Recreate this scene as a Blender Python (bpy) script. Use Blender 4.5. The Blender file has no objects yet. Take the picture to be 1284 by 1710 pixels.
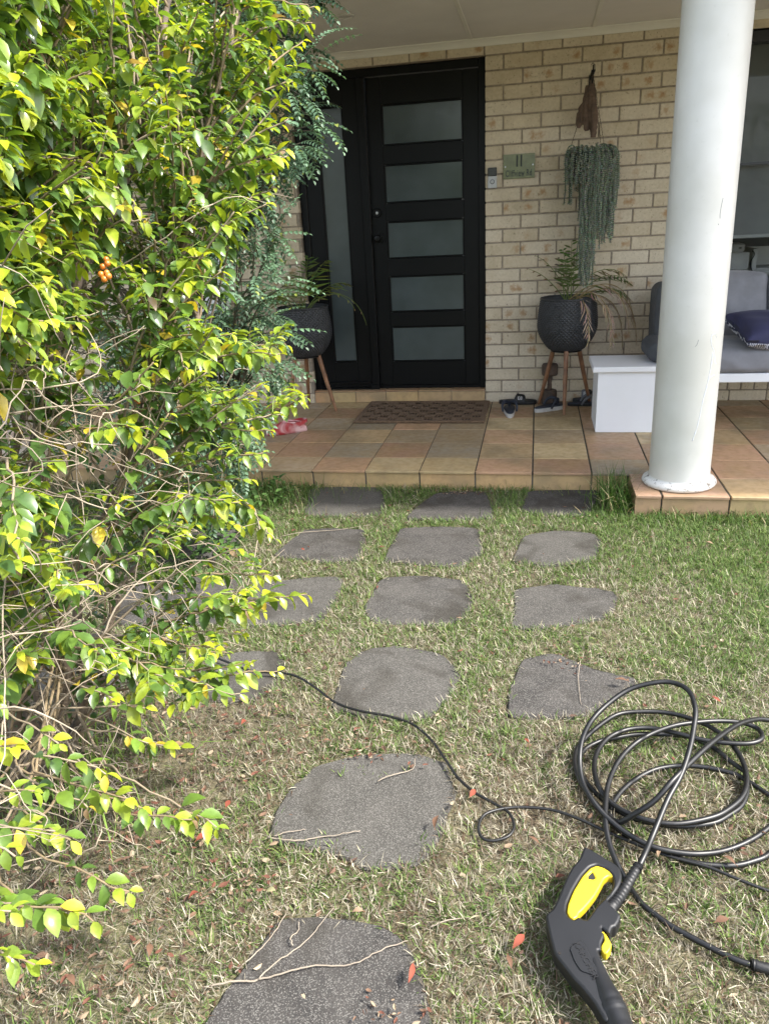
import bpy, bmesh, math, random
import numpy as np
from mathutils import Vector, Matrix
R = math.radians
SC = bpy.context.scene
COL = SC.collection
# ------------------------------------------------------------------ camera
cam_data = bpy.data.cameras.new("camera")
cam = bpy.data.objects.new("camera", cam_data); COL.objects.link(cam)
cam_data.sensor_fit = 'VERTICAL'; cam_data.sensor_height = 36.0
cam_data.lens = 1246.66 / 1710 * 36.0
cam_data.clip_start = 0.05; cam_data.clip_end = 500
_pitch, _yaw, _roll = 0.3723, -0.2093, -0.0548
_fw = Vector((math.sin(_yaw)*math.cos(_pitch), math.cos(_yaw)*math.cos(_pitch), -math.sin(_pitch)))
_r0 = Vector((math.cos(_yaw), -math.sin(_yaw), 0)); _u0 = _r0.cross(_fw)
_r = _r0*math.cos(_roll) + _u0*math.sin(_roll); _u = -_r0*math.sin(_roll) + _u0*math.cos(_roll)
M = Matrix.Identity(4)
for i in range(3):
    M[i][0] = _r[i]; M[i][1] = _u[i]; M[i][2] = -_fw[i]
M.translation = Vector((0.3531, -5.4691, 1.2866))
cam.matrix_world = M
SC.camera = cam
# ------------------------------------------------------------------ sky, sun, exposure
SUN = Vector((0.62, -0.05, 0.78)).normalized()          # towards the sun
w = bpy.data.worlds.new("World"); SC.world = w; w.use_nodes = True
nt = w.node_tree
sky = nt.nodes.new('ShaderNodeTexSky'); sky.sky_type = 'NISHITA'; sky.sun_disc = False
sky.sun_elevation = math.asin(SUN.z); sky.sun_rotation = math.atan2(SUN.x, SUN.y)
sky.dust_density = 2.5; sky.air_density = 1.0
bg = nt.nodes['Background']; bg.inputs['Strength'].default_value = 0.15
hs = nt.nodes.new('ShaderNodeHueSaturation'); hs.inputs['Saturation'].default_value = 0.55      # thin high cloud whitens the sky
nt.links.new(sky.outputs[0], hs.inputs['Color']); nt.links.new(hs.outputs[0], bg.inputs['Color'])
ld = bpy.data.lights.new("sun", 'SUN'); ld.energy = 2.4; ld.angle = R(2.5); ld.color = (1.0, 0.955, 0.88)
lo = bpy.data.objects.new("sun", ld); COL.objects.link(lo)
lo.rotation_euler = SUN.to_track_quat('Z', 'Y').to_euler(); lo.location = (4, 0, 8)
SC.view_settings.view_transform = 'Standard'; SC.view_settings.look = 'None'
SC.view_settings.exposure = 2.02; SC.view_settings.gamma = 1.0
SC.render.engine = 'CYCLES'; SC.cycles.max_bounces = 8; SC.cycles.transparent_max_bounces = 12
rng = random.Random(11); nprs = np.random.RandomState(7)
# ------------------------------------------------------------------ helpers
def tag(o, label=None, cat=None, group=None, kind=None):
    for k, v in (('label', label), ('category', cat), ('group', group), ('kind', kind)):
        if v: o[k] = v
    return o

def empty(name, loc=(0, 0, 0), rz=0.0, parent=None, label=None, cat=None, group=None):
    o = bpy.data.objects.new(name, None); COL.objects.link(o)
    o.location = loc; o.rotation_euler = (0, 0, rz); o.empty_display_size = .1
    if parent: o.parent = parent
    return tag(o, label, cat, group)

def copy_tree(o, parent=None):
    c = o.copy(); COL.objects.link(c); c.parent = parent
    for ch in list(o.children): copy_tree(ch, c)
    return c

class MB:
    """collects vertices and faces, then links them as one mesh object"""
    def __init__(s): s.v = []; s.f = []; s.c = []; s.uv = {}; s.smooth = True
    def add(s, vs, fs, col=(1, 1, 1, 1)):
        b = len(s.v); s.v.extend([tuple(p) for p in vs]); s.c.extend([col]*len(vs))
        s.f.extend([tuple(i+b for i in f) for f in fs]); return b
    def box(s, x0, x1, y0, y1, z0, z1, col=(1, 1, 1, 1), bev=0.0):
        if bev <= 0:
            vs = [(x, y, z) for z in (z0, z1) for y in (y0, y1) for x in (x0, x1)]
            s.add(vs, [(0, 2, 3, 1), (4, 5, 7, 6), (0, 1, 5, 4), (2, 6, 7, 3), (0, 4, 6, 2), (1, 3, 7, 5)], col)
            return
        b = bev; vs = []
        # chamfered box: three vertices at each corner
        idx = {}
        for i, (X, sx) in enumerate(((x0, 1), (x1, -1))):
            for j, (Y, sy) in enumerate(((y0, 1), (y1, -1))):
                for k, (Z, sz) in enumerate(((z0, 1), (z1, -1))):
                    idx[i, j, k, 0] = len(vs); vs.append((X, Y+sy*b, Z+sz*b))
                    idx[i, j, k, 1] = len(vs); vs.append((X+sx*b, Y, Z+sz*b))
                    idx[i, j, k, 2] = len(vs); vs.append((X+sx*b, Y+sy*b, Z))
        I = lambda i, j, k, a: idx[i, j, k, a]
        fs = []
        for i in (0, 1):
            q = [I(i, 0, 0, 0), I(i, 1, 0, 0), I(i, 1, 1, 0), I(i, 0, 1, 0)]; fs.append(q[::-1] if i == 0 else q)
            q = [I(0, i, 0, 1), I(1, i, 0, 1), I(1, i, 1, 1), I(0, i, 1, 1)]; fs.append(q if i == 0 else q[::-1])
            q = [I(0, 0, i, 2), I(1, 0, i, 2), I(1, 1, i, 2), I(0, 1, i, 2)]; fs.append(q[::-1] if i == 0 else q)
        for a in (0, 1):
            for c in (0, 1):
                q = [I(a, c, 0, 0), I(a, c, 0, 1), I(a, c, 1, 1), I(a, c, 1, 0)]; fs.append(q if (a+c) % 2 == 0 else q[::-1])
                q = [I(a, 0, c, 0), I(a, 1, c, 0), I(a, 1, c, 2), I(a, 0, c, 2)]; fs.append(q if (a+c) % 2 == 0 else q[::-1])
                q = [I(0, a, c, 1), I(0, a, c, 2), I(1, a, c, 2), I(1, a, c, 1)]; fs.append(q if (a+c) % 2 == 0 else q[::-1])
        for i in (0, 1):
            for j in (0, 1):
                for k in (0, 1):
                    q = [I(i, j, k, 0), I(i, j, k, 1), I(i, j, k, 2)]; fs.append(q[::-1] if (i+j+k) % 2 == 0 else q)
        s.add(vs, fs, col)
    def tube(s, pts, rad, n=8, col=(1, 1, 1, 1), cap=True):
        pts = [Vector(p) for p in pts]; m = len(pts)
        if not hasattr(rad, '__len__'): rad = [rad]*m
        t0 = (pts[1]-pts[0]).normalized()
        up = Vector((0, 0, 1)) if abs(t0.z) < .9 else Vector((1, 0, 0))
        nrm = t0.cross(up).normalized(); vs = []
        for i in range(m):
            t = (pts[min(i+1, m-1)]-pts[max(i-1, 0)])
            t = t.normalized() if t.length > 1e-9 else t0
            nrm = (nrm - t*nrm.dot(t)); nrm = nrm.normalized() if nrm.length > 1e-6 else t.orthogonal().normalized()
            bn = t.cross(nrm)
            for k in range(n):
                a = 2*math.pi*k/n
                vs.append(pts[i] + (nrm*math.cos(a)+bn*math.sin(a))*rad[i])
        fs = [(i*n+k, i*n+(k+1) % n, (i+1)*n+(k+1) % n, (i+1)*n+k) for i in range(m-1) for k in range(n)]
        if cap: fs += [tuple(range(n))[::-1], tuple((m-1)*n+k for k in range(n))]
        s.add(vs, fs, col)
    def lathe(s, prof, n=32, c=(0, 0, 0), col=(1, 1, 1, 1), cap=True, ax=None):
        vs = []
        for r, z in prof:
            for k in range(n):
                a = 2*math.pi*k/n; vs.append((c[0]+r*math.cos(a), c[1]+r*math.sin(a), c[2]+z))
        m = len(prof)
        fs = [(i*n+k, i*n+(k+1) % n, (i+1)*n+(k+1) % n, (i+1)*n+k) for i in range(m-1) for k in range(n)]
        if cap: fs += [tuple(range(n))[::-1], tuple((m-1)*n+k for k in range(n))]
        if ax is not None:
            q = Vector((0, 0, 1)).rotation_difference(Vector(ax)); cc = Vector(c)
            vs = [cc + q @ (Vector(v)-cc) for v in vs]
        s.add(vs, fs, col)
    def prism(s, poly, z0, z1, col=(1, 1, 1, 1), bev=0.0):
        n = len(poly)
        if bev:
            cx = sum(p[0] for p in poly)/n; cy = sum(p[1] for p in poly)/n
            def ins(p):
                d = math.hypot(p[0]-cx, p[1]-cy) or 1; k = (d-bev)/d
                return (cx+(p[0]-cx)*k, cy+(p[1]-cy)*k)
            top = [ins(p) for p in poly]
            vs = [(x, y, z0) for x, y in poly]+[(x, y, z1-bev) for x, y in poly]+[(x, y, z1) for x, y in top]; m = 3
        else:
            vs = [(x, y, z0) for x, y in poly]+[(x, y, z1) for x, y in poly]; m = 2
        fs = [(i*n+k, i*n+(k+1) % n, (i+1)*n+(k+1) % n, (i+1)*n+k) for i in range(m-1) for k in range(n)]
        fs += [tuple(range(n))[::-1], tuple((m-1)*n+k for k in range(n))]
        s.add(vs, fs, col)
    def build(s, name, mat, parent=None, smooth=False, angle=None):
        me = bpy.data.meshes.new(name); me.from_pydata(s.v, [], s.f); me.update()
        at = me.color_attributes.new('Col', 'FLOAT_COLOR', 'POINT')
        at.data.foreach_set('color', np.array(s.c, dtype=np.float32).ravel())
        if mat: me.materials.append(mat)
        me.shade_smooth() if smooth else me.shade_flat()
        if angle: me.set_sharp_from_angle(angle=R(angle))
        o = bpy.data.objects.new(name, me); COL.objects.link(o)
        if parent: o.parent = parent
        return o

def fixn(o):
    bm = bmesh.new(); bm.from_mesh(o.data); bmesh.ops.recalc_face_normals(bm, faces=bm.faces); bm.to_mesh(o.data); bm.free(); return o

def crom(P, k=6):
    P = [Vector(p) for p in P]; out = []
    for i in range(len(P)-1):
        a = P[max(i-1, 0)]; b = P[i]; c = P[i+1]; d = P[min(i+2, len(P)-1)]
        for j in range(k):
            t = j/k; out.append(.5*((2*b)+(c-a)*t+(2*a-5*b+4*c-d)*t*t+(3*b-a-3*c+d)*t**3))
    out.append(P[-1]); return out

def chaikin(P, it=2):
    for _ in range(it):
        Q = []
        for i in range(len(P)):
            a = P[i]; b = P[(i+1) % len(P)]
            Q += [(a[0]*.88+b[0]*.12, a[1]*.88+b[1]*.12), (a[0]*.12+b[0]*.88, a[1]*.12+b[1]*.88)]
        P = Q
    return P

# ---- materials
def newmat(name):
    m = bpy.data.materials.new(name); m.use_nodes = True
    return m, m.node_tree, m.node_tree.nodes['Principled BSDF']
def N(nt, t, **kw):
    n = nt.nodes.new('ShaderNode'+t)
    for k, v in kw.items():
        if k in n.inputs: n.inputs[k].default_value = v
        else: setattr(n, k, v)
    return n
def mixc(nt, fac, a, b, mode='MIX'):
    n = nt.nodes.new('ShaderNodeMix'); n.data_type = 'RGBA'; n.blend_type = mode; n.clamp_factor = True
    for s, v in ((n.inputs[0], fac), (n.inputs[6], a), (n.inputs[7], b)):
        if hasattr(v, 'is_linked') or hasattr(v, 'links'): nt.links.new(v, s)
        else: s.default_value = v if not isinstance(v, tuple) or len(v) == 4 else v+(1,)
    return n.outputs[2]
def ramp(nt, src, p0, p1, c0=0.0, c1=1.0):
    n = nt.nodes.new('ShaderNodeMapRange'); n.inputs[1].default_value = p0; n.inputs[2].default_value = p1
    n.inputs[3].default_value = c0; n.inputs[4].default_value = c1; nt.links.new(src, n.inputs[0]); return n.outputs[0]
def noise(nt, scale, detail=3, rough=.55, vec=None, dist=0.0):
    n = N(nt, 'TexNoise', Scale=scale, Detail=detail, Roughness=rough, Distortion=dist)
    if vec is None:
        tc = nt.nodes.new('ShaderNodeTexCoord'); vec = tc.outputs['Object']
    nt.links.new(vec, n.inputs['Vector']); return n.outputs['Fac']
def bump(nt, bsdf, h, strength=.3, dist=.002):
    b = N(nt, 'Bump', Strength=strength, Distance=dist); nt.links.new(h, b.inputs['Height']); nt.links.new(b.outputs[0], bsdf.inputs['Normal'])
def plain(name, col, rough=.6, var=.12, scale=9, metal=0.0, spec=.5, bmp=0.0, bscale=200, bdist=.001, col2=None, sheen=0):
    m, nt, b = newmat(name)
    c2 = col2 or tuple(x*(1-2*var) for x in col)
    f = ramp(nt, noise(nt, scale, 5), .3, .7)
    nt.links.new(mixc(nt, f, tuple(c2), tuple(x*(1+var) for x in col)), b.inputs['Base Color'])
    b.inputs['Roughness'].default_value = rough; b.inputs['Metallic'].default_value = metal; b.inputs['Specular IOR Level'].default_value = spec
    if sheen: b.inputs['Sheen Weight'].default_value = sheen
    if bmp: bump(nt, b, noise(nt, bscale, 3), bmp, bdist)
    return m
def attr(nt, name='Col'):
    a = nt.nodes.new('ShaderNodeAttribute'); a.attribute_name = name; return a

def leafmat(name, trans=.4, rough=.38, spec=.5, boost=(1.5, 1.6, .7)):
    m, nt, b = newmat(name)
    a = attr(nt)
    v = mixc(nt, ramp(nt, noise(nt, 60, 3), .35, .7), (.8, .8, .8, 1), (1.12, 1.12, 1.1, 1))
    c = mixc(nt, 1.0, a.outputs['Color'], v, 'MULTIPLY')
    nt.links.new(c, b.inputs['Base Color']); b.inputs['Roughness'].default_value = rough; b.inputs['Specular IOR Level'].default_value = spec
    tr = nt.nodes.new('ShaderNodeBsdfTranslucent')
    nt.links.new(mixc(nt, 1.0, c, boost+(1,), 'MULTIPLY'), tr.inputs['Color'])
    mx = nt.nodes.new('ShaderNodeMixShader'); mx.inputs[0].default_value = trans
    nt.links.new(b.outputs[0], mx.inputs[1]); nt.links.new(tr.outputs[0], mx.inputs[2])
    nt.links.new(mx.outputs[0], nt.nodes['Material Output'].inputs['Surface'])
    return m

def m_brick():
    m, nt, b = newmat('cream_clay_brick'); L = nt.links.new
    a = attr(nt); uv = nt.nodes.new('ShaderNodeUVMap'); uv.uv_map = 'UVMap'
    sep = nt.nodes.new('ShaderNodeSeparateColor'); L(a.outputs['Color'], sep.inputs[0])
    su = nt.nodes.new('ShaderNodeSeparateXYZ'); L(uv.outputs[0], su.inputs[0])
    def math_(op, x, y=None):
        n = nt.nodes.new('ShaderNodeMath'); n.operation = op
        for s, q in ((n.inputs[0], x), (n.inputs[1], y)):
            if q is None: continue
            if hasattr(q, 'links'): L(q, s)
            else: s.default_value = q
        return n.outputs[0]
    tc = nt.nodes.new('ShaderNodeTexCoord')
    big = noise(nt, 7, 4); fine = noise(nt, 60, 4); wob = noise(nt, 45, 3)
    base = mixc(nt, ramp(nt, big, .3, .7), (.49, .41, .285, 1), (.65, .56, .415, 1))
    base = mixc(nt, math_('MULTIPLY', sep.outputs[0], .8), base, (.68, .60, .475, 1))
    base = mixc(nt, ramp(nt, fine, .35, .75, 0, .35), base, (.34, .26, .17, 1))
    # iron stains burnt into the face of some bricks
    spots = None
    for (cu, cv, off) in ((.5, .5, 1.0), (.28, .5, -1.0)):
        du = math_('SUBTRACT', su.outputs[0], math_('ADD', cu, math_('MULTIPLY', math_('SUBTRACT', sep.outputs[2], .5), .85*off)))
        du = math_('MULTIPLY', du, 3.0); dv = math_('SUBTRACT', su.outputs[1], cv)
        d = math_('SQRT', math_('ADD', math_('MULTIPLY', du, du), math_('MULTIPLY', dv, dv)))
        d = math_('ADD', d, math_('MULTIPLY', math_('SUBTRACT', wob, .5), 1.05))
        s = ramp(nt, d, .42, .05)
        spots = s if spots is None else math_('MAXIMUM', spots, math_('MULTIPLY', s, ramp(nt, sep.outputs[1], .75, .8)))
    spots = math_('MULTIPLY', spots, ramp(nt, sep.outputs[1], .45, .75, 0, .8))
    base = mixc(nt, spots, base, (.37, .21, .095, 1))
    # slanted wire cut pits
    mp = nt.nodes.new('ShaderNodeMapping'); mp.inputs['Rotation'].default_value = (0, .7, 0); mp.inputs['Scale'].default_value = (150, 60, 50)
    L(tc.outputs['Object'], mp.inputs[0]); vo = N(nt, 'TexVoronoi', Scale=1.0); L(mp.outputs[0], vo.inputs['Vector'])
    pit = math_('MULTIPLY', ramp(nt, vo.outputs['Distance'], .30, .12), ramp(nt, noise(nt, 30, 2), .5, .62))
    base = mixc(nt, math_('MULTIPLY', pit, .75), base, (.09, .06, .04, 1))
    L(base, b.inputs['Base Color']); b.inputs['Roughness'].default_value = .85; b.inputs['Specular IOR Level'].default_value = .25
    h = math_('SUBTRACT', noise(nt, 130, 4), math_('MULTIPLY', pit, 1.2)); bump(nt, b, h, .7, .0025)
    return m

def m_tile():
    m, nt, b = newmat('glazed_terracotta_tile'); L = nt.links.new; a = attr(nt)
    blot = noise(nt, 6, 4, .6); f2 = noise(nt, 28, 4)
    c = mixc(nt, ramp(nt, blot, .35, .7, 0, .6), a.outputs['Color'], (.40, .27, .12, 1))
    c = mixc(nt, ramp(nt, f2, .45, .8, 0, .45), c, (.22, .14, .075, 1))
    c = mixc(nt, ramp(nt, noise(nt, 3.1, 3), .48, .66, 0, .55), c, (.20, .16, .10, 1))
    L(c, b.inputs['Base Color']); L(ramp(nt, f2, .3, .8, .38, .7), b.inputs['Roughness'])
    bump(nt, b, noise(nt, 40, 4), .25, .002); return m

def m_paver():
    m, nt, b = newmat('weathered_aggregate_concrete'); L = nt.links.new
    oi = nt.nodes.new('ShaderNodeObjectInfo')
    geo = nt.nodes.new('ShaderNodeNewGeometry'); P_ = geo.outputs['Position']
    a = noise(nt, 9, 5, .65, P_); f = noise(nt, 210, 3, .6, P_)
    c = mixc(nt, ramp(nt, a, .3, .72), (.019, .0185, .018, 1), (.066, .062, .057, 1))
    c = mixc(nt, ramp(nt, oi.outputs['Random'], .4, 1, 0, .4), c, (.10, .097, .082, 1))
    c = mixc(nt, ramp(nt, f, .40, .62, .0, .6), c, (.035, .03, .028, 1))
    v = N(nt, 'TexVoronoi', Scale=400.0); L(P_, v.inputs['Vector'])
    sp = nt.nodes.new('ShaderNodeSeparateColor'); L(v.outputs['Color'], sp.inputs[0])
    mk = nt.nodes.new('ShaderNodeMath'); mk.operation = 'MULTIPLY'
    L(ramp(nt, v.outputs['Distance'], .62, .35), mk.inputs[0]); L(ramp(nt, sp.outputs[0], .35, 1.0, 0, .62), mk.inputs[1])
    c = mixc(nt, mk.outputs[0], c, (.235, .225, .205, 1))
    st = noise(nt, 4.5, 3, .5, P_, .6)
    c = mixc(nt, ramp(nt, st, .54, .66, 0, .65), c, (.024, .021, .016, 1))
    L(c, b.inputs['Base Color']); b.inputs['Roughness'].default_value = .88; b.inputs['Specular IOR Level'].default_value = .3
    bump(nt, b, f, .6, .003); return m

def m_soil():
    m, nt, b = newmat('dry_soil_and_thatch'); L = nt.links.new
    c = mixc(nt, ramp(nt, noise(nt, 35, 5, .7), .35, .65), (.03, .024, .014, 1), (.095, .08, .045, 1))
    c = mixc(nt, ramp(nt, noise(nt, 1.3, 3), .4, .65, 0, .6), c, (.07, .085, .025, 1))
    c = mixc(nt, ramp(nt, noise(nt, 260, 4, .7), .45, .6, 0, .8), c, (.18, .15, .095, 1))
    L(c, b.inputs['Base Color']); b.inputs['Roughness'].default_value = .95; bump(nt, b, noise(nt, 90, 4), .8, .006); return m

def m_column():
    m, nt, b = newmat('white_painted_column'); L = nt.links.new
    c = mixc(nt, ramp(nt, noise(nt, 2.2, 4), .35, .7), (.60, .585, .53, 1), (.76, .745, .71, 1))
    c = mixc(nt, ramp(nt, noise(nt, 55, 3), .64, .76, 0, .16), c, (.42, .40, .34, 1))
    L(c, b.inputs['Base Color']); b.inputs['Roughness'].default_value = .42
    bump(nt, b, noise(nt, 9, 3), .12, .004); return m

def m_chipped():
    m, nt, b = newmat('chipped_white_paint'); L = nt.links.new
    c = mixc(nt, ramp(nt, noise(nt, 38, 5, .7), .56, .63), (.72, .71, .67, 1), (.13, .10, .08, 1))
    c = mixc(nt, ramp(nt, noise(nt, 11, 3), .5, .7, 0, .35), c, (.5, .45, .36, 1))
    L(c, b.inputs['Base Color']); b.inputs['Roughness'].default_value = .6
    bump(nt, b, noise(nt, 38, 5, .7), -.5, .003); return m

def m_frost():
    m, nt, b = newmat('frosted_door_glass'); L = nt.links.new
    b.inputs['Base Color'].default_value = (.05, .07, .066, 1); b.inputs['Roughness'].default_value = .16
    b.inputs['Specular IOR Level'].default_value = .5
    L(mixc(nt, ramp(nt, noise(nt, 3, 3), .3, .7), (.052, .066, .067, 1), (.075, .093, .096, 1)), b.inputs['Base Color'])
    L(ramp(nt, noise(nt, 12, 3), .3, .7, .12, .24), b.inputs['Roughness'])
    return m

def m_clear(name='window_glass', tint=(.86, .87, .87)):
    m, nt, b = newmat(name); L = nt.links.new
    tr = nt.nodes.new('ShaderNodeBsdfTransparent'); tr.inputs[0].default_value = tint+(1,)
    gl = nt.nodes.new('ShaderNodeBsdfGlossy'); gl.inputs['Roughness'].default_value = .02
    fr = nt.nodes.new('ShaderNodeFresnel'); fr.inputs[0].default_value = 1.22
    mx = nt.nodes.new('ShaderNodeMixShader'); L(fr.outputs[0], mx.inputs[0]); L(tr.outputs[0], mx.inputs[1]); L(gl.outputs[0], mx.inputs[2])
    L(mx.outputs[0], nt.nodes['Material Output'].inputs['Surface']); return m

def m_attr(name, rough=.6, spec=.5, bmp=0, bscale=100, bdist=.001, metal=0):
    m, nt, b = newmat(name); a = attr(nt)
    v = mixc(nt, ramp(nt, noise(nt, 25, 4), .3, .7), (.82, .82, .82, 1), (1.12, 1.12, 1.12, 1))
    nt.links.new(mixc(nt, 1.0, a.outputs['Color'], v, 'MULTIPLY'), b.inputs['Base Color'])
    b.inputs['Roughness'].default_value = rough; b.inputs['Specular IOR Level'].default_value = spec; b.inputs['Metallic'].default_value = metal
    if bmp: bump(nt, b, noise(nt, bscale, 3), bmp, bdist)
    return m

MT = dict(
    brick=m_brick(), tile=m_tile(), paver=m_paver(), soil=m_soil(), column=m_column(), chip=m_chipped(), frost=m_frost(), glass=m_clear(),
    mortar=plain('sandy_mortar', (.31, .26, .205), .95, .15, 40, bmp=.6, bscale=160, bdist=.002, spec=.2),
    grout=plain('dark_mossy_grout', (.095, .085, .068), .95, .2, 8, spec=.2),
    lgrout=plain('pale_grout', (.36, .30, .23), .9, .15, 12, spec=.2),
    ceil=plain('ceiling_board', (.74, .71, .68), .8, .03, 3, spec=.3),
    cornice=plain('cornice_paint', (.74, .72, .66), .6, .03, 4),
    black=plain('black_door_paint', (.0025, .003, .0035), .42, .1, 5, spec=.22),
    blackmetal=plain('black_metal', (.012, .012, .013), .3, .1, 9, metal=.6),
    wicker=plain('charcoal_wicker', (.03, .031, .034), .45, .25, 30, spec=.5, col2=(.014, .015, .016)),
    timber=plain('planter_leg_timber', (.23, .11, .05), .5, .25, 18, col2=(.12, .055, .027)),
    potsoil=plain('potting_mix', (.04, .028, .018), .95, .3, 60, bmp=.8, bscale=90, bdist=.006),
    white=plain('white_powder_coat', (.76, .77, .80), .42, .02, 4),
    cushion=plain('grey_cushion_fabric', (.21, .212, .235), .85, .08, 12, bmp=.35, bscale=500, bdist=.0006, sheen=.2),
    dcushion=plain('charcoal_cushion_fabric', (.085, .09, .10), .85, .12, 12, bmp=.35, bscale=500, bdist=.0006),
    navy=plain('navy_cushion_fabric', (.028, .030, .085), .8, .12, 12, bmp=.3, bscale=500, bdist=.0006, sheen=.05),
    mat=plain('coir_mat', (.155, .10, .06), .95, .3, 60, bmp=.9, bscale=400, bdist=.003, col2=(.10, .062, .036)),
    matdark=plain('mat_slot_shadow_rubber', (.012, .009, .007), .9),
    rust=plain('rusty_iron', (.085, .055, .038), .8, .4, 30, bmp=.5, bscale=120, bdist=.001, col2=(.035, .026, .02)),
    hose=plain('black_rubber_hose', (.007, .007, .0075), .40, .15, 14, spec=.5),
    cord=plain('black_cable_rubber', (.007, .007, .007), .45),
    gunblack=plain('black_textured_plastic', (.0095, .010, .0115), .46, .12, 10, bmp=.25, bscale=900, bdist=.0003, spec=.45),
    gunrib=plain('ribbed_black_rubber', (.008, .008, .0085), .5),
    yellow=plain('yellow_plastic', (.60, .44, .02), .42, .04, 10),
    navyrub=plain('navy_rubber', (.018, .024, .04), .6, .15, 20),
    blackrub=plain('black_rubber', (.013, .013, .014), .6, .15, 20),
    whiterub=plain('scuffed_white_rubber', (.55, .54, .52), .6, .12, 40),
    greyrub=plain('grey_rubber', (.13, .135, .15), .6, .12, 20),
    bark=plain('bush_bark', (.13, .10, .072), .85, .3, 30, bmp=.8, bscale=120, bdist=.004, col2=(.055, .04, .03)),
    twig=m_attr('pale_twig', .8, .3), darkbark=plain('dark_bark', (.085, .062, .045), .9, .35, 25, bmp=.9, bscale=90, bdist=.005),
    leaf=leafmat('hedge_leaf', .38, .30, .6, (1.45, 1.4, .5)), dleaf=leafmat('pinnate_leaf', .22, .45, .4, (1.2, 1.35, .8)), gleaf=leafmat('grass_blade', .25, .6, .25, (1.2, 1.3, .7)),
    frond=leafmat('palm_leaflet', .25, .5, .4), litter=m_attr('dry_leaf', .8, .25), strand=m_attr('trailing_succulent', .6, .3),
    berry=plain('orange_berry', (.48, .15, .02), .3, .1, 30), driftwood=plain('brown_dried_spathe', (.13, .085, .06), .85, .35, 22, bmp=.7, bscale=80, bdist=.004, col2=(.055, .035, .025)),
    chain=plain('rusty_chain', (.10, .075, .055), .6, .3, 60, metal=.5), potgreen=plain('dark_green_plastic', (.018, .032, .022), .45),
    sign=plain('green_tinted_acrylic', (.17, .19, .085), .22, .15, 14), ink=plain('dark_lettering', (.018, .025, .015), .5), steel=plain('brushed_steel', (.6, .6, .6), .3, .05, 20, metal=.9),
    silver=plain('silver_plastic', (.50, .51, .52), .35, .04), gdark=plain('dark_gloss_plastic', (.012, .012, .013), .15),
    blind=plain('grey_green_blind_fabric', (.235, .245, .245), .9, .06, 5, bmp=.15, bscale=600, bdist=.0005), rail=plain('blind_rail', (.42, .43, .42), .4, .03),
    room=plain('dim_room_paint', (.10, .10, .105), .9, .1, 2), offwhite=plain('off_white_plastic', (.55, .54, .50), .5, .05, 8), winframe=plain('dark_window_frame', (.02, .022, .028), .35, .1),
    redclog=plain('red_tie_dye_foam', (.42, .03, .035), .55, .1, 14, col2=(.75, .55, .55)), roof=plain('roof_tile_brown', (.12, .085, .065), .8, .2, 6), lamp=plain('downlight_trim', (.6, .58, .55), .5, .02),
)
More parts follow.
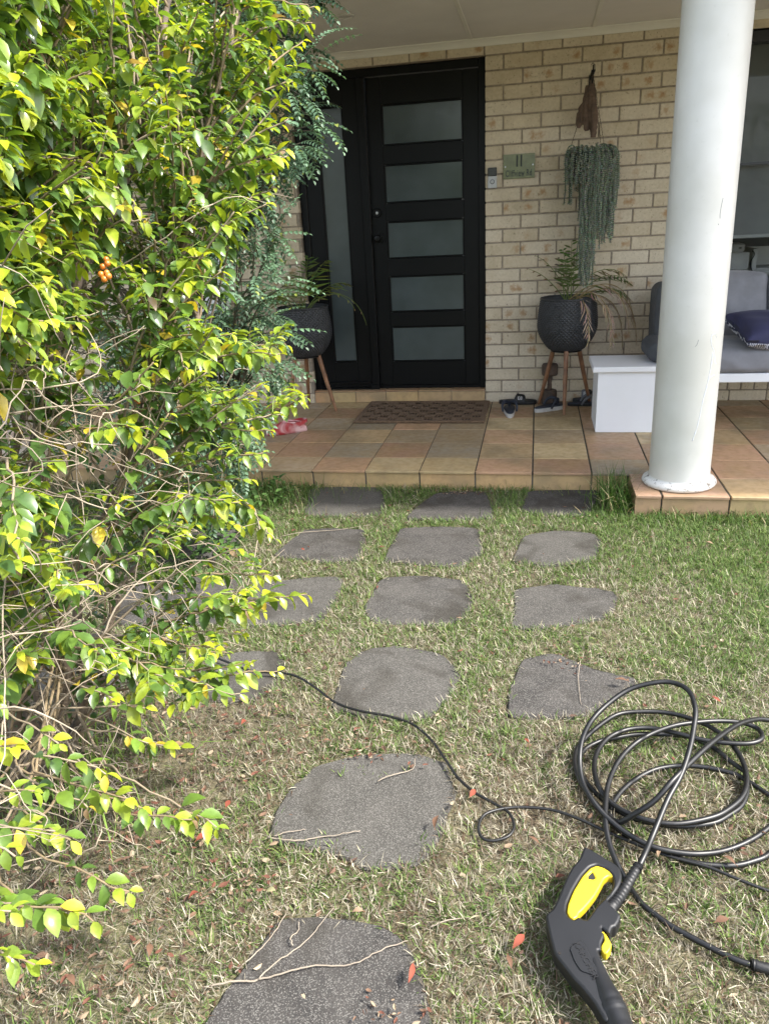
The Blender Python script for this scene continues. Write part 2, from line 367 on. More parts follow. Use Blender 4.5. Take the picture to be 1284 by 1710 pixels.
# ---- world positions and outlines of irregular things (metres)
PAVERS = [('grey stepping paver nearest the left end of the porch step', [(-0.883,-1.645),(-0.488,-1.589),(-0.417,-1.795),(-0.389,-2.03),(-0.564,-2.063),(-0.792,-2.077),(-0.83,-1.892)]),('grey stepping paver in the middle below the porch step, dead grass on its far corner', [(-0.161,-1.696),(-0.023,-1.658),(0.103,-1.652),(0.149,-1.838),(0.17,-2.039),(-0.047,-2.083),(-0.266,-2.088),(-0.236,-1.906)]),('grey stepping paver nearest the white column and tall grass tuft', [(0.334,-1.631),(0.691,-1.603),(0.68,-1.762),(0.627,-1.968),(0.455,-2.0),(0.294,-1.944),(0.307,-1.781)]),('mossy grey stepping paver second from the porch on the left, twig along far edge', [(-0.728,-2.237),(-0.577,-2.214),(-0.427,-2.225),(-0.402,-2.417),(-0.391,-2.585),(-0.567,-2.606),(-0.794,-2.562),(-0.772,-2.387)]),('pale square stepping paver second from the porch in the middle column', [(-0.272,-2.198),(-0.102,-2.162),(0.115,-2.172),(0.119,-2.285),(0.15,-2.453),(0.079,-2.595),(-0.102,-2.607),(-0.282,-2.589),(-0.281,-2.408)]),('dark rounded stepping paver second from the porch in the right column', [(0.319,-2.244),(0.482,-2.171),(0.635,-2.199),(0.666,-2.308),(0.624,-2.476),(0.527,-2.536),(0.405,-2.565),(0.271,-2.531),(0.292,-2.382)]),('dark stepping paver third from the porch beside the bush tips', [(-0.763,-2.82),(-0.583,-2.752),(-0.415,-2.732),(-0.397,-2.926),(-0.413,-3.109),(-0.553,-3.153),(-0.742,-3.167),(-0.768,-2.96)]),('dark speckled stepping paver third from the porch in the middle column', [(-0.265,-2.734),(-0.089,-2.694),(0.093,-2.724),(0.138,-2.902),(0.128,-3.006),(0.064,-3.09),(-0.103,-3.107),(-0.235,-3.091),(-0.28,-2.995)]),('brownish stepping paver third from the porch in the right column, damp near edge', [(0.284,-2.785),(0.443,-2.722),(0.618,-2.749),(0.682,-2.785),(0.665,-2.904),(0.623,-2.994),(0.483,-3.048),(0.368,-3.094),(0.289,-3.081),(0.295,-2.94)]),('large dark stepping paver fourth from the porch crossed by the thin black cable', [(-0.206,-3.283),(-0.102,-3.25),(0.063,-3.285),(0.141,-3.405),(0.12,-3.507),(0.074,-3.629),(0.029,-3.658),(-0.11,-3.659),(-0.241,-3.642),(-0.252,-3.496),(-0.258,-3.381)]),('dark stepping paver with leaf litter on its far corner beside the hose loop', [(0.327,-3.297),(0.434,-3.235),(0.566,-3.328),(0.698,-3.369),(0.644,-3.462),(0.512,-3.583),(0.371,-3.608),(0.297,-3.605),(0.292,-3.469)]),('dark stepping paver under the lowest bush sprig, cable lying over it', [(-0.772,-3.63),(-0.754,-3.519),(-0.734,-3.407),(-0.649,-3.34),(-0.51,-3.325),(-0.453,-3.413),(-0.451,-3.519),(-0.486,-3.606),(-0.574,-3.638)]),('light speckled paver alone in the lawn, creeping grass across its far part', [(-0.219,-3.888),(-0.106,-3.824),(0.042,-3.795),(0.143,-3.827),(0.181,-3.944),(0.16,-4.06),(0.137,-4.153),(0.103,-4.189),(-0.011,-4.216),(-0.092,-4.178),(-0.256,-4.166),(-0.274,-4.059),(-0.254,-3.968)]),('nearest paver at the bottom of the picture with a forked dry twig on it', [(-0.16,-4.363),(-0.042,-4.345),(0.064,-4.352),(0.11,-4.378),(0.152,-4.428),(0.177,-4.499),(0.214,-4.593),(0.122,-4.648),(-0.076,-4.679),(-0.251,-4.666),(-0.221,-4.572),(-0.192,-4.453)]),('grey paver behind the bush in the third row from the porch', [(-1.334,-2.871),(-1.134,-2.796),(-0.862,-2.79),(-0.816,-2.975),(-0.785,-3.163),(-0.983,-3.219),(-1.237,-3.209)]),('grey paver behind the bush twigs in the fourth row, cable along its far edge', [(-1.474,-3.387),(-1.263,-3.292),(-1.0,-3.274),(-0.885,-3.324),(-0.904,-3.464),(-0.961,-3.612),(-1.189,-3.666),(-1.392,-3.662)]),('grey paver behind the bush in the second row from the porch', [(-1.386,-2.262),(-1.173,-2.232),(-1.043,-2.239),(-0.968,-2.554),(-1.111,-2.662),(-1.379,-2.652)]),('grey paver at the left edge of the picture behind the bush stems', [(-2.006,-2.89),(-1.688,-2.832),(-1.58,-2.91),(-1.558,-3.194),(-1.823,-3.268),(-2.053,-3.091)])]
HOSE = [(0.551,-4.268,-0.045),(0.578,-4.215,-0.04),(0.605,-4.164,-0.03),(0.631,-4.116,-0.005),(0.671,-4.033,0.02),(0.707,-3.973,0.04),(0.734,-3.911,0.06),(0.755,-3.845,0.08),(0.768,-3.785,0.1),(0.761,-3.724,0.11),(0.726,-3.692,0.11),(0.679,-3.692,0.105),(0.618,-3.707,0.09),(0.562,-3.748,0.07),(0.518,-3.797,0.05),(0.493,-3.838,0.02),(0.485,-3.884,-0.01),(0.49,-3.937,-0.03),(0.51,-3.988,-0.04),(0.546,-4.029,-0.055),(0.591,-4.064,-0.065),(0.64,-4.087,-0.07),(0.695,-4.091,-0.075),(0.747,-4.082,-0.08),(0.803,-4.056,-0.088),(0.861,-4.02,-0.088),(0.917,-3.97,-0.088),(0.963,-3.914,-0.088),(0.969,-3.882,-0.088),(0.945,-3.861,-0.088),(0.905,-3.816,-0.088),(0.871,-3.79,-0.088),(0.805,-3.776,-0.088),(0.747,-3.779,-0.088),(0.685,-3.801,-0.088),(0.633,-3.843,-0.088),(0.593,-3.891,-0.088),(0.563,-3.945,-0.088),(0.556,-3.985,-0.088),(0.57,-4.025,-0.088),(0.599,-4.05,-0.088),(0.643,-4.068,-0.088),(0.695,-4.095,-0.088),(0.744,-4.105,-0.088),(0.809,-4.099,-0.088),(0.857,-4.079,-0.088),(0.895,-4.054,-0.088),(0.973,-3.98,-0.088),(1.059,-3.778,-0.088),(1.071,-3.631,-0.07),(1.033,-3.609,-0.05),(0.997,-3.633,-0.03),(0.956,-3.661,-0.01),(0.889,-3.731,0.02),(0.817,-3.823,0.04),(0.759,-3.898,0.045),(0.692,-3.983,0.04),(0.647,-4.025,0.01),(0.606,-4.039,-0.02),(0.567,-4.032,-0.06),(0.535,-3.975,-0.078),(0.5,-3.913,-0.08),(0.481,-3.837,-0.08),(0.483,-3.771,-0.08),(0.507,-3.714,-0.08),(0.553,-3.648,-0.078),(0.609,-3.589,-0.078),(0.677,-3.568,-0.078),(0.748,-3.565,-0.078),(0.808,-3.589,-0.075),(0.86,-3.637,-0.07),(0.894,-3.702,-0.07),(0.904,-3.775,-0.07),(0.894,-3.846,-0.07),(0.87,-3.899,-0.07),(0.83,-3.944,-0.07),(0.787,-3.976,-0.07),(0.708,-4.007,-0.07),(0.645,-4.007,-0.07),(0.599,-3.991,-0.07),(0.563,-3.964,-0.07),(0.538,-3.929,-0.065),(0.526,-3.866,-0.065),(0.534,-3.792,-0.065),(0.565,-3.725,-0.065),(0.606,-3.685,-0.065),(0.652,-3.664,-0.065),(0.702,-3.66,-0.065),(0.76,-3.682,-0.06),(0.817,-3.7,-0.06),(0.875,-3.705,-0.06),(0.929,-3.701,-0.06),(0.962,-3.685,-0.06),(0.975,-3.661,-0.06),(0.969,-3.631,-0.06),(0.935,-3.619,-0.055),(0.879,-3.624,-0.05),(0.814,-3.644,-0.045),(0.747,-3.674,-0.04),(0.679,-3.725,-0.035),(0.626,-3.774,-0.04),(0.584,-3.838,-0.045),(0.555,-3.914,-0.05),(0.543,-3.983,-0.055),(0.539,-4.04,-0.06),(0.544,-4.093,-0.07),(0.558,-4.144,-0.078),(0.579,-4.19,-0.088),(0.598,-4.229,-0.088),(0.623,-4.254,-0.088),(0.652,-4.278,-0.088),(0.705,-4.308,-0.088),(0.757,-4.334,-0.088),(0.785,-4.342,-0.088)]
HOSE_END = [(0.785,-4.342,-0.088),(0.791,-4.342,-0.088),(0.809,-4.346,-0.088),(0.837,-4.349,-0.088),(0.874,-4.35,-0.088)]
HOSE_RING = [(0.907,-3.779,-0.082),(0.894,-3.855,-0.085),(0.869,-3.909,-0.086),(0.832,-3.946,-0.086),(0.788,-3.978,-0.086),(0.711,-3.998,-0.086),(0.648,-3.995,-0.086),(0.601,-3.983,-0.086),(0.554,-3.946,-0.086),(0.515,-3.895,-0.086),(0.492,-3.837,-0.086),(0.492,-3.791,-0.086),(0.509,-3.746,-0.086),(0.549,-3.708,-0.086),(0.588,-3.689,-0.086),(0.653,-3.664,-0.086),(0.723,-3.655,-0.086),(0.785,-3.656,-0.086),(0.845,-3.693,-0.086),(0.876,-3.742,-0.086),(0.905,-3.788,-0.082)]
CORD = [(-1.552,-3.599,-0.083),(-1.448,-3.55,-0.083),(-1.355,-3.483,-0.083),(-1.246,-3.431,-0.083),(-1.107,-3.428,-0.083),(-0.95,-3.419,-0.083),(-0.778,-3.4,-0.083),(-0.65,-3.443,-0.083),(-0.548,-3.486,-0.083),(-0.443,-3.489,-0.083),(-0.376,-3.509,-0.083),(-0.301,-3.56,-0.083),(-0.226,-3.621,-0.083),(-0.143,-3.656,-0.083),(-0.048,-3.674,-0.083),(0.028,-3.701,-0.083),(0.089,-3.761,-0.083),(0.14,-3.843,-0.083),(0.179,-3.908,-0.083),(0.222,-3.951,-0.083),(0.269,-3.979,-0.083),(0.311,-4.008,-0.083),(0.327,-4.051,-0.083),(0.317,-4.086,-0.083),(0.283,-4.104,-0.083),(0.255,-4.099,-0.083),(0.244,-4.07,-0.083),(0.254,-4.03,-0.083),(0.292,-4.002,-0.083),(0.343,-3.987,-0.083),(0.415,-3.988,-0.083),(0.479,-4.011,-0.083),(0.526,-4.033,-0.083),(0.604,-4.068,-0.083),(0.678,-4.097,-0.083),(0.75,-4.117,-0.083),(0.807,-4.141,-0.083),(0.866,-4.162,-0.083),(0.938,-4.179,-0.083)]
GUN_BODY = [(0.4831,-4.1477),(0.4995,-4.1549),(0.5136,-4.165),(0.5297,-4.1765),(0.5457,-4.1868),(0.5542,-4.198),(0.5569,-4.2144),(0.5547,-4.2297),(0.5471,-4.2485),(0.5351,-4.2675),(0.5222,-4.2841),(0.5271,-4.294),(0.5433,-4.313),(0.5446,-4.3187),(0.5398,-4.3314),(0.5328,-4.3437),(0.5259,-4.3465),(0.5196,-4.3617),(0.515,-4.3598),(0.5049,-4.3497),(0.5096,-4.3683),(0.5021,-4.387),(0.5011,-4.4007),(0.4947,-4.4016),(0.4998,-4.419),(0.5044,-4.4348),(0.5203,-4.4711),(0.5285,-4.5002),(0.5147,-4.5336),(0.4968,-4.5384),(0.4804,-4.5055),(0.4607,-4.4802),(0.447,-4.4666),(0.433,-4.448),(0.4124,-4.4201),(0.4033,-4.3764),(0.398,-4.343),(0.3992,-4.3342),(0.4096,-4.3236),(0.4143,-4.3147),(0.4221,-4.2953),(0.4318,-4.2652),(0.4421,-4.2369),(0.4526,-4.2116),(0.4643,-4.1943),(0.4723,-4.1798),(0.4781,-4.1612)]
GUN_HOLE = [(0.4914,-4.2033),(0.5063,-4.195),(0.525,-4.2017),(0.5368,-4.2168),(0.5386,-4.2316),(0.5351,-4.2498),(0.5253,-4.27),(0.5116,-4.2848),(0.4991,-4.3006),(0.4852,-4.3245),(0.4778,-4.3363),(0.47,-4.3361),(0.4612,-4.3321),(0.4519,-4.3407),(0.442,-4.3349),(0.4379,-4.3233),(0.4408,-4.3035),(0.4537,-4.2689),(0.4732,-4.229)]
GUN_TRIG = [(0.4926,-4.2034),(0.5064,-4.1952),(0.5205,-4.1988),(0.5341,-4.2086),(0.5389,-4.2207),(0.5283,-4.2207),(0.5194,-4.2295),(0.5109,-4.2486),(0.4988,-4.2735),(0.4835,-4.2969),(0.4712,-4.3139),(0.4641,-4.3218),(0.4605,-4.3313),(0.4521,-4.3379),(0.4438,-4.3329),(0.4396,-4.3227),(0.4425,-4.3029),(0.455,-4.2677),(0.4745,-4.2284)]
GUN_TRIHOLE = [(0.4965,-4.2129),(0.5013,-4.229),(0.4963,-4.2336),(0.4862,-4.2327),(0.4874,-4.2249)]
GUN_LOCK = [(0.504,-4.3583),(0.5123,-4.3635),(0.5182,-4.3765),(0.5209,-4.3849),(0.5188,-4.3951),(0.5111,-4.4065),(0.5048,-4.4057),(0.5007,-4.3978),(0.5017,-4.3902),(0.5086,-4.378),(0.5077,-4.3667)]
GUN_PLATE = [(0.4412,-4.4064),(0.4647,-4.3854),(0.4706,-4.3958),(0.4816,-4.4246),(0.4959,-4.4575),(0.4797,-4.4554),(0.4603,-4.4514),(0.4496,-4.4342)]
GUN_HOLE_DOT = [(0.4228,-4.4195)]
GUN_BARREL = [(0.4839,-4.407,-0.04),(0.4971,-4.459,-0.04),(0.5104,-4.4966,-0.04),(0.5211,-4.5305,-0.04),(0.5367,-4.583,-0.04),(0.5521,-4.6384,-0.04)]
GUN_BARREL_EDGE = [(0.5284,-4.4743,-0.04),(0.4856,-4.5068,-0.04),(0.5467,-4.5265,-0.04),(0.4947,-4.5448,-0.04)]
GUN_FIT = [(0.5205,-4.2993,-0.045),(0.5385,-4.2743,-0.045),(0.5572,-4.2456,-0.042),(0.5772,-4.209,-0.04),(0.5942,-4.1805,-0.035),(0.6095,-4.1595,-0.03)]
GUN_TEXT = [(0.4541,-4.4045,-0.015),(0.4777,-4.4546,-0.015),(0.4641,-4.3968,-0.015)]
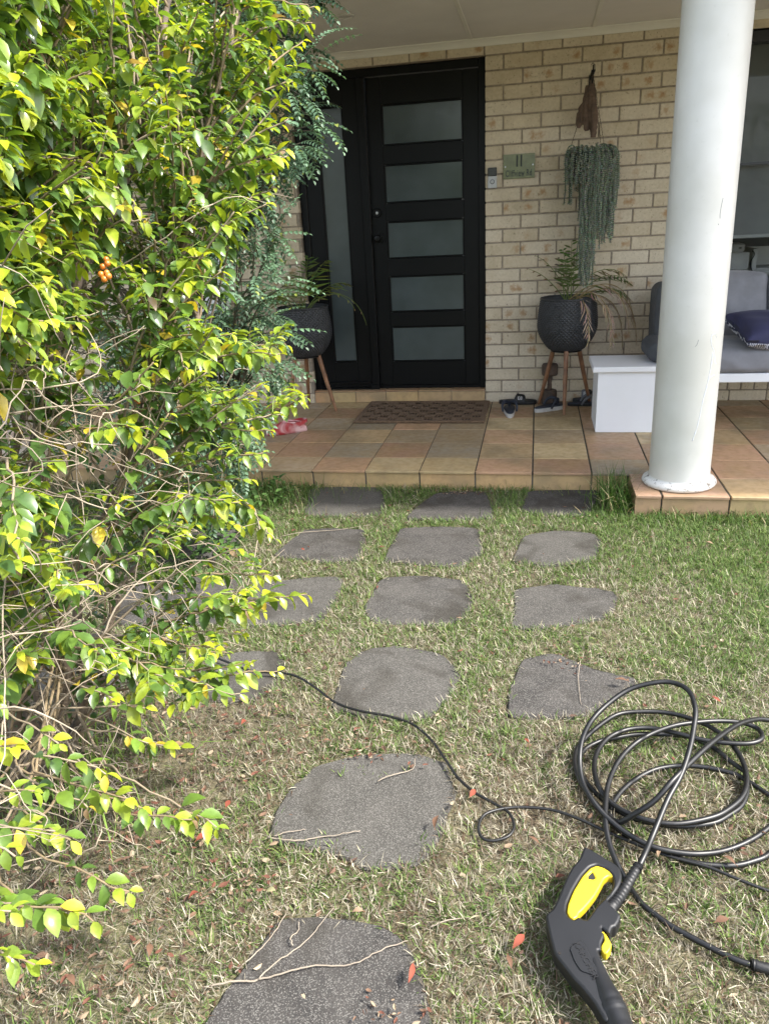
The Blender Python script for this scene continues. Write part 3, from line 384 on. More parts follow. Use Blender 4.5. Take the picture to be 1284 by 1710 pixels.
TIPS = [(-0.194,-3.395,1.777, 1),(-0.202,-3.4,1.742, 1),(-0.217,-3.441,1.698, 1),(-0.245,-3.499,1.641, 1),(-0.224,-3.512,1.606, 1),(-0.249,-3.548,1.566, 1),(-0.199,-3.675,1.505, 1),(-0.221,-3.645,1.448, 1),(-0.24,-3.578,1.439, 1),(-0.244,-3.682,1.398, 1),(-0.25,-3.644,1.372, 1),(-0.224,-3.798,1.333, 1),(-0.259,-3.796,1.347, 1),(-0.265,-3.895,1.317, 1),(-0.287,-3.936,1.208, 1),(-0.304,-3.984,1.235, 1),(-0.266,-4.057,1.109, 1),(-0.264,-3.994,1.082, 1),(-0.212,-3.845,1.018, 1),(-0.231,-3.733,1.021, 1),(-0.248,-3.814,1.021, 1),(-0.228,-3.93,0.968, 1),(-0.276,-3.907,0.93, 1),(-0.17,-3.811,0.912, 1),(-0.227,-3.837,0.878, 1),(-0.22,-3.946,0.865, 1),(-0.222,-3.991,0.83, 1),(-0.278,-3.941,0.75, 1),(-0.26,-4.066,0.74, 1),(-0.258,-4.072,0.687, 1),(-0.254,-3.896,0.582, 1),(-0.294,-4.021,0.613, 1),(-0.256,-4.087,0.543, 1),(-0.255,-3.928,0.501, 1),(-0.188,-3.898,0.435, 1),(-0.265,-4.027,0.48, 1),(-0.235,-4.069,0.481, 1),(-0.296,-4.062,0.412, 1),(-0.301,-4.142,0.413, 1),(-0.288,-4.053,0.333, 1),(-0.248,-3.992,0.272, 1),(-0.27,-4.177,0.33, 1),(-0.296,-4.205,0.46, 1),(-0.353,-4.317,0.288, 2),(-0.397,-4.336,0.402, 2),(-0.435,-4.379,0.451, 2),(-0.181,-4.527,0.303, 2),(-0.225,-4.53,0.317, 2),(-0.314,-4.564,0.39, 2),(-0.362,-4.603,0.4, 2),(-0.298,-4.551,0.36, 2),(-0.334,-4.577,0.45, 2),(-0.36,-4.663,0.388, 2),(-0.387,-4.679,0.497, 2),(-0.243,-4.71,0.344, 2),(-0.275,-4.754,0.333, 2),(-0.311,-4.756,0.347, 2),(-0.349,-4.808,0.293, 2),(-0.37,-4.823,0.321, 2),(-0.352,-4.816,0.41, 2),(-0.345,-4.785,0.484, 2),(-0.383,-4.61,0.532, 2),(-0.39,-4.698,0.59, 2),(-0.358,-4.698,0.435, 2),(-0.368,-4.779,0.376, 2),(-0.365,-4.398,0.366, 2),(-0.438,-4.208,0.467, 2),(-0.449,-4.259,0.483, 2),(-0.471,-4.357,1.55, 0),(-0.531,-4.189,1.379, 0),(-0.335,-4.3,1.389, 0),(-0.33,-4.214,1.331, 0),(-0.463,-2.943,1.763, 0),(-0.745,-3.821,1.392, 0),(-0.662,-3.026,1.913, 0),(-0.32,-3.329,1.933, 0),(-0.552,-3.156,0.756, 0),(-0.359,-4.514,1.145, 0),(-1.059,-3.5,1.897, 0),(-0.7,-4.143,1.611, 0),(-0.807,-3.926,1.295, 0),(-0.836,-3.65,1.194, 0),(-0.365,-4.114,1.731, 0),(-0.416,-3.835,0.875, 0),(-0.408,-3.431,1.733, 0),(-1.039,-3.744,1.305, 0),(-0.889,-3.959,1.406, 0),(-0.66,-3.719,1.496, 0),(-0.393,-3.266,1.489, 0),(-0.642,-3.481,1.964, 0),(-0.505,-3.637,0.788, 0),(-0.502,-3.321,1.38, 0),(-0.74,-3.659,1.068, 0),(-0.615,-3.62,0.617, 0),(-0.557,-3.769,0.958, 0),(-0.727,-3.925,1.826, 0),(-0.321,-4.01,1.53, 0),(-0.333,-4.587,1.23, 0),(-0.322,-4.581,1.372, 0),(-0.601,-4.069,1.202, 0),(-0.356,-3.467,1.572, 0),(-0.781,-3.641,1.514, 0),(-0.409,-4.589,1.326, 0),(-0.897,-3.753,1.031, 0),(-0.616,-4.155,0.938, 0),(-0.79,-4.444,0.634, 0),(-0.467,-4.253,1.502, 0),(-0.893,-3.603,1.11, 0),(-0.326,-4.559,1.207, 0),(-0.83,-3.139, 2.08, 0),(-0.359,-4.653,0.915, 0),(-0.631,-3.601,1.145, 0),(-0.483,-3.434,1.791, 0),(-0.519,-4.219,1.379, 0),(-0.303,-4.016,1.339, 0),(-0.813,-3.492,1.576, 0),(-0.592,-3.773,1.243, 0),(-0.376,-4.355,1.311, 0),(-0.586,-3.109,1.507, 0),(-0.543,-3.86,1.674, 0),(-0.865,-3.909,1.418, 0),(-0.795,-3.76,1.822, 0),(-0.624,-3.446,1.627, 0),(-0.346,-4.398,1.561, 0),(-0.586,-4.483,1.05, 0),(-0.885,-3.851,1.804, 0),(-0.786,-3.29,1.47, 0),(-0.426,-4.557,1.327, 0),(-0.533,-3.878,1.027, 0),(-0.327,-3.9,1.497, 0),(-0.37,-4.325,1.477, 0),(-0.59,-3.814,0.7, 0),(-0.446,-4.38,1.614, 0),(-0.76,-3.903,1.802, 0),(-0.765,-4.022,1.558, 0),(-0.634,-4.134,1.364, 0),(-0.783,-3.72,1.389, 0),(-0.316,-4.101,1.033, 0),(-0.908,-3.61,1.924, 0),(-0.439,-3.754,1.141, 0),(-0.406,-4.582,1.238, 0),(-0.357,-4.386,1.323, 0),(-0.409,-4.363,1.455, 0),(-0.832,-3.397,1.62, 0),(-0.352,-3.996,1.439, 0),(-0.411,-4.536,1.484, 0),(-0.41,-4.373,1.337, 0),(-0.371,-4.113,0.773, 0),(-0.598,-4.195,1.76, 0),(-0.547,-3.686,1.849, 0),(-0.998,-3.826,1.397, 0),(-0.481,-4.209,1.695, 0),(-0.421,-4.291,1.662, 0),(-0.457,-4.418,1.641, 0),(-0.334,-4.458,1.177, 0),(-1.01,-3.772,1.46, 0),(-0.267,-4.011,0.974, 0),(-0.466,-4.18,1.101, 0),(-0.394,-4.234,1.405, 0),(-0.757,-3.731,1.757, 0),(-0.344,-4.636,0.863, 0),(-0.711,-4.135,1.512, 0),(-0.383,-4.561,1.44, 0),(-0.323,-4.462,1.489, 0),(-0.581,-4.153,1.271, 0),(-0.741,-3.913,1.782, 0),(-0.707,-4.179,1.456, 0),(-0.565,-4.258,1.717, 0),(-0.603,-4.074,1.352, 0),(-0.491,-3.931,0.506, 0),(-0.731,-3.023,1.792, 0),(-1.013,-4.064,0.617, 0),(-0.719,-3.814,1.192, 0),(-0.379,-4.629,1.284, 0),(-0.372,-4.517,1.306, 0),(-0.922,-3.49,1.604, 0),(-0.598,-4.293,1.303, 0),(-0.778,-3.845,1.84, 0),(-0.553,-3.58,1.424, 0),(-0.569,-4.292,0.724, 0),(-0.461,-4.503,1.097, 0),(-0.538,-4.034,1.777, 0),(-0.717,-4.043,1.733, 0),(-0.711,-3.506,0.472, 0),(-0.612,-3.346,1.535, 0),(-0.477,-4.273,1.11, 0),(-0.746,-3.145,1.759, 0),(-0.678,-4.033,0.956, 0),(-0.681,-3.403,0.951, 0),(-0.636,-3.978,1.567, 0),(-0.623,-4.361,0.807, 0),(-0.828,-3.631,1.267, 0),(-0.922,-3.644,1.482, 0),(-0.736,-4.127,1.586, 0),(-0.617,-2.983,1.467, 0),(-0.477,-3.656,1.573, 0),(-0.34,-4.477,1.573, 0),(-0.667,-3.377,1.761, 0),(-0.438,-4.412,1.595, 0),(-0.699,-3.754,1.34, 0),(-0.477,-4.05,1.701, 0),(-0.63,-3.472,1.797, 0),(-0.543,-4.368,0.88, 0),(-0.415,-3.78,1.359, 0),(-0.724,-3.591,1.493, 0),(-0.814,-3.944,1.006, 0),(-0.478,-4.554,1.182, 0),(-0.571,-3.785,1.756, 0),(-0.316,-4.374,1.602, 0),(-0.417,-4.486,0.864, 0),(-0.321,-4.475,1.234, 0),(-0.415,-4.232,1.239, 0),(-0.513,-3.988,1.756, 0),(-0.325,-4.273,0.965, 0),(-0.704,-2.856,1.868, 0),(-0.648,-3.76,1.508, 0),(-0.344,-4.497,1.551, 0),(-0.87,-4.185,0.498, 0),(-0.25,-3.725,1.536, 0),(-0.722,-3.65,1.664, 0),(-0.459,-3.612,1.33, 0),(-0.345,-4.312,0.437, 0),(-0.551,-3.753,1.548, 0),(-0.72,-3.672,1.26, 0),(-0.48,-3.9,1.772, 0),(-0.643,-4.318,1.372, 0),(-0.816,-3.426,1.354, 0),(-0.343,-4.56,1.388, 0),(-0.359,-4.166,1.417, 0),(-0.386,-4.213,1.353, 0),(-0.538,-4.455,1.245, 0),(-0.285,-3.436,1.73, 0),(-0.637,-3.601,0.452, 0),(-0.501,-4.24,1.484, 0),(-0.365,-4.732,0.819, 0),(-0.341,-4.381,0.862, 0),(-0.659,-3.379,1.95, 0),(-0.817,-4.358,0.481, 0),(-0.79,-3.975,1.738, 0),(-0.552,-3.878,0.327, 0),(-0.741,-3.855,1.524, 0),(-0.435,-4.509,1.233, 0),(-0.503,-4.591,0.658, 0),(-0.652,-3.714,1.804, 0),(-0.77,-3.966,1.631, 0),(-0.573,-4.084,1.631, 0),(-0.362,-3.841,1.25, 0),(-0.864,-3.639,1.799, 0),(-0.785,-3.186,1.581, 0),(-0.319,-3.814,1.698, 0),(-0.392,-4.024,1.31, 0),(-0.316,-4.509,1.287, 0),(-0.907,-3.479,1.912, 0),(-0.442,-4.553,1.195, 0),(-0.357,-4.033,1.758, 0),(-0.735,-4.055,0.297, 0),(-0.862,-3.14,1.894, 0),(-0.572,-4.08,1.082, 0),(-0.419,-3.972,1.315, 0),(-0.358,-3.243,1.932, 0),(-0.454,-3.639,1.483, 0),(-0.334,-3.96,1.559, 0),(-0.409,-4.751,0.704, 0),(-0.356,-4.146,1.226, 0),(-0.706,-3.825,1.535, 0),(-0.51,-3.363,1.801, 0),(-0.864,-4.119,0.387, 0),(-0.901,-3.327,1.825, 0),(-0.633,-3.345,1.806, 0),(-0.525,-2.661, 2.209, 0),(-0.629,-3.481,1.069, 0),(-0.732,-3.5,1.732, 0),(-0.361,-4.072,1.73, 0),(-0.662,-3.987,1.546, 0),(-0.434,-3.86,0.974, 0),(-0.517,-3.53,1.456, 0),(-0.339,-4.411,1.622, 0),(-0.431,-4.469,1.621, 0),(-0.713,-3.69,1.152, 0),(-0.501,-4.615,0.61, 0),(-0.392,-4.238,1.632, 0),(-0.71,-3.561,1.961, 0),(-0.93,-3.845,1.328, 0),(-0.513,-4.158,1.226, 0),(-0.751,-3.942,1.415, 0),(-0.461,-3.952,1.585, 0),(-0.363,-3.991,1.691, 0),(-0.634,-4.316,1.438, 0),(-1.148,-3.598,1.839, 0),(-0.348,-4.49,1.588, 0),(-0.393,-4.296,1.262, 0),(-0.451,-3.483,1.476, 0),(-0.336,-4.011,1.531, 0),(-0.536,-3.762,0.351, 0),(-0.625,-3.632,1.754, 0),(-0.522,-4.089,0.399, 0),(-0.414,-4.278,1.208, 0),(-0.42,-4.33,1.47, 0),(-0.475,-4.547,0.655, 0),(-0.484,-4.687,0.724, 0),(-0.791,-3.807,0.762, 0),(-0.695,-3.278,1.437, 0),(-0.407,-4.335,1.651, 0),(-0.438,-4.093,1.633, 0),(-0.365,-4.114,1.335, 0),(-0.319,-4.044,1.218, 0),(-0.497,-4.337,1.651, 0),(-0.557,-4.041,1.617, 0),(-0.737,-3.332,1.455, 0),(-0.671,-3.1,1.347, 0),(-0.489,-4.059,1.594, 0),(-0.574,-3.623,1.541, 0),(-0.785,-3.922,1.214, 0),(-0.64,-4.267,0.747, 0),(-0.376,-3.269,1.737, 0),(-0.394,-4.124,1.455, 0),(-0.356,-4.254,1.499, 0),(-0.317,-4.539,1.379, 0),(-0.415,-4.582,0.882, 0),(-0.588,-4.125,1.715, 0),(-0.828,-3.568,1.961, 0),(-0.419,-4.372,1.108, 0),(-0.328,-4.42,1.64, 0),(-0.93,-3.54,1.87, 0),(-0.814,-3.803,1.315, 0),(-0.32,-4.667,0.913, 0),(-0.427,-4.509,1.1, 0),(-0.635,-4.102,1.531, 0),(-0.701,-3.115,1.545, 0),(-0.662,-3.418,1.809, 0),(-0.356,-4.13,0.952, 0),(-0.669,-3.715,1.173, 0),(-0.765,-3.6,1.395, 0),(-0.616,-3.682,1.46, 0),(-0.616,-4.088,1.422, 0),(-0.94,-3.905,1.029, 0),(-0.338,-4.155,1.729, 0),(-0.954,-3.748,1.531, 0),(-0.641,-3.841,1.772, 0),(-0.891,-3.59,1.946, 0),(-0.527,-4.296,1.248, 0),(-0.49,-3.642,1.701, 0),(-0.604,-3.641,1.347, 0),(-0.682,-3.637,1.595, 0),(-0.428,-4.088,1.23, 0),(-0.48,-3.379,1.858, 0),(-0.671,-3.618,1.725, 0),(-0.38,-4.203,1.393, 0),(-0.81,-4.189,0.414, 0),(-0.726,-3.198,1.623, 0),(-0.455,-4.341,1.206, 0),(-0.498,-4.278,1.731, 0),(-0.636,-4.115,1.365, 0),(-0.458,-4.514,1.22, 0),(-0.429,-3.522,1.726, 0),(-0.264,-3.647,1.832, 0),(-0.878,-3.48,1.998, 0),(-0.496,-4.341,1.107, 0),(-0.851,-3.618,1.06, 0),(-0.401,-4.224,1.48, 0),(-0.368,-4.563,1.331, 0),(-0.563,-4.443,1.3, 0),(-0.376,-4.371,1.473, 0),(-0.362,-4.483,0.743, 0),(-0.471,-4.14,0.39, 0),(-0.441,-4.484,1.463, 0),(-0.363,-3.247,1.79, 0),(-0.561,-2.877,1.458, 0),(-0.801,-4.286,0.838, 0),(-0.43,-4.165,0.465, 0),(-0.601,-4.237,1.372, 0),(-0.904,-3.735,1.354, 0),(-0.309,-3.547,1.882, 0),(-0.308,-4.534,1.481, 0),(-0.739,-3.747,1.386, 0),(-0.412,-3.897,1.55, 0),(-0.507,-3.805,1.445, 0),(-0.445,-4.02,0.626, 0),(-0.558,-4.343,1.569, 0),(-0.835,-4.044,1.517, 0),(-0.83,-3.57,1.378, 0),(-0.419,-3.958,1.591, 0),(-0.486,-3.251,1.793, 0),(-0.454,-4.461,0.893, 0),(-0.328,-4.201,1.069, 0),(-0.833,-3.088,1.913, 0),(-0.463,-4.24,1.17, 0),(-0.812,-3.632,0.519, 0),(-0.501,-3.676,1.048, 0),(-0.824,-4.14,1.044, 0),(-0.826,-3.998,1.384, 0),(-0.619,-4.284,0.889, 0),(-0.514,-3.498,1.596, 0),(-0.634,-4.113,1.434, 0),(-0.319,-4.041,1.465, 0),(-0.66,-3.848,1.648, 0),(-0.673,-3.925,1.412, 0),(-0.787,-3.225, 2.028, 0),(-0.661,-2.914,1.757, 0),(-0.784,-3.149,1.448, 0),(-0.671,-3.882,1.394, 0),(-0.318,-3.619,1.807, 0),(-0.948,-3.693,1.405, 0),(-0.466,-3.118,1.713, 0),(-0.519,-3.511,1.53, 0),(-0.566,-3.637,1.597, 0),(-0.32,-4.515,1.523, 0),(-0.552,-3.921,1.841, 0),(-0.438,-3.898,1.746, 0),(-0.686,-3.584,0.933, 0),(-0.928,-3.74,1.8, 0),(-0.565,-2.735, 2.178, 0),(-0.741,-4.012,0.79, 0),(-0.808,-4.325,0.402, 0),(-0.414,-4.206,1.31, 0),(-0.332,-3.443,1.734, 0),(-0.463,-4.184,1.644, 0),(-0.343,-4.451,1.521, 0),(-0.564,-4.272,1.475, 0),(-0.714,-3.427,1.886, 0),(-0.617,-2.923,1.589, 0),(-0.539,-2.848,1.68, 0),(-0.681,-3.701,1.176, 0),(-0.369,-3.562,1.335, 0),(-0.463,-4.201,1.719, 0),(-1.072,-3.99,1.006, 0),(-0.754,-3.195,1.488, 0),(-0.591,-4.62,0.664, 0),(-0.334,-4.441,1.581, 0),(-0.685,-4.309,0.819, 0),(-0.615,-2.902,1.889, 0),(-0.438,-3.961,0.728, 0),(-0.503,-4.158,1.323, 0),(-0.385,-4.253,0.714, 0),(-0.346,-3.954,0.998, 0),(-0.835,-3.535,1.342, 0),(-0.34,-4.636,1.201, 0),(-0.586,-4.348,1.109, 0),(-0.638,-3.776,1.618, 0),(-0.586,-4.184,1.393, 0),(-0.62,-3.821,1.459, 0),(-0.38,-4.088,1.049, 0),(-0.402,-4.149,1.469, 0),(-0.255,-3.577,1.65, 0),(-0.768,-2.975,1.725, 0),(-1.049,-3.926,0.749, 0),(-0.618,-3.918,0.271, 0),(-0.385,-4.468,0.62, 0),(-0.581,-4.237,1.599, 0),(-0.438,-4.304,1.183, 0),(-0.782,-3.61,1.333, 0),(-0.517,-3.355,0.753, 0),(-0.64,-4.198,1.314, 0),(-0.469,-3.169,1.639, 0),(-0.917,-3.805,1.038, 0),(-0.608,-3.257,1.332, 0),(-0.36,-4.532,1.395, 0),(-0.827,-3.903,1.279, 0),(-0.339,-4.437,1.452, 0),(-0.36,-4.306,1.503, 0),(-0.588,-3.552,1.24, 0),(-0.478,-4.419,0.855, 0),(-0.575,-4.641,0.668, 0),(-0.519,-4.33,1.552, 0),(-0.316,-4.521,1.18, 0),(-0.362,-4.226,0.422, 0),(-0.886,-3.826,1.625, 0),(-0.425,-4.252,1.412, 0),(-0.585,-2.573,1.954, 0),(-0.369,-4.482,1.448, 0),(-0.628,-4.04,1.669, 0),(-0.912,-3.891,1.078, 0),(-0.495,-3.874,1.197, 0),(-0.389,-4.145,1.543, 0),(-0.391,-4.509,0.781, 0),(-0.626,-4.451,1.105, 0),(-0.818,-3.921,1.78, 0),(-0.377,-3.58,1.698, 0),(-0.764,-3.542,0.964, 0),(-0.571,-3.807,0.122, 0),(-0.518,-3.785,1.723, 0),(-0.468,-4.465,1.414, 0),(-0.312,-4.432,1.515, 0),(-0.625,-4.289,1.28, 0),(-0.432,-3.928,1.76, 0),(-0.441,-4.149,1.569, 0),(-0.443,-4.287,1.608, 0),(-0.869,-3.403,1.448, 0),(-0.554,-4.226,1.46, 0),(-0.562,-3.936,1.8, 0),(-0.541,-4.011,1.341, 0),(-0.622,-3.696,1.282, 0),(-0.547,-3.607,1.24, 0),(-0.33,-4.256,1.523, 0),(-0.759,-3.495,1.79, 0),(-0.855,-3.849,1.627, 0),(-0.868,-3.596,1.676, 0),(-0.711,-3.953,1.581, 0),(-0.561,-3.599,1.883, 0),(-0.549,-4.395,0.674, 0),(-0.657,-3.27, 2.001, 0),(-0.357,-3.917,1.384, 0),(-0.543,-3.145,1.704, 0),(-0.69,-4.522,0.642, 0),(-0.408,-4.125,1.681, 0),(-0.745,-3.694,1.643, 0),(-0.629,-4.226,1.267, 0),(-0.377,-3.788,1.608, 0),(-0.74,-3.125,1.613, 0),(-0.439,-3.882,1.666, 0),(-0.83,-3.902,1.678, 0),(-0.54,-4.63,0.832, 0),(-0.558,-4.378,1.454, 0),(-0.47,-4.346,1.608, 0),(-0.472,-4.27,0.477, 0),(-0.95,-3.95,1.317, 0),(-0.676,-3.788,1.317, 0),(-0.423,-4.304,1.275, 0),(-0.334,-3.987,1.71, 0),(-0.361,-3.564,1.375, 0),(-0.881,-3.583,1.777, 0),(-0.551,-4.414,1.296, 0),(-1.017,-3.638,1.892, 0),(-0.426,-4.453,1.559, 0),(-0.301,-4.573,1.385, 0),(-0.735,-3.445,1.889, 0),(-0.666,-2.909, 2.017, 0),(-0.362,-3.856,1.459, 0),(-0.567,-4.069,1.161, 0),(-0.536,-3.711,1.042, 0),(-0.718,-3.499,1.664, 0),(-0.42,-4.309,1.528, 0),(-0.876,-3.93,1.067, 0),(-0.842,-3.851,1.451, 0),(-0.319,-4.55,1.15, 0),(-0.804,-3.323,1.516, 0),(-0.364,-4.451,1.383, 0),(-0.963,-3.644,1.781, 0),(-0.903,-3.427,1.737, 3),(-0.899,-4.204,1.478, 3),(-0.796,-4.312,1.81, 3),(-1.132,-4.622,1.736, 3),(-0.903,-3.367,1.544, 3),(-0.801,-4.643, 2.179, 3),(-1.019,-3.484,1.582, 3),(-1.113,-3.462,1.291, 3),(-1.517,-3.57, 2.139, 3),(-1.472,-3.88,1.66, 3),(-1.389,-3.435,1.368, 3),(-0.92,-4.082,1.19, 3),(-0.738,-4.479,1.132, 3),(-1.671,-4.174,1.035, 3),(-1.545,-3.288,1.331, 3),(-0.985,-4.38,1.017, 3),(-1.693,-4.517, 2.24, 3),(-1.243,-4.325,1.061, 3),(-1.058,-4.226,1.234, 3),(-1.263,-3.633,1.444, 3),(-1.139,-4.417,1.727, 3),(-1.658,-3.316, 2.207, 3),(-1.124,-3.989,1.516, 3),(-0.951,-3.832,1.923, 3),(-1.257,-4.1,1.94, 3),(-1.519,-4.187,1.313, 3),(-1.494,-3.405,1.406, 3),(-0.963,-4.627, 2.202, 3),(-1.231,-3.584,1.138, 3),(-1.096,-3.482,1.376, 3),(-1.607,-4.126, 2.0, 3),(-0.938,-4.604,1.421, 3),(-0.784,-4.267,1.112, 3),(-0.832,-3.47,1.579, 3),(-1.003,-3.573, 2.088, 3),(-1.511,-3.605, 2.201, 3),(-0.911,-3.917,1.512, 3),(-0.72,-3.21, 2.046, 3),(-1.194,-3.36, 2.137, 3),(-1.196,-4.502,1.796, 3),(-1.565,-4.198,1.739, 3),(-1.198,-3.734, 2.067, 3),(-0.752,-4.234, 2.24, 3),(-1.377,-4.177,1.983, 3),(-0.724,-3.939, 2.035, 3),(-0.874,-4.228,1.803, 3),(-0.762,-4.669,1.161, 3),(-0.828,-3.851,1.546, 3),(-0.907,-4.034,1.181, 3),(-1.35,-3.559,1.834, 3),(-1.205,-4.683, 2.295, 3),(-1.621,-4.283, 2.027, 3),(-0.762,-3.668,1.497, 3),(-0.954,-3.698,1.752, 3),(-0.915,-3.871,1.7, 3),(-1.442,-3.534,1.139, 3),(-1.605,-3.756,1.06, 3),(-0.825,-4.411,1.607, 3),(-1.44,-3.977,1.801, 3),(-1.503,-3.884, 2.265, 3),(-1.551,-4.372,1.254, 3),(-1.593,-4.682, 2.246, 3),(-0.737,-4.641, 2.083, 3),(-1.121,-4.389, 2.147, 3),(-1.584,-3.74,1.874, 3),(-1.001,-4.345,1.194, 3),(-1.069,-4.259,1.787, 3),(-0.961,-4.651,1.943, 3),(-0.721,-4.095,1.747, 3),(-1.37,-3.38,1.289, 3),(-1.6,-3.946,1.578, 3),(-1.13,-4.394, 2.207, 3),(-1.165,-4.117,1.971, 3),(-1.662,-3.318, 2.085, 3),(-1.443,-4.02,1.051, 3),(-0.907,-3.24,1.775, 3),(-0.722,-3.992, 2.129, 3),(-0.856,-3.311,1.597, 3),(-1.191,-4.648, 2.237, 3),(-1.612,-3.828,1.784, 3),(-1.526,-4.174,1.39, 3),(-1.691,-4.1,1.496, 3),(-0.982,-3.651, 2.232, 3),(-0.829,-4.316,1.794, 3),(-1.007,-3.517,1.182, 3),(-1.368,-3.779,1.409, 3),(-0.784,-4.078,1.92, 3),(-1.632,-3.353, 2.265, 3),(-0.735,-4.188, 2.083, 3),(-0.717,-4.539,1.096, 3),(-1.036,-3.217,1.04, 3),(-0.862,-3.71,1.618, 3),(-1.557,-3.939,1.648, 3),(-1.499,-3.35,1.962, 3),(-1.534,-3.768,1.778, 3),(-0.762,-3.228, 2.157, 3),(-1.646,-4.068,1.2, 3),(-0.949,-4.576, 2.077, 3),(-1.084,-3.737, 2.228, 3),(-0.831,-3.602,1.816, 3),(-1.153,-3.923,1.038, 3),(-1.504,-3.667,1.539, 3),(-1.249,-3.431,1.502, 3),(-0.972,-3.494, 2.082, 3),(-1.465,-3.789,1.607, 3),(-1.113,-4.571,1.247, 3),(-1.454,-3.524, 2.018, 3),(-1.317,-3.792,1.573, 3),(-1.163,-4.3,1.447, 3),(-0.742,-3.373,1.158, 3),(-1.581,-3.403,1.577, 3),(-1.06,-3.795,1.786, 3),(-0.794,-4.47, 2.119, 3),(-1.44,-4.586,1.386, 3),(-1.185,-3.496,1.754, 3),(-0.73,-4.416,1.493, 3),(-1.126,-3.814,1.905, 3),(-1.194,-4.549, 2.017, 3),(-0.906,-4.593, 2.057, 3),(-1.694,-3.674,1.809, 3),(-1.403,-4.566,1.335, 3),(-1.075,-3.899, 2.058, 3),(-1.528,-3.769,1.395, 3),(-1.657,-4.419,1.144, 3),(-1.541,-4.643, 2.269, 3),(-1.34,-3.564,1.549, 3),(-1.189,-4.322, 2.228, 3),(-1.489,-3.26, 2.014, 3),(-0.836,-4.554, 2.283, 3),(-1.047,-3.831,1.738, 3),(-1.255,-3.27, 2.275, 3),(-0.748,-4.488,1.689, 3),(-1.0,-4.425, 2.158, 3),(-0.948,-4.519,1.386, 3),(-1.019,-3.378, 2.298, 3),(-1.424,-3.446,1.762, 3),(-1.338,-4.34,1.137, 3),(-1.665,-4.055,1.157, 3),(-1.496,-4.217,1.177, 3),(-1.498,-4.316, 2.268, 3),(-1.276,-3.774,1.703, 3),(-0.74,-3.461, 2.204, 3),(-0.828,-3.593, 2.139, 3),(-1.368,-3.788,1.43, 3),(-0.775,-4.298, 2.3, 3),(-1.464,-4.19,1.965, 3),(-1.128,-4.378,1.165, 3),(-0.824,-4.389,1.663, 3),(-0.863,-3.971,1.62, 3),(-1.536,-3.296,1.782, 3),(-1.032,-4.11,1.925, 3),(-1.321,-4.432,1.463, 3),(-0.938,-3.404,1.668, 3),(-1.04,-3.298,1.845, 3),(-0.724,-4.321, 2.134, 3),(-0.949,-3.844,1.77, 3),(-1.532,-4.675,1.041, 3),(-0.809,-4.103,1.782, 3),(-1.257,-3.382,1.958, 3),(-1.326,-3.742,1.279, 3),(-0.757,-4.46, 2.185, 3),(-1.164,-4.479, 2.279, 3),(-1.501,-3.682,1.338, 3),(-1.566,-3.513, 2.157, 3),(-0.808,-3.69,1.835, 3),(-1.543,-3.203,1.426, 3),(-1.062,-4.662,1.411, 3),(-1.177,-3.989,1.537, 3),(-1.317,-4.671,1.84, 3),(-1.345,-4.531,1.479, 3),(-0.597,-3.656, 2.149, 3),(-1.178,-3.774, 2.26, 3),(-0.792,-3.43, 2.12, 3),(-0.751,-4.37,1.98, 3),(-1.096,-4.213, 2.005, 3),(-1.186,-3.481, 2.252, 3),(-0.786,-3.838, 2.07, 3),(-0.39,-3.664, 2.156, 3),(-1.277,-4.4,1.921, 3),(-0.538,-4.369, 2.17, 3),(-0.756,-4.029, 2.078, 3),(-0.313,-3.446, 2.353, 3),(-0.736,-3.448, 2.321, 3),(-1.057,-4.26,1.987, 3),(-1.191,-4.01, 2.265, 3),(-1.081,-4.319, 2.102, 3),(-0.819,-3.52, 2.435, 3),(-0.437,-4.14, 2.394, 3),(-1.005,-3.815, 2.221, 3),(-1.055,-3.859, 2.058, 3),(-0.464,-4.165, 2.369, 3),(-1.102,-4.391, 2.163, 3),(-0.374,-3.765, 2.051, 3),(-0.769,-4.069, 2.297, 3),(-0.997,-4.232, 2.499, 3),(-1.259,-4.264, 2.092, 3),(-0.951,-3.846, 2.197, 3),(-1.137,-3.57, 2.326, 3),(-1.108,-4.231,1.967, 3),(-0.763,-3.764, 2.332, 3),(-1.05,-3.534, 2.441, 3),(-0.803,-4.28, 2.004, 3),(-0.544,-4.334, 2.275, 3),(-0.548,-4.38,1.988, 3),(-1.047,-3.962, 2.41, 3),(-0.461,-4.011,1.907, 3),(-0.732,-4.205, 2.074, 3),(-0.322,-4.112, 2.137, 3),(-0.594,-3.468,1.937, 3),(-0.681,-3.738,1.976, 3),(-1.193,-4.067, 2.103, 3),(-0.567,-3.431, 2.297, 3),(-0.849,-3.403, 2.461, 3),(-0.838,-3.93, 2.211, 3),(-1.189,-3.756, 2.327, 3),(-0.801,-3.816, 2.445, 3),(-0.647,-3.711, 2.43, 3),(-0.529,-3.942, 2.474, 3),(-0.306,-4.32, 2.5, 3),(-1.125,-3.521, 2.285, 3),(-0.48,-4.054, 2.072, 3),(-1.115,-4.279,1.968, 3),(-1.122,-3.58, 2.223, 3),(-0.398,-3.414, 2.164, 3),(-1.115,-3.504,1.968, 3),(-0.76,-3.555,1.975, 3),(-1.019,-3.749,1.958, 3),(-0.391,-3.652, 2.233, 3),(-0.484,-4.26, 2.408, 3),(-0.734,-4.016, 2.388, 3),(-0.82,-4.357, 2.319, 3),(-1.262,-3.837, 2.031, 3),(-0.868,-3.981, 2.319, 3),(-0.63,-4.048, 2.037, 3),(-0.483,-4.335, 2.25, 3),(-0.537,-3.772,1.916, 3),(-1.213,-3.758, 2.372, 3),(-0.635,-3.415, 2.32, 3),(-0.853,-3.443, 2.043, 3),(-1.183,-4.01,1.917, 3)]
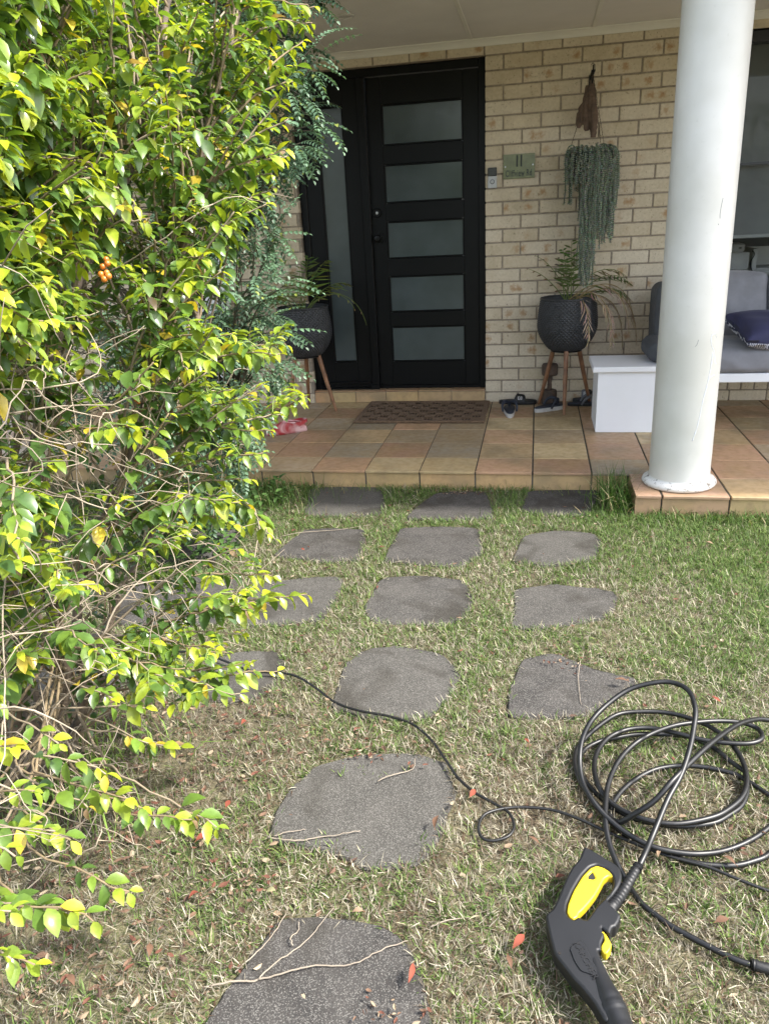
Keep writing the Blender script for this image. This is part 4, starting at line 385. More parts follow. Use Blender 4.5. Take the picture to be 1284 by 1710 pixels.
TWIGS = [(-0.552,-4.133,0.656),(-0.591,-3.799,0.698),(-0.591,-4.503,0.667),(-0.467,-4.493,1.154),(-0.373,-4.586,0.309),(-0.504,-3.889,0.235),(-0.621,-4.283,0.88),(-0.573,-4.034,0.872),(-0.462,-3.891,0.449),(-0.553,-4.697,0.416),(-0.654,-4.455,0.721),(-0.396,-4.593,0.836),(-0.692,-4.116,-0.027),(-0.655,-4.15,0.867),(-0.56,-4.244,1.193),(-0.405,-4.79,0.503),(-0.525,-3.459,1.293),(-0.393,-3.795,0.367),(-0.461,-3.876,1.258),(-0.641,-3.847,0.213),(-0.585,-4.433,0.533),(-0.388,-4.619,0.396),(-0.529,-4.337,1.146),(-0.417,-4.515,1.114),(-0.43,-4.363,0.821),(-0.642,-4.147,0.846),(-0.341,-4.225,0.797),(-0.541,-3.458,0.175),(-0.587,-3.863,0.638),(-0.417,-4.211,0.562),(-0.573,-4.186,0.103),(-0.371,-4.538,1.087),(-0.358,-4.28,1.013),(-0.462,-3.829,1.05),(-0.388,-4.381,0.939),(-0.44,-4.571,0.358),(-0.42,-4.711,0.623),(-0.403,-4.037,0.299),(-0.49,-4.694,0.495),(-0.644,-4.441,0.266),(-0.316,-4.62,1.133),(-0.366,-4.581,0.853),(-0.579,-4.401,0.6),(-0.413,-3.953,0.346),(-0.385,-3.838,0.924),(-0.657,-3.988,0.868),(-0.691,-4.426,0.402),(-0.57,-3.913,0.958),(-0.416,-4.534,0.681),(-0.565,-3.871,0.109),(-0.573,-3.857,0.271),(-0.451,-4.258,0.628),(-0.534,-4.392,0.336),(-0.422,-4.104,0.915),(-0.602,-3.671,0.504),(-0.579,-4.194,1.027),(-0.505,-3.59,0.358),(-0.512,-4.384,0.116),(-0.449,-4.687,0.71),(-0.491,-4.505,0.62),(-0.468,-4.133,1.152),(-0.451,-4.406,0.535),(-0.363,-4.217,0.636),(-0.523,-4.471,0.625),(-0.689,-3.936,-0.003),(-0.582,-3.483,0.521),(-0.381,-4.711,0.805),(-0.604,-4.153,0.084),(-0.575,-4.094,0.243),(-0.394,-4.664,0.897),(-0.54,-4.481,0.882),(-0.555,-3.799,0.401),(-0.402,-4.185,0.465),(-0.527,-4.406,1.018),(-0.513,-3.89,0.444),(-0.444,-4.302,0.369),(-0.437,-4.388,1.093),(-0.317,-4.06,0.609),(-0.298,-3.856,1.345),(-0.458,-4.397,0.736),(-0.404,-4.627,0.861),(-0.525,-3.62,0.562),(-0.709,-4.501,0.461),(-0.421,-4.398,0.879),(-0.327,-4.15,0.808),(-0.557,-3.46,0.743),(-0.524,-4.272,1.054),(-0.409,-4.669,0.443),(-0.725,-4.441,0.375),(-0.65,-4.162,0.27),(-0.521,-4.546,0.906),(-0.639,-4.219,0.549),(-0.353,-4.707,0.671),(-0.514,-4.565,0.926),(-0.63,-4.25,0.05),(-0.467,-4.153,0.938),(-0.388,-4.687,0.95),(-0.461,-4.285,0.829),(-0.402,-3.568,0.935),(-0.578,-3.724,0.977),(-0.54,-3.582,0.666),(-0.66,-4.602,0.29),(-0.659,-4.401,0.617),(-0.447,-4.406,1.031),(-0.488,-4.464,1.256),(-0.656,-4.02,0.298),(-0.603,-4.229,0.113),(-0.476,-4.559,0.769),(-0.546,-4.154,0.782),(-0.551,-4.36,1.088),(-0.314,-4.58,1.109),(-0.428,-3.733,0.344),(-0.68,-4.43,0.137),(-0.533,-3.572,0.309),(-0.301,-4.159,0.649),(-0.391,-4.548,0.769),(-0.597,-3.823,1.097),(-0.587,-4.473,0.788),(-0.437,-4.461,1.388),(-0.637,-3.603,0.783),(-0.666,-4.492,0.566),(-0.374,-4.727,0.899),(-0.624,-3.938,0.593),(-0.406,-4.579,1.033),(-0.509,-4.267,1.32),(-0.353,-4.552,0.718),(-0.578,-4.212,0.029),(-0.39,-4.706,0.623),(-0.497,-4.251,0.897),(-0.486,-4.099,0.336),(-0.38,-4.506,0.954),(-0.463,-3.872,0.947),(-0.449,-4.596,1.02),(-0.395,-4.179,0.572),(-0.658,-3.796,0.076),(-0.413,-4.702,0.543),(-0.321,-4.232,1.135),(-0.408,-4.714,0.782),(-0.6,-4.306,0.942),(-0.322,-4.232,0.844),(-0.386,-4.515,1.275),(-0.556,-3.715,0.894),(-0.588,-3.532,0.177),(-0.399,-4.264,0.99),(-0.435,-3.783,0.909),(-0.47,-4.346,1.037),(-0.655,-3.822,0.905),(-0.423,-3.804,1.184),(-0.423,-4.082,1.099),(-0.399,-4.349,0.792),(-0.578,-4.442,0.11),(-0.711,-4.521,0.339),(-0.334,-4.697,1.013),(-0.423,-4.223,0.782),(-0.592,-3.843,0.924),(-0.45,-4.355,0.197),(-0.348,-4.513,0.808),(-0.659,-4.06,0.915),(-0.433,-4.309,0.702),(-0.397,-4.291,1.062),(-0.285,-4.626,1.261),(-0.364,-4.332,0.519),(-0.569,-3.938,0.287),(-0.43,-3.748,0.767),(-0.559,-4.427,0.406),(-0.378,-4.775,0.501),(-0.47,-4.345,0.633),(-0.491,-4.075,0.953),(-0.398,-4.476,1.001),(-0.496,-4.236,0.993),(-0.424,-4.164,0.844),(-0.529,-4.427,1.097),(-0.654,-4.427,0.78),(-0.459,-4.119,0.657),(-0.676,-3.963,0.627),(-0.657,-3.719,0.429),(-0.393,-3.895,0.765),(-0.439,-4.624,0.729),(-0.489,-3.858,0.27),(-0.441,-4.368,0.666)]
BERRIES = [(-0.298,-4.359,1.252),(-0.303,-4.364,1.242),(-0.297,-4.366,1.233),(-0.305,-4.369,1.231),(-0.294,-4.368,1.228),(-0.3,-4.371,1.224),(-0.296,-4.361,1.246),(-0.483,-4.023,0.955),(-0.491,-4.021,0.965),(-0.478,-4.024,0.95)]
LIMBS = [[(-0.902,-4.113,-0.009),(-0.71,-4.151,0.342),(-0.688,-4.173,0.689),(-0.681,-4.076,0.927),(-0.641,-3.993,1.116),(-0.581,-3.893,1.279),(-0.516,-3.774,1.459),(-0.503,-3.639,1.652),(-0.486,-3.463,1.947)], [(-0.911,-4.074,-0.044),(-0.754,-4.063,0.174),(-0.716,-4.045,0.475),(-0.596,-3.963,0.753),(-0.519,-3.844,1.01),(-0.47,-3.741,1.242),(-0.408,-3.614,1.526),(-0.364,-3.453,1.771)], [(-0.948,-4.128,-0.021),(-0.801,-4.202,0.401),(-0.719,-4.25,0.787),(-0.697,-4.237,1.084),(-0.568,-4.198,1.386),(-0.545,-4.042,1.628),(-0.562,-3.898,1.859)], [(-0.95,-3.987,-0.08),(-0.778,-3.785,0.333),(-0.613,-3.677,0.655),(-0.58,-3.472,1.012),(-0.655,-3.324,1.422),(-0.621,-3.102,1.823)], [(-0.95,-4.087,-0.056),(-1.039,-3.926,0.395),(-0.987,-3.737,0.84),(-0.776,-3.536,1.231),(-0.754,-3.365,1.647),(-0.826,-3.23, 2.023)]]
DARKTIPS = [(-0.74,-2.236,1.755),(-0.868,-2.162,0.793),(-0.689,-2.417,1.401),(-0.992,-2.273,1.477),(-1.127,-1.85, 2.238),(-1.231,-2.27,0.657),(-0.976,-2.207,0.831),(-0.766,-2.131,1.548),(-0.793,-1.911,1.713),(-0.92,-1.524, 2.305),(-0.602,-1.865, 2.228),(-0.877,-2.367,1.338),(-0.766,-2.133,1.799),(-1.273,-1.615, 2.368),(-1.337,-2.551,0.75),(-1.488,-2.143,1.022),(-0.833,-2.458,0.903),(-0.864,-1.763,1.821),(-1.493,-2.257,0.697),(-1.115,-2.87,0.437),(-0.77,-1.873, 2.075),(-1.098,-1.93,1.569),(-0.912,-2.504,0.665),(-0.816,-2.34,1.708),(-1.005,-2.447,0.78),(-1.211,-2.569,0.425),(-1.207,-1.869, 2.134),(-0.742,-2.443,1.214),(-0.9,-2.295,1.539),(-1.18,-2.542,0.884),(-1.379,-2.508,0.622),(-1.098,-2.345,1.262),(-1.269,-1.887, 2.003),(-0.901,-2.335,1.608),(-1.003,-1.942, 2.265),(-0.765,-2.035,1.927),(-0.935,-2.741,0.54),(-1.145,-2.732,0.482),(-1.122,-2.091,1.557),(-0.664,-1.747,1.689),(-1.284,-1.812, 2.291),(-1.226,-2.619,0.829),(-1.286,-2.64,0.156),(-1.324,-2.489,0.138),(-0.822,-2.633,1.084),(-1.228,-2.164, 2.076),(-1.251,-2.683,0.21),(-0.949,-2.336,1.374),(-1.396,-2.665,0.318),(-1.312,-1.995, 2.077),(-0.934,-2.03,1.528),(-0.954,-2.154,1.386),(-0.856,-1.736,1.77),(-1.299,-2.04, 2.113),(-1.33,-2.664,0.278),(-0.647,-2.186, 2.086),(-0.819,-2.372,1.627),(-0.898,-2.486,1.532),(-0.903,-2.059,1.306),(-0.993,-1.789,1.813),(-0.913,-2.03,1.902),(-1.319,-2.001,1.392),(-1.127,-2.4,0.392),(-1.215,-1.803,1.704),(-1.028,-2.376,1.539),(-0.801,-1.762,1.623),(-0.956,-2.369,1.705),(-1.111,-1.978, 2.058),(-1.043,-2.443,0.977),(-0.965,-2.509,0.485),(-1.05,-2.121, 2.088),(-0.906,-2.466,0.39),(-1.197,-2.808,0.913),(-0.967,-2.079, 2.128),(-0.874,-2.55,0.563),(-1.333,-2.266,1.298),(-0.869,-2.266,0.658),(-1.37,-2.351,0.532),(-1.199,-1.933, 2.16),(-0.998,-2.395,0.772),(-1.006,-2.78,0.834),(-0.852,-1.911,1.724),(-1.013,-1.953,1.461),(-1.211,-1.616, 2.194),(-1.133,-2.209,1.232),(-0.87,-2.219,1.806),(-1.134,-2.155,1.187),(-0.688,-2.061,1.532),(-0.932,-2.529,1.473),(-0.784,-2.288,1.542),(-0.883,-2.23,1.994),(-0.972,-1.871,1.878),(-0.741,-2.232,1.574),(-0.783,-1.819, 2.042),(-0.894,-2.395,0.899),(-1.281,-1.933, 2.212),(-1.533,-2.37,0.911),(-0.889,-2.634,0.339),(-1.406,-2.563,0.713),(-0.967,-2.218,0.649),(-1.217,-2.072,1.467),(-0.826,-2.971,0.294),(-0.702,-2.523,0.855),(-0.847,-1.771,1.985),(-0.745,-2.44,1.278),(-1.253,-1.866,1.837),(-0.764,-2.083,1.664),(-1.05,-2.66,0.615),(-0.896,-2.3,1.581),(-0.836,-1.728, 2.262),(-1.185,-2.352,0.538),(-1.01,-1.98,1.46),(-0.808,-2.19,1.652),(-0.679,-1.569, 2.258),(-1.513,-2.365,0.599),(-0.639,-1.996, 2.018),(-0.655,-2.177, 2.189),(-1.312,-2.417,0.503),(-1.35,-1.813, 2.288),(-0.874,-2.103,1.086),(-1.012,-2.391,0.428),(-1.11,-2.244,1.229),(-1.124,-2.736,0.595),(-1.02,-2.826,0.59),(-0.695,-2.73,0.639),(-0.995,-1.831, 2.26),(-0.99,-2.428,0.917),(-1.074,-1.978, 2.109),(-0.993,-2.334,0.913),(-1.295,-2.68,0.915),(-0.925,-2.164,1.869),(-0.69,-2.188, 2.113),(-1.144,-2.01, 2.214),(-1.069,-2.125,1.243),(-0.974,-2.465,1.35),(-0.737,-2.482,1.117),(-1.208,-2.109,1.982),(-1.518,-2.533,0.07),(-0.977,-1.963,1.877),(-1.377,-2.486,0.131),(-0.792,-2.46,1.044),(-1.002,-2.165,0.936),(-0.739,-1.563, 2.115),(-1.203,-2.58,0.441),(-0.958,-2.151,0.921),(-1.034,-2.353,1.987),(-0.728,-2.534,1.043),(-0.744,-2.204,1.602),(-1.159,-2.474,0.718),(-1.252,-2.154,1.138),(-0.841,-1.991,1.719),(-1.079,-2.13,1.826),(-0.835,-2.299,1.043),(-0.948,-2.601,1.258),(-0.725,-1.967,1.647),(-0.759,-1.586, 2.201),(-0.863,-2.678,0.504),(-0.915,-2.128,1.751),(-1.292,-1.809, 2.267),(-1.056,-2.809,0.554),(-0.69,-2.023,1.79),(-0.827,-1.904,1.704),(-1.013,-2.322,1.079),(-1.254,-2.208,0.926),(-0.706,-2.593,1.012),(-0.988,-2.089,1.581),(-1.025,-2.493,0.635),(-1.206,-2.459,0.628),(-1.161,-2.384,0.635),(-0.938,-1.677, 2.338),(-1.388,-2.52,0.839),(-1.039,-2.107,0.917),(-1.24,-1.868, 2.128),(-0.904,-2.225, 2.157),(-0.876,-2.647,0.984),(-1.019,-2.129,1.993),(-0.951,-2.392,1.269),(-1.464,-1.68, 2.381),(-0.646,-2.007,1.894),(-0.795,-2.285,1.901),(-0.798,-2.128,1.777),(-0.801,-2.08, 2.105),(-1.189,-1.802, 2.018),(-0.817,-2.755,0.47),(-0.926,-2.167,1.462),(-1.018,-2.892,0.381),(-1.051,-2.574,0.107),(-0.815,-2.303,0.662),(-0.789,-2.173, 2.138),(-1.107,-2.77,0.49),(-1.205,-2.745,0.762),(-0.881,-1.921,1.252),(-1.243,-2.229, 2.108),(-1.067,-2.338,0.554),(-1.209,-2.102,1.232),(-0.78,-2.076,1.52),(-1.328,-2.021, 2.12),(-0.536,-2.386,1.56),(-0.849,-2.373,1.284),(-1.085,-2.648,0.888),(-0.96,-1.777, 2.199),(-0.679,-2.036,1.919),(-0.551,-2.01, 2.125),(-1.101,-2.291,1.402),(-1.081,-1.786, 2.351),(-1.155,-2.048,1.61),(-0.913,-1.877,1.385),(-0.975,-1.704, 2.213),(-1.079,-2.391,0.595),(-0.808,-2.691,0.618),(-1.295,-2.89,0.254),(-0.865,-2.179, 2.08),(-1.075,-2.192,1.382),(-0.904,-2.476,1.616),(-1.259,-2.753,0.989),(-0.902,-2.464,1.174),(-0.785,-2.654,0.438),(-0.894,-2.455,0.58),(-1.023,-2.2,1.611),(-1.077,-2.346,0.395),(-0.895,-2.133, 2.04),(-0.752,-2.269,0.92),(-1.414,-2.559,0.197),(-1.06,-2.171,0.83),(-0.851,-1.665, 2.094),(-0.908,-1.833, 2.323),(-0.958,-2.522,1.364),(-0.877,-2.09,1.169),(-0.871,-1.962, 2.262),(-1.036,-2.785,0.44),(-0.943,-2.129, 2.206),(-1.059,-2.533,0.654),(-1.165,-2.204, 2.097),(-1.161,-2.157,1.968),(-1.327,-2.42,1.254),(-1.521,-2.415,0.911),(-0.802,-2.727,0.369),(-0.931,-2.43,1.637),(-0.961,-2.733,0.929),(-0.848,-2.366,0.729),(-0.883,-2.506,1.447),(-0.658,-1.748,1.792),(-0.606,-2.289,1.888),(-0.937,-2.248,1.89),(-0.968,-2.378,0.515),(-1.062,-2.186,0.988),(-0.58,-2.687,0.904),(-1.035,-2.058,1.395),(-1.008,-1.945, 2.047),(-0.861,-2.388,0.979),(-1.048,-2.436,0.412),(-0.87,-2.67,0.373),(-0.977,-2.032,1.898),(-0.809,-2.604,1.166),(-1.113,-2.093, 2.03),(-1.024,-2.393,1.556),(-0.846,-2.156,1.852),(-1.25,-2.502,0.474),(-0.701,-2.312,1.52),(-0.718,-1.792, 2.013),(-1.228,-2.291,0.613),(-1.035,-2.374,0.278),(-0.651,-2.183,1.938),(-1.228,-2.545,0.915),(-1.078,-2.084,1.75),(-0.987,-2.814,0.492),(-1.067,-2.826,0.644),(-0.934,-1.523, 2.306),(-1.079,-2.327,0.818),(-0.754,-2.371,0.666),(-0.644,-1.775, 2.01),(-0.85,-1.886,1.472),(-0.873,-2.419,1.464),(-0.967,-2.848,0.331),(-0.832,-2.227,0.654),(-1.294,-2.206,1.348),(-1.019,-1.967, 2.207),(-1.359,-2.705,0.313),(-1.31,-2.421,0.931),(-0.818,-1.791, 2.231),(-1.066,-2.945,0.433),(-1.003,-2.265,0.875),(-0.972,-1.898,1.66),(-1.366,-2.253,0.754),(-0.952,-2.758,0.555),(-1.006,-1.703, 2.323),(-1.002,-2.031, 2.117),(-0.973,-2.293,1.304),(-1.368,-2.371,0.816),(-1.031,-2.195,1.286),(-1.384,-2.578,0.349),(-1.0,-2.302,1.374),(-1.171,-2.396,1.368),(-0.852,-2.298,1.754),(-0.917,-2.119,1.692),(-0.991,-2.158,1.314),(-1.097,-2.273,1.308),(-1.35,-2.158,0.888),(-0.777,-2.744,0.623),(-0.932,-1.753,1.892),(-0.869,-2.147,1.348),(-0.658,-1.465, 2.39),(-0.708,-2.342,1.485),(-0.945,-2.477,0.938),(-1.039,-2.807,0.539),(-1.309,-2.486,0.875),(-0.878,-2.333,1.24),(-1.328,-2.299,0.591),(-0.998,-2.29,1.557),(-1.106,-2.937,0.378),(-0.814,-2.66,0.864),(-0.785,-2.045,1.532),(-1.326,-2.745,0.252),(-0.657,-2.539,0.775),(-0.77,-1.773, 2.034),(-1.109,-1.637, 2.123),(-0.862,-2.501,1.361),(-1.182,-2.419,1.164),(-0.918,-2.19,0.887),(-0.884,-2.126,1.229),(-0.9,-2.094,1.582),(-0.779,-2.744,0.577),(-1.244,-2.652,0.706),(-1.554,-2.306,0.646),(-0.716,-1.934,1.854),(-0.719,-2.372,1.159),(-1.134,-2.726,0.265),(-1.212,-2.773,0.629),(-0.896,-1.828,1.581),(-1.484,-2.287,0.866),(-1.349,-2.595,0.154),(-0.966,-1.787, 2.1),(-0.744,-1.638,1.955),(-1.214,-1.969, 2.067),(-1.131,-2.277,0.474),(-0.835,-2.359,1.57),(-1.152,-2.725,0.696),(-0.634,-2.251,1.578),(-0.763,-1.693,1.885),(-0.835,-2.045,1.56),(-0.863,-2.736,0.699),(-1.458,-2.322,0.822),(-1.23,-1.964, 2.177),(-1.074,-2.653,0.568),(-0.777,-2.091,1.966),(-1.023,-2.315,1.635),(-1.127,-2.239,1.95),(-1.128,-2.336,0.447),(-1.215,-2.663,0.852),(-0.964,-2.399,0.94),(-0.741,-2.438,1.373),(-0.921,-1.711, 2.137),(-0.588,-2.212,1.584),(-0.802,-1.985,1.778),(-1.189,-2.221, 2.208),(-1.189,-2.009,1.595),(-0.968,-2.565,0.957),(-0.645,-1.956,1.971),(-0.868,-2.053,1.687),(-1.21,-1.852,1.796),(-0.868,-2.716,0.611),(-1.103,-2.516,0.371),(-1.049,-1.666, 2.319),(-0.875,-2.576,0.582),(-0.753,-1.717,1.816),(-1.027,-1.914,1.926),(-1.133,-1.855,1.794),(-1.159,-2.276,1.086),(-1.314,-1.921, 2.042),(-1.095,-2.128,1.641),(-0.725,-2.469,1.02),(-0.728,-1.976,1.569),(-0.958,-2.218,1.967),(-0.933,-2.477,0.788),(-0.908,-2.072, 2.188),(-1.112,-2.621,1.235),(-1.075,-2.435,0.343),(-1.347,-2.638,1.007),(-1.021,-2.209, 2.194),(-0.858,-2.169,1.455),(-0.74,-2.241,1.274),(-1.297,-2.516,0.198),(-1.232,-1.773,1.934),(-0.957,-2.038,1.558),(-1.101,-2.632,0.226),(-0.599,-2.202,1.739),(-1.065,-2.88,0.42),(-1.049,-2.324,0.57),(-1.065,-2.262,1.902),(-0.854,-2.361,1.221),(-0.971,-1.984, 2.095),(-0.802,-2.518,0.536),(-0.885,-2.438,1.69),(-1.16,-2.107, 2.241),(-0.881,-1.91,1.466),(-1.077,-2.297,0.404),(-0.813,-1.795,1.506),(-1.087,-1.951,1.599),(-0.551,-2.059, 2.104),(-0.986,-2.557,0.626),(-1.182,-2.511,0.412),(-0.766,-1.919,1.829),(-0.839,-2.426,0.883),(-0.933,-2.134,0.865),(-1.307,-2.522,0.347),(-1.213,-2.779,0.767),(-0.961,-2.289,0.398),(-0.527,-2.297,1.733),(-1.168,-2.544,0.678),(-1.303,-2.612,0.162),(-0.813,-2.49,1.432),(-1.248,-1.748, 2.377),(-1.271,-2.686,0.756),(-0.707,-2.438,1.214),(-0.975,-2.238,1.946),(-1.462,-2.66,0.261),(-1.173,-1.95,1.582),(-1.041,-2.297,1.696),(-1.405,-2.311,0.518),(-0.903,-2.123,1.059),(-0.849,-2.717,0.722),(-1.147,-2.729,0.473),(-1.422,-2.455,0.211),(-1.438,-2.478,0.915),(-0.561,-2.356,1.582),(-1.288,-1.793, 2.062),(-0.851,-2.042, 2.144),(-1.229,-2.4,0.396),(-1.112,-2.181,1.315),(-1.019,-2.704,0.448),(-1.094,-2.735,0.883),(-1.519,-1.599, 2.384),(-0.797,-2.001,1.966),(-1.149,-2.05, 2.007),(-1.039,-1.914, 2.274),(-0.96,-2.181,0.881),(-0.8,-1.654,1.872),(-1.417,-2.319,0.76),(-0.755,-1.625, 2.105),(-0.87,-1.529, 2.351),(-1.297,-2.382,0.464),(-1.196,-2.071, 2.06),(-1.124,-2.37,0.442),(-0.673,-1.625, 2.338),(-0.891,-2.179,1.998),(-1.08,-2.136,0.856),(-0.963,-1.711,1.826),(-1.408,-2.262,0.866),(-0.851,-2.348,1.344),(-0.781,-2.199,0.712),(-1.155,-2.563,1.132),(-1.04,-1.893,1.594),(-0.915,-1.93,1.899),(-0.855,-1.947,1.287),(-1.279,-2.318,0.469),(-1.292,-1.681, 2.279),(-0.935,-2.432,1.298),(-0.963,-1.69, 2.088),(-0.755,-2.721,0.883),(-0.737,-1.799,1.601),(-0.971,-2.536,1.195),(-1.052,-2.764,0.192),(-0.743,-2.39,0.94),(-1.161,-2.371,1.209),(-1.222,-1.937,1.419),(-1.095,-2.91,0.288),(-1.305,-1.862, 2.253),(-0.708,-2.536,0.956),(-0.979,-2.546,0.305),(-0.959,-1.832,1.788),(-0.918,-1.964,1.389),(-1.337,-2.461,0.777),(-1.122,-2.237, 2.183),(-0.934,-2.221,1.891),(-0.845,-2.365,1.527),(-0.569,-2.179,1.868),(-0.718,-2.566,1.107),(-1.229,-1.743, 2.198),(-0.818,-1.866,1.549),(-1.02,-2.445,0.427),(-0.467,-2.322,1.635),(-0.497,-2.321,1.651),(-0.481,-2.193,1.964),(-0.491,-2.221,1.899),(-0.512,-2.251,1.836),(-0.624,-2.514,1.236),(-0.625,-2.488,1.301),(-0.586,-2.567,1.083),(-0.567,-2.305,1.731),(-0.574,-2.375,1.558)]
DARKSTEM = [[(-1.771,-1.182,-0.1),(-1.3,-2.041,0.582),(-1.271,-1.955,0.918),(-1.239,-1.916,1.137),(-1.095,-1.911,1.624),(-0.92,-1.922, 2.052),(-0.865,-1.882, 2.397)], [(-1.894,-1.186,-0.1),(-1.422,-1.918,0.68),(-1.32,-1.94,0.845),(-1.181,-2.012,1.14),(-0.863,-2.107,1.284)], [(-1.637,-1.302,-0.1),(-1.124,-2.172,0.433),(-0.964,-2.3,0.578)], [(-1.239,-1.916,1.137),(-1.441,-1.864,1.649),(-1.591,-1.685, 2.179)]]
TW_FORK = [[(-0.256,-4.546,-0.092),(-0.199,-4.526,-0.092),(-0.155,-4.512,-0.092),(-0.094,-4.486,-0.092),(-0.04,-4.466,-0.092),(0.026,-4.45,-0.092),(0.073,-4.417,-0.092),(0.121,-4.383,-0.092)], [(-0.155,-4.512,-0.092),(-0.122,-4.464,-0.092),(-0.09,-4.424,-0.092),(-0.068,-4.384,-0.092),(-0.048,-4.329,-0.092)], [(-0.11,-4.433,-0.092),(-0.118,-4.416,-0.092),(-0.11,-4.396,-0.092),(-0.113,-4.378,-0.092)], [(-0.206,-4.508,-0.092),(-0.186,-4.474,-0.092),(-0.161,-4.416,-0.092),(-0.146,-4.357,-0.092)]]
TW_LONG = [[(-0.258,-4.162,-0.092),(-0.188,-4.164,-0.092),(-0.13,-4.14,-0.092),(-0.086,-4.13,-0.092),(-0.039,-4.11,-0.092)], [(-0.244,-4.156,-0.092),(-0.209,-4.138,-0.092),(-0.175,-4.121,-0.092)]]
TW_C4 = [[(0.52,-3.293,-0.092),(0.508,-3.388,-0.092),(0.51,-3.53,-0.092)]]
TW_TOP = [[(-0.032,-3.936,-0.092),(0.008,-3.906,-0.092),(0.053,-3.874,-0.092),(0.054,-3.837,-0.092)]]
TW_B2 = [[(-0.813,-2.358,-0.092),(-0.716,-2.304,-0.092),(-0.566,-2.253,-0.092),(-0.417,-2.194,-0.092)]]
TW_LAWN = [[(0.165,-4.349,-0.092),(0.196,-4.329,-0.092),(0.238,-4.31,-0.092)], [(-0.259,-4.136,-0.092),(-0.151,-4.15,-0.092),(-0.038,-4.125,-0.092)], [(-0.314,-4.314,-0.092),(-0.242,-4.278,-0.092),(-0.187,-4.228,-0.092)]]
LEAVES = [(1.103,-2.335,-0.078, 't', 'tan curled leaf on the green grass right of the second paver row'),(1.273,-1.976,-0.078, 's', 'pale straw coloured leaf on the grass near the column pad'),(0.22,-3.968,-0.078, 'r', 'red leaf touching the power cord just above its small loop'),(-0.202,-3.817,-0.078, 'b', 'brown leaf at the far left corner of the lone lawn paver'),(-0.355,-4.364,-0.078, 'r', 'bright red leaf in the dry grass left of the nearest paver'),(-0.189,-4.324,-0.078, 'y', 'pale yellow leaf just above the nearest paver'),(0.141,-4.469,-0.078, 'r', 'red leaf lying on the nearest paver, near its right edge'),(0.354,-3.747,-0.078, 'r', 'red leaf alone in the grass left of the hose coil'),(0.634,-3.42,-0.078, 'b', 'brown leaf on the far edge of the paver beside the hose'),(0.896,-3.489,-0.078, 'r', 'red leaf on the grass inside the top of the standing hose loop'),(0.329,-4.418,-0.078, 'b', 'brown leaf on the grass left of the spray gun body'),(0.345,-4.37,-0.078, 'r', 'reddish leaf on the grass beside the back of the gun handle'),(0.796,-4.102,-0.078, 'b', 'brown leaf on the grass below the hose coil'),(0.651,-4.105,-0.078, 't', 'tan leaf between the hose coil and the ribbed gun fitting'),(0.75,-4.262,-0.078, 'b', 'brown leaf above the lower hose run at the right'),(0.145,-4.075,-0.078, 'b', 'small brown leaf on the right edge of the lone lawn paver'),(-0.389,-4.088,-0.078, 'r', 'red leaf under the tip of the lowest long bush sprig'),(0.009,-4.349,-0.078, 't', 'tan leaf at the middle of the far edge of the nearest paver'),(-0.653,-2.539,-0.078, 'r', 'tiny red leaf lying on the mossy paver'),(-0.406,-4.199,-0.078, 'r', 'small red leaf in the litter below the bush sprig tip'),(-0.392,-4.501,-0.078, 'b', 'brown leaf in the litter at the lower left of the lawn'),(-0.515,-4.585,-0.078, 'b', 'brown leaf near the bottom left corner of the lawn'),(0.373,-4.1,-0.078, 'b', 'brown leaf between the cord loop and the gun handle'),(-0.466,-3.769,-0.078, 'r', 'red leaf in the dry grass left of the cord and fourth pavers')]
# ================================================================== GROUND
def in_poly(x, y, poly):
    ins = np.zeros(len(x), bool); n = len(poly)
    for i in range(n):
        x0, y0 = poly[i]; x1, y1 = poly[(i+1) % n]
        c = ((y0 > y) != (y1 > y)) & (x < (x1-x0)*(y-y0)/((y1-y0) or 1e-9)+x0); ins ^= c
    return ins
def lownoise(x, y, s=1.0, seed=0):
    r = np.random.RandomState(seed); v = np.zeros_like(x)
    for k in range(9):
        a = r.rand()*6.28; fq = s*(1.2+2.4*r.rand()*(1+k*.5)); ph = r.rand()*6.28
        v += np.sin((x*np.cos(a)+y*np.sin(a))*fq+ph)/(1+.25*k)
    return v/3.2
SOIL = -0.109
g = MB()
NX = 90
xs = [-60, -30, -15, -8]+[-5+i*.1 for i in range(101)]+[8, 15, 30, 60]
ys = [-60, -30, -15, -9]+[-6+i*.1 for i in range(61)]+[1, 5, 15, 60]
vs = []
for y in ys:
    for x in xs:
        near = abs(x) < 5 and -6 < y < -1.5
        vs.append((x, y, SOIL+(.006*float(lownoise(np.array([x*3.]), np.array([y*3.]), 2, 3)[0]) if near else 0)))
nx = len(xs)
g.add(vs, [(j*nx+i, j*nx+i+1, (j+1)*nx+i+1, (j+1)*nx+i) for j in range(len(ys)-1) for i in range(nx-1)])
tag(g.build('ground', MT['soil'], smooth=True), kind='structure')

# ---- stepping pavers
PAVPOLY = []
for lab, poly in PAVERS:
    cx = sum(p[0] for p in poly)/len(poly); cy = sum(p[1] for p in poly)/len(poly)
    pl = chaikin([(p[0]-cx, p[1]-cy) for p in poly], 2)
    pl = [(x+rng.uniform(-.004, .004), y+rng.uniform(-.004, .004)) for x, y in pl]
    if sum(a[0]*b[1]-b[0]*a[1] for a, b in zip(pl, pl[1:]+pl[:1])) < 0: pl = pl[::-1]
    PAVPOLY.append([(x+cx, y+cy) for x, y in pl])
    m = MB(); m.prism(pl, -.045, 0, bev=.006)
    o = m.build('stepping_paver', MT['paver']); o.location = (cx, cy, -.1+rng.uniform(-.002, .002))
    o.rotation_euler = (R(rng.uniform(-.5, .5)), R(rng.uniform(-.5, .5)), 0)
    tag(o, lab, 'paver', 'concrete stepping pavers set in the lawn')

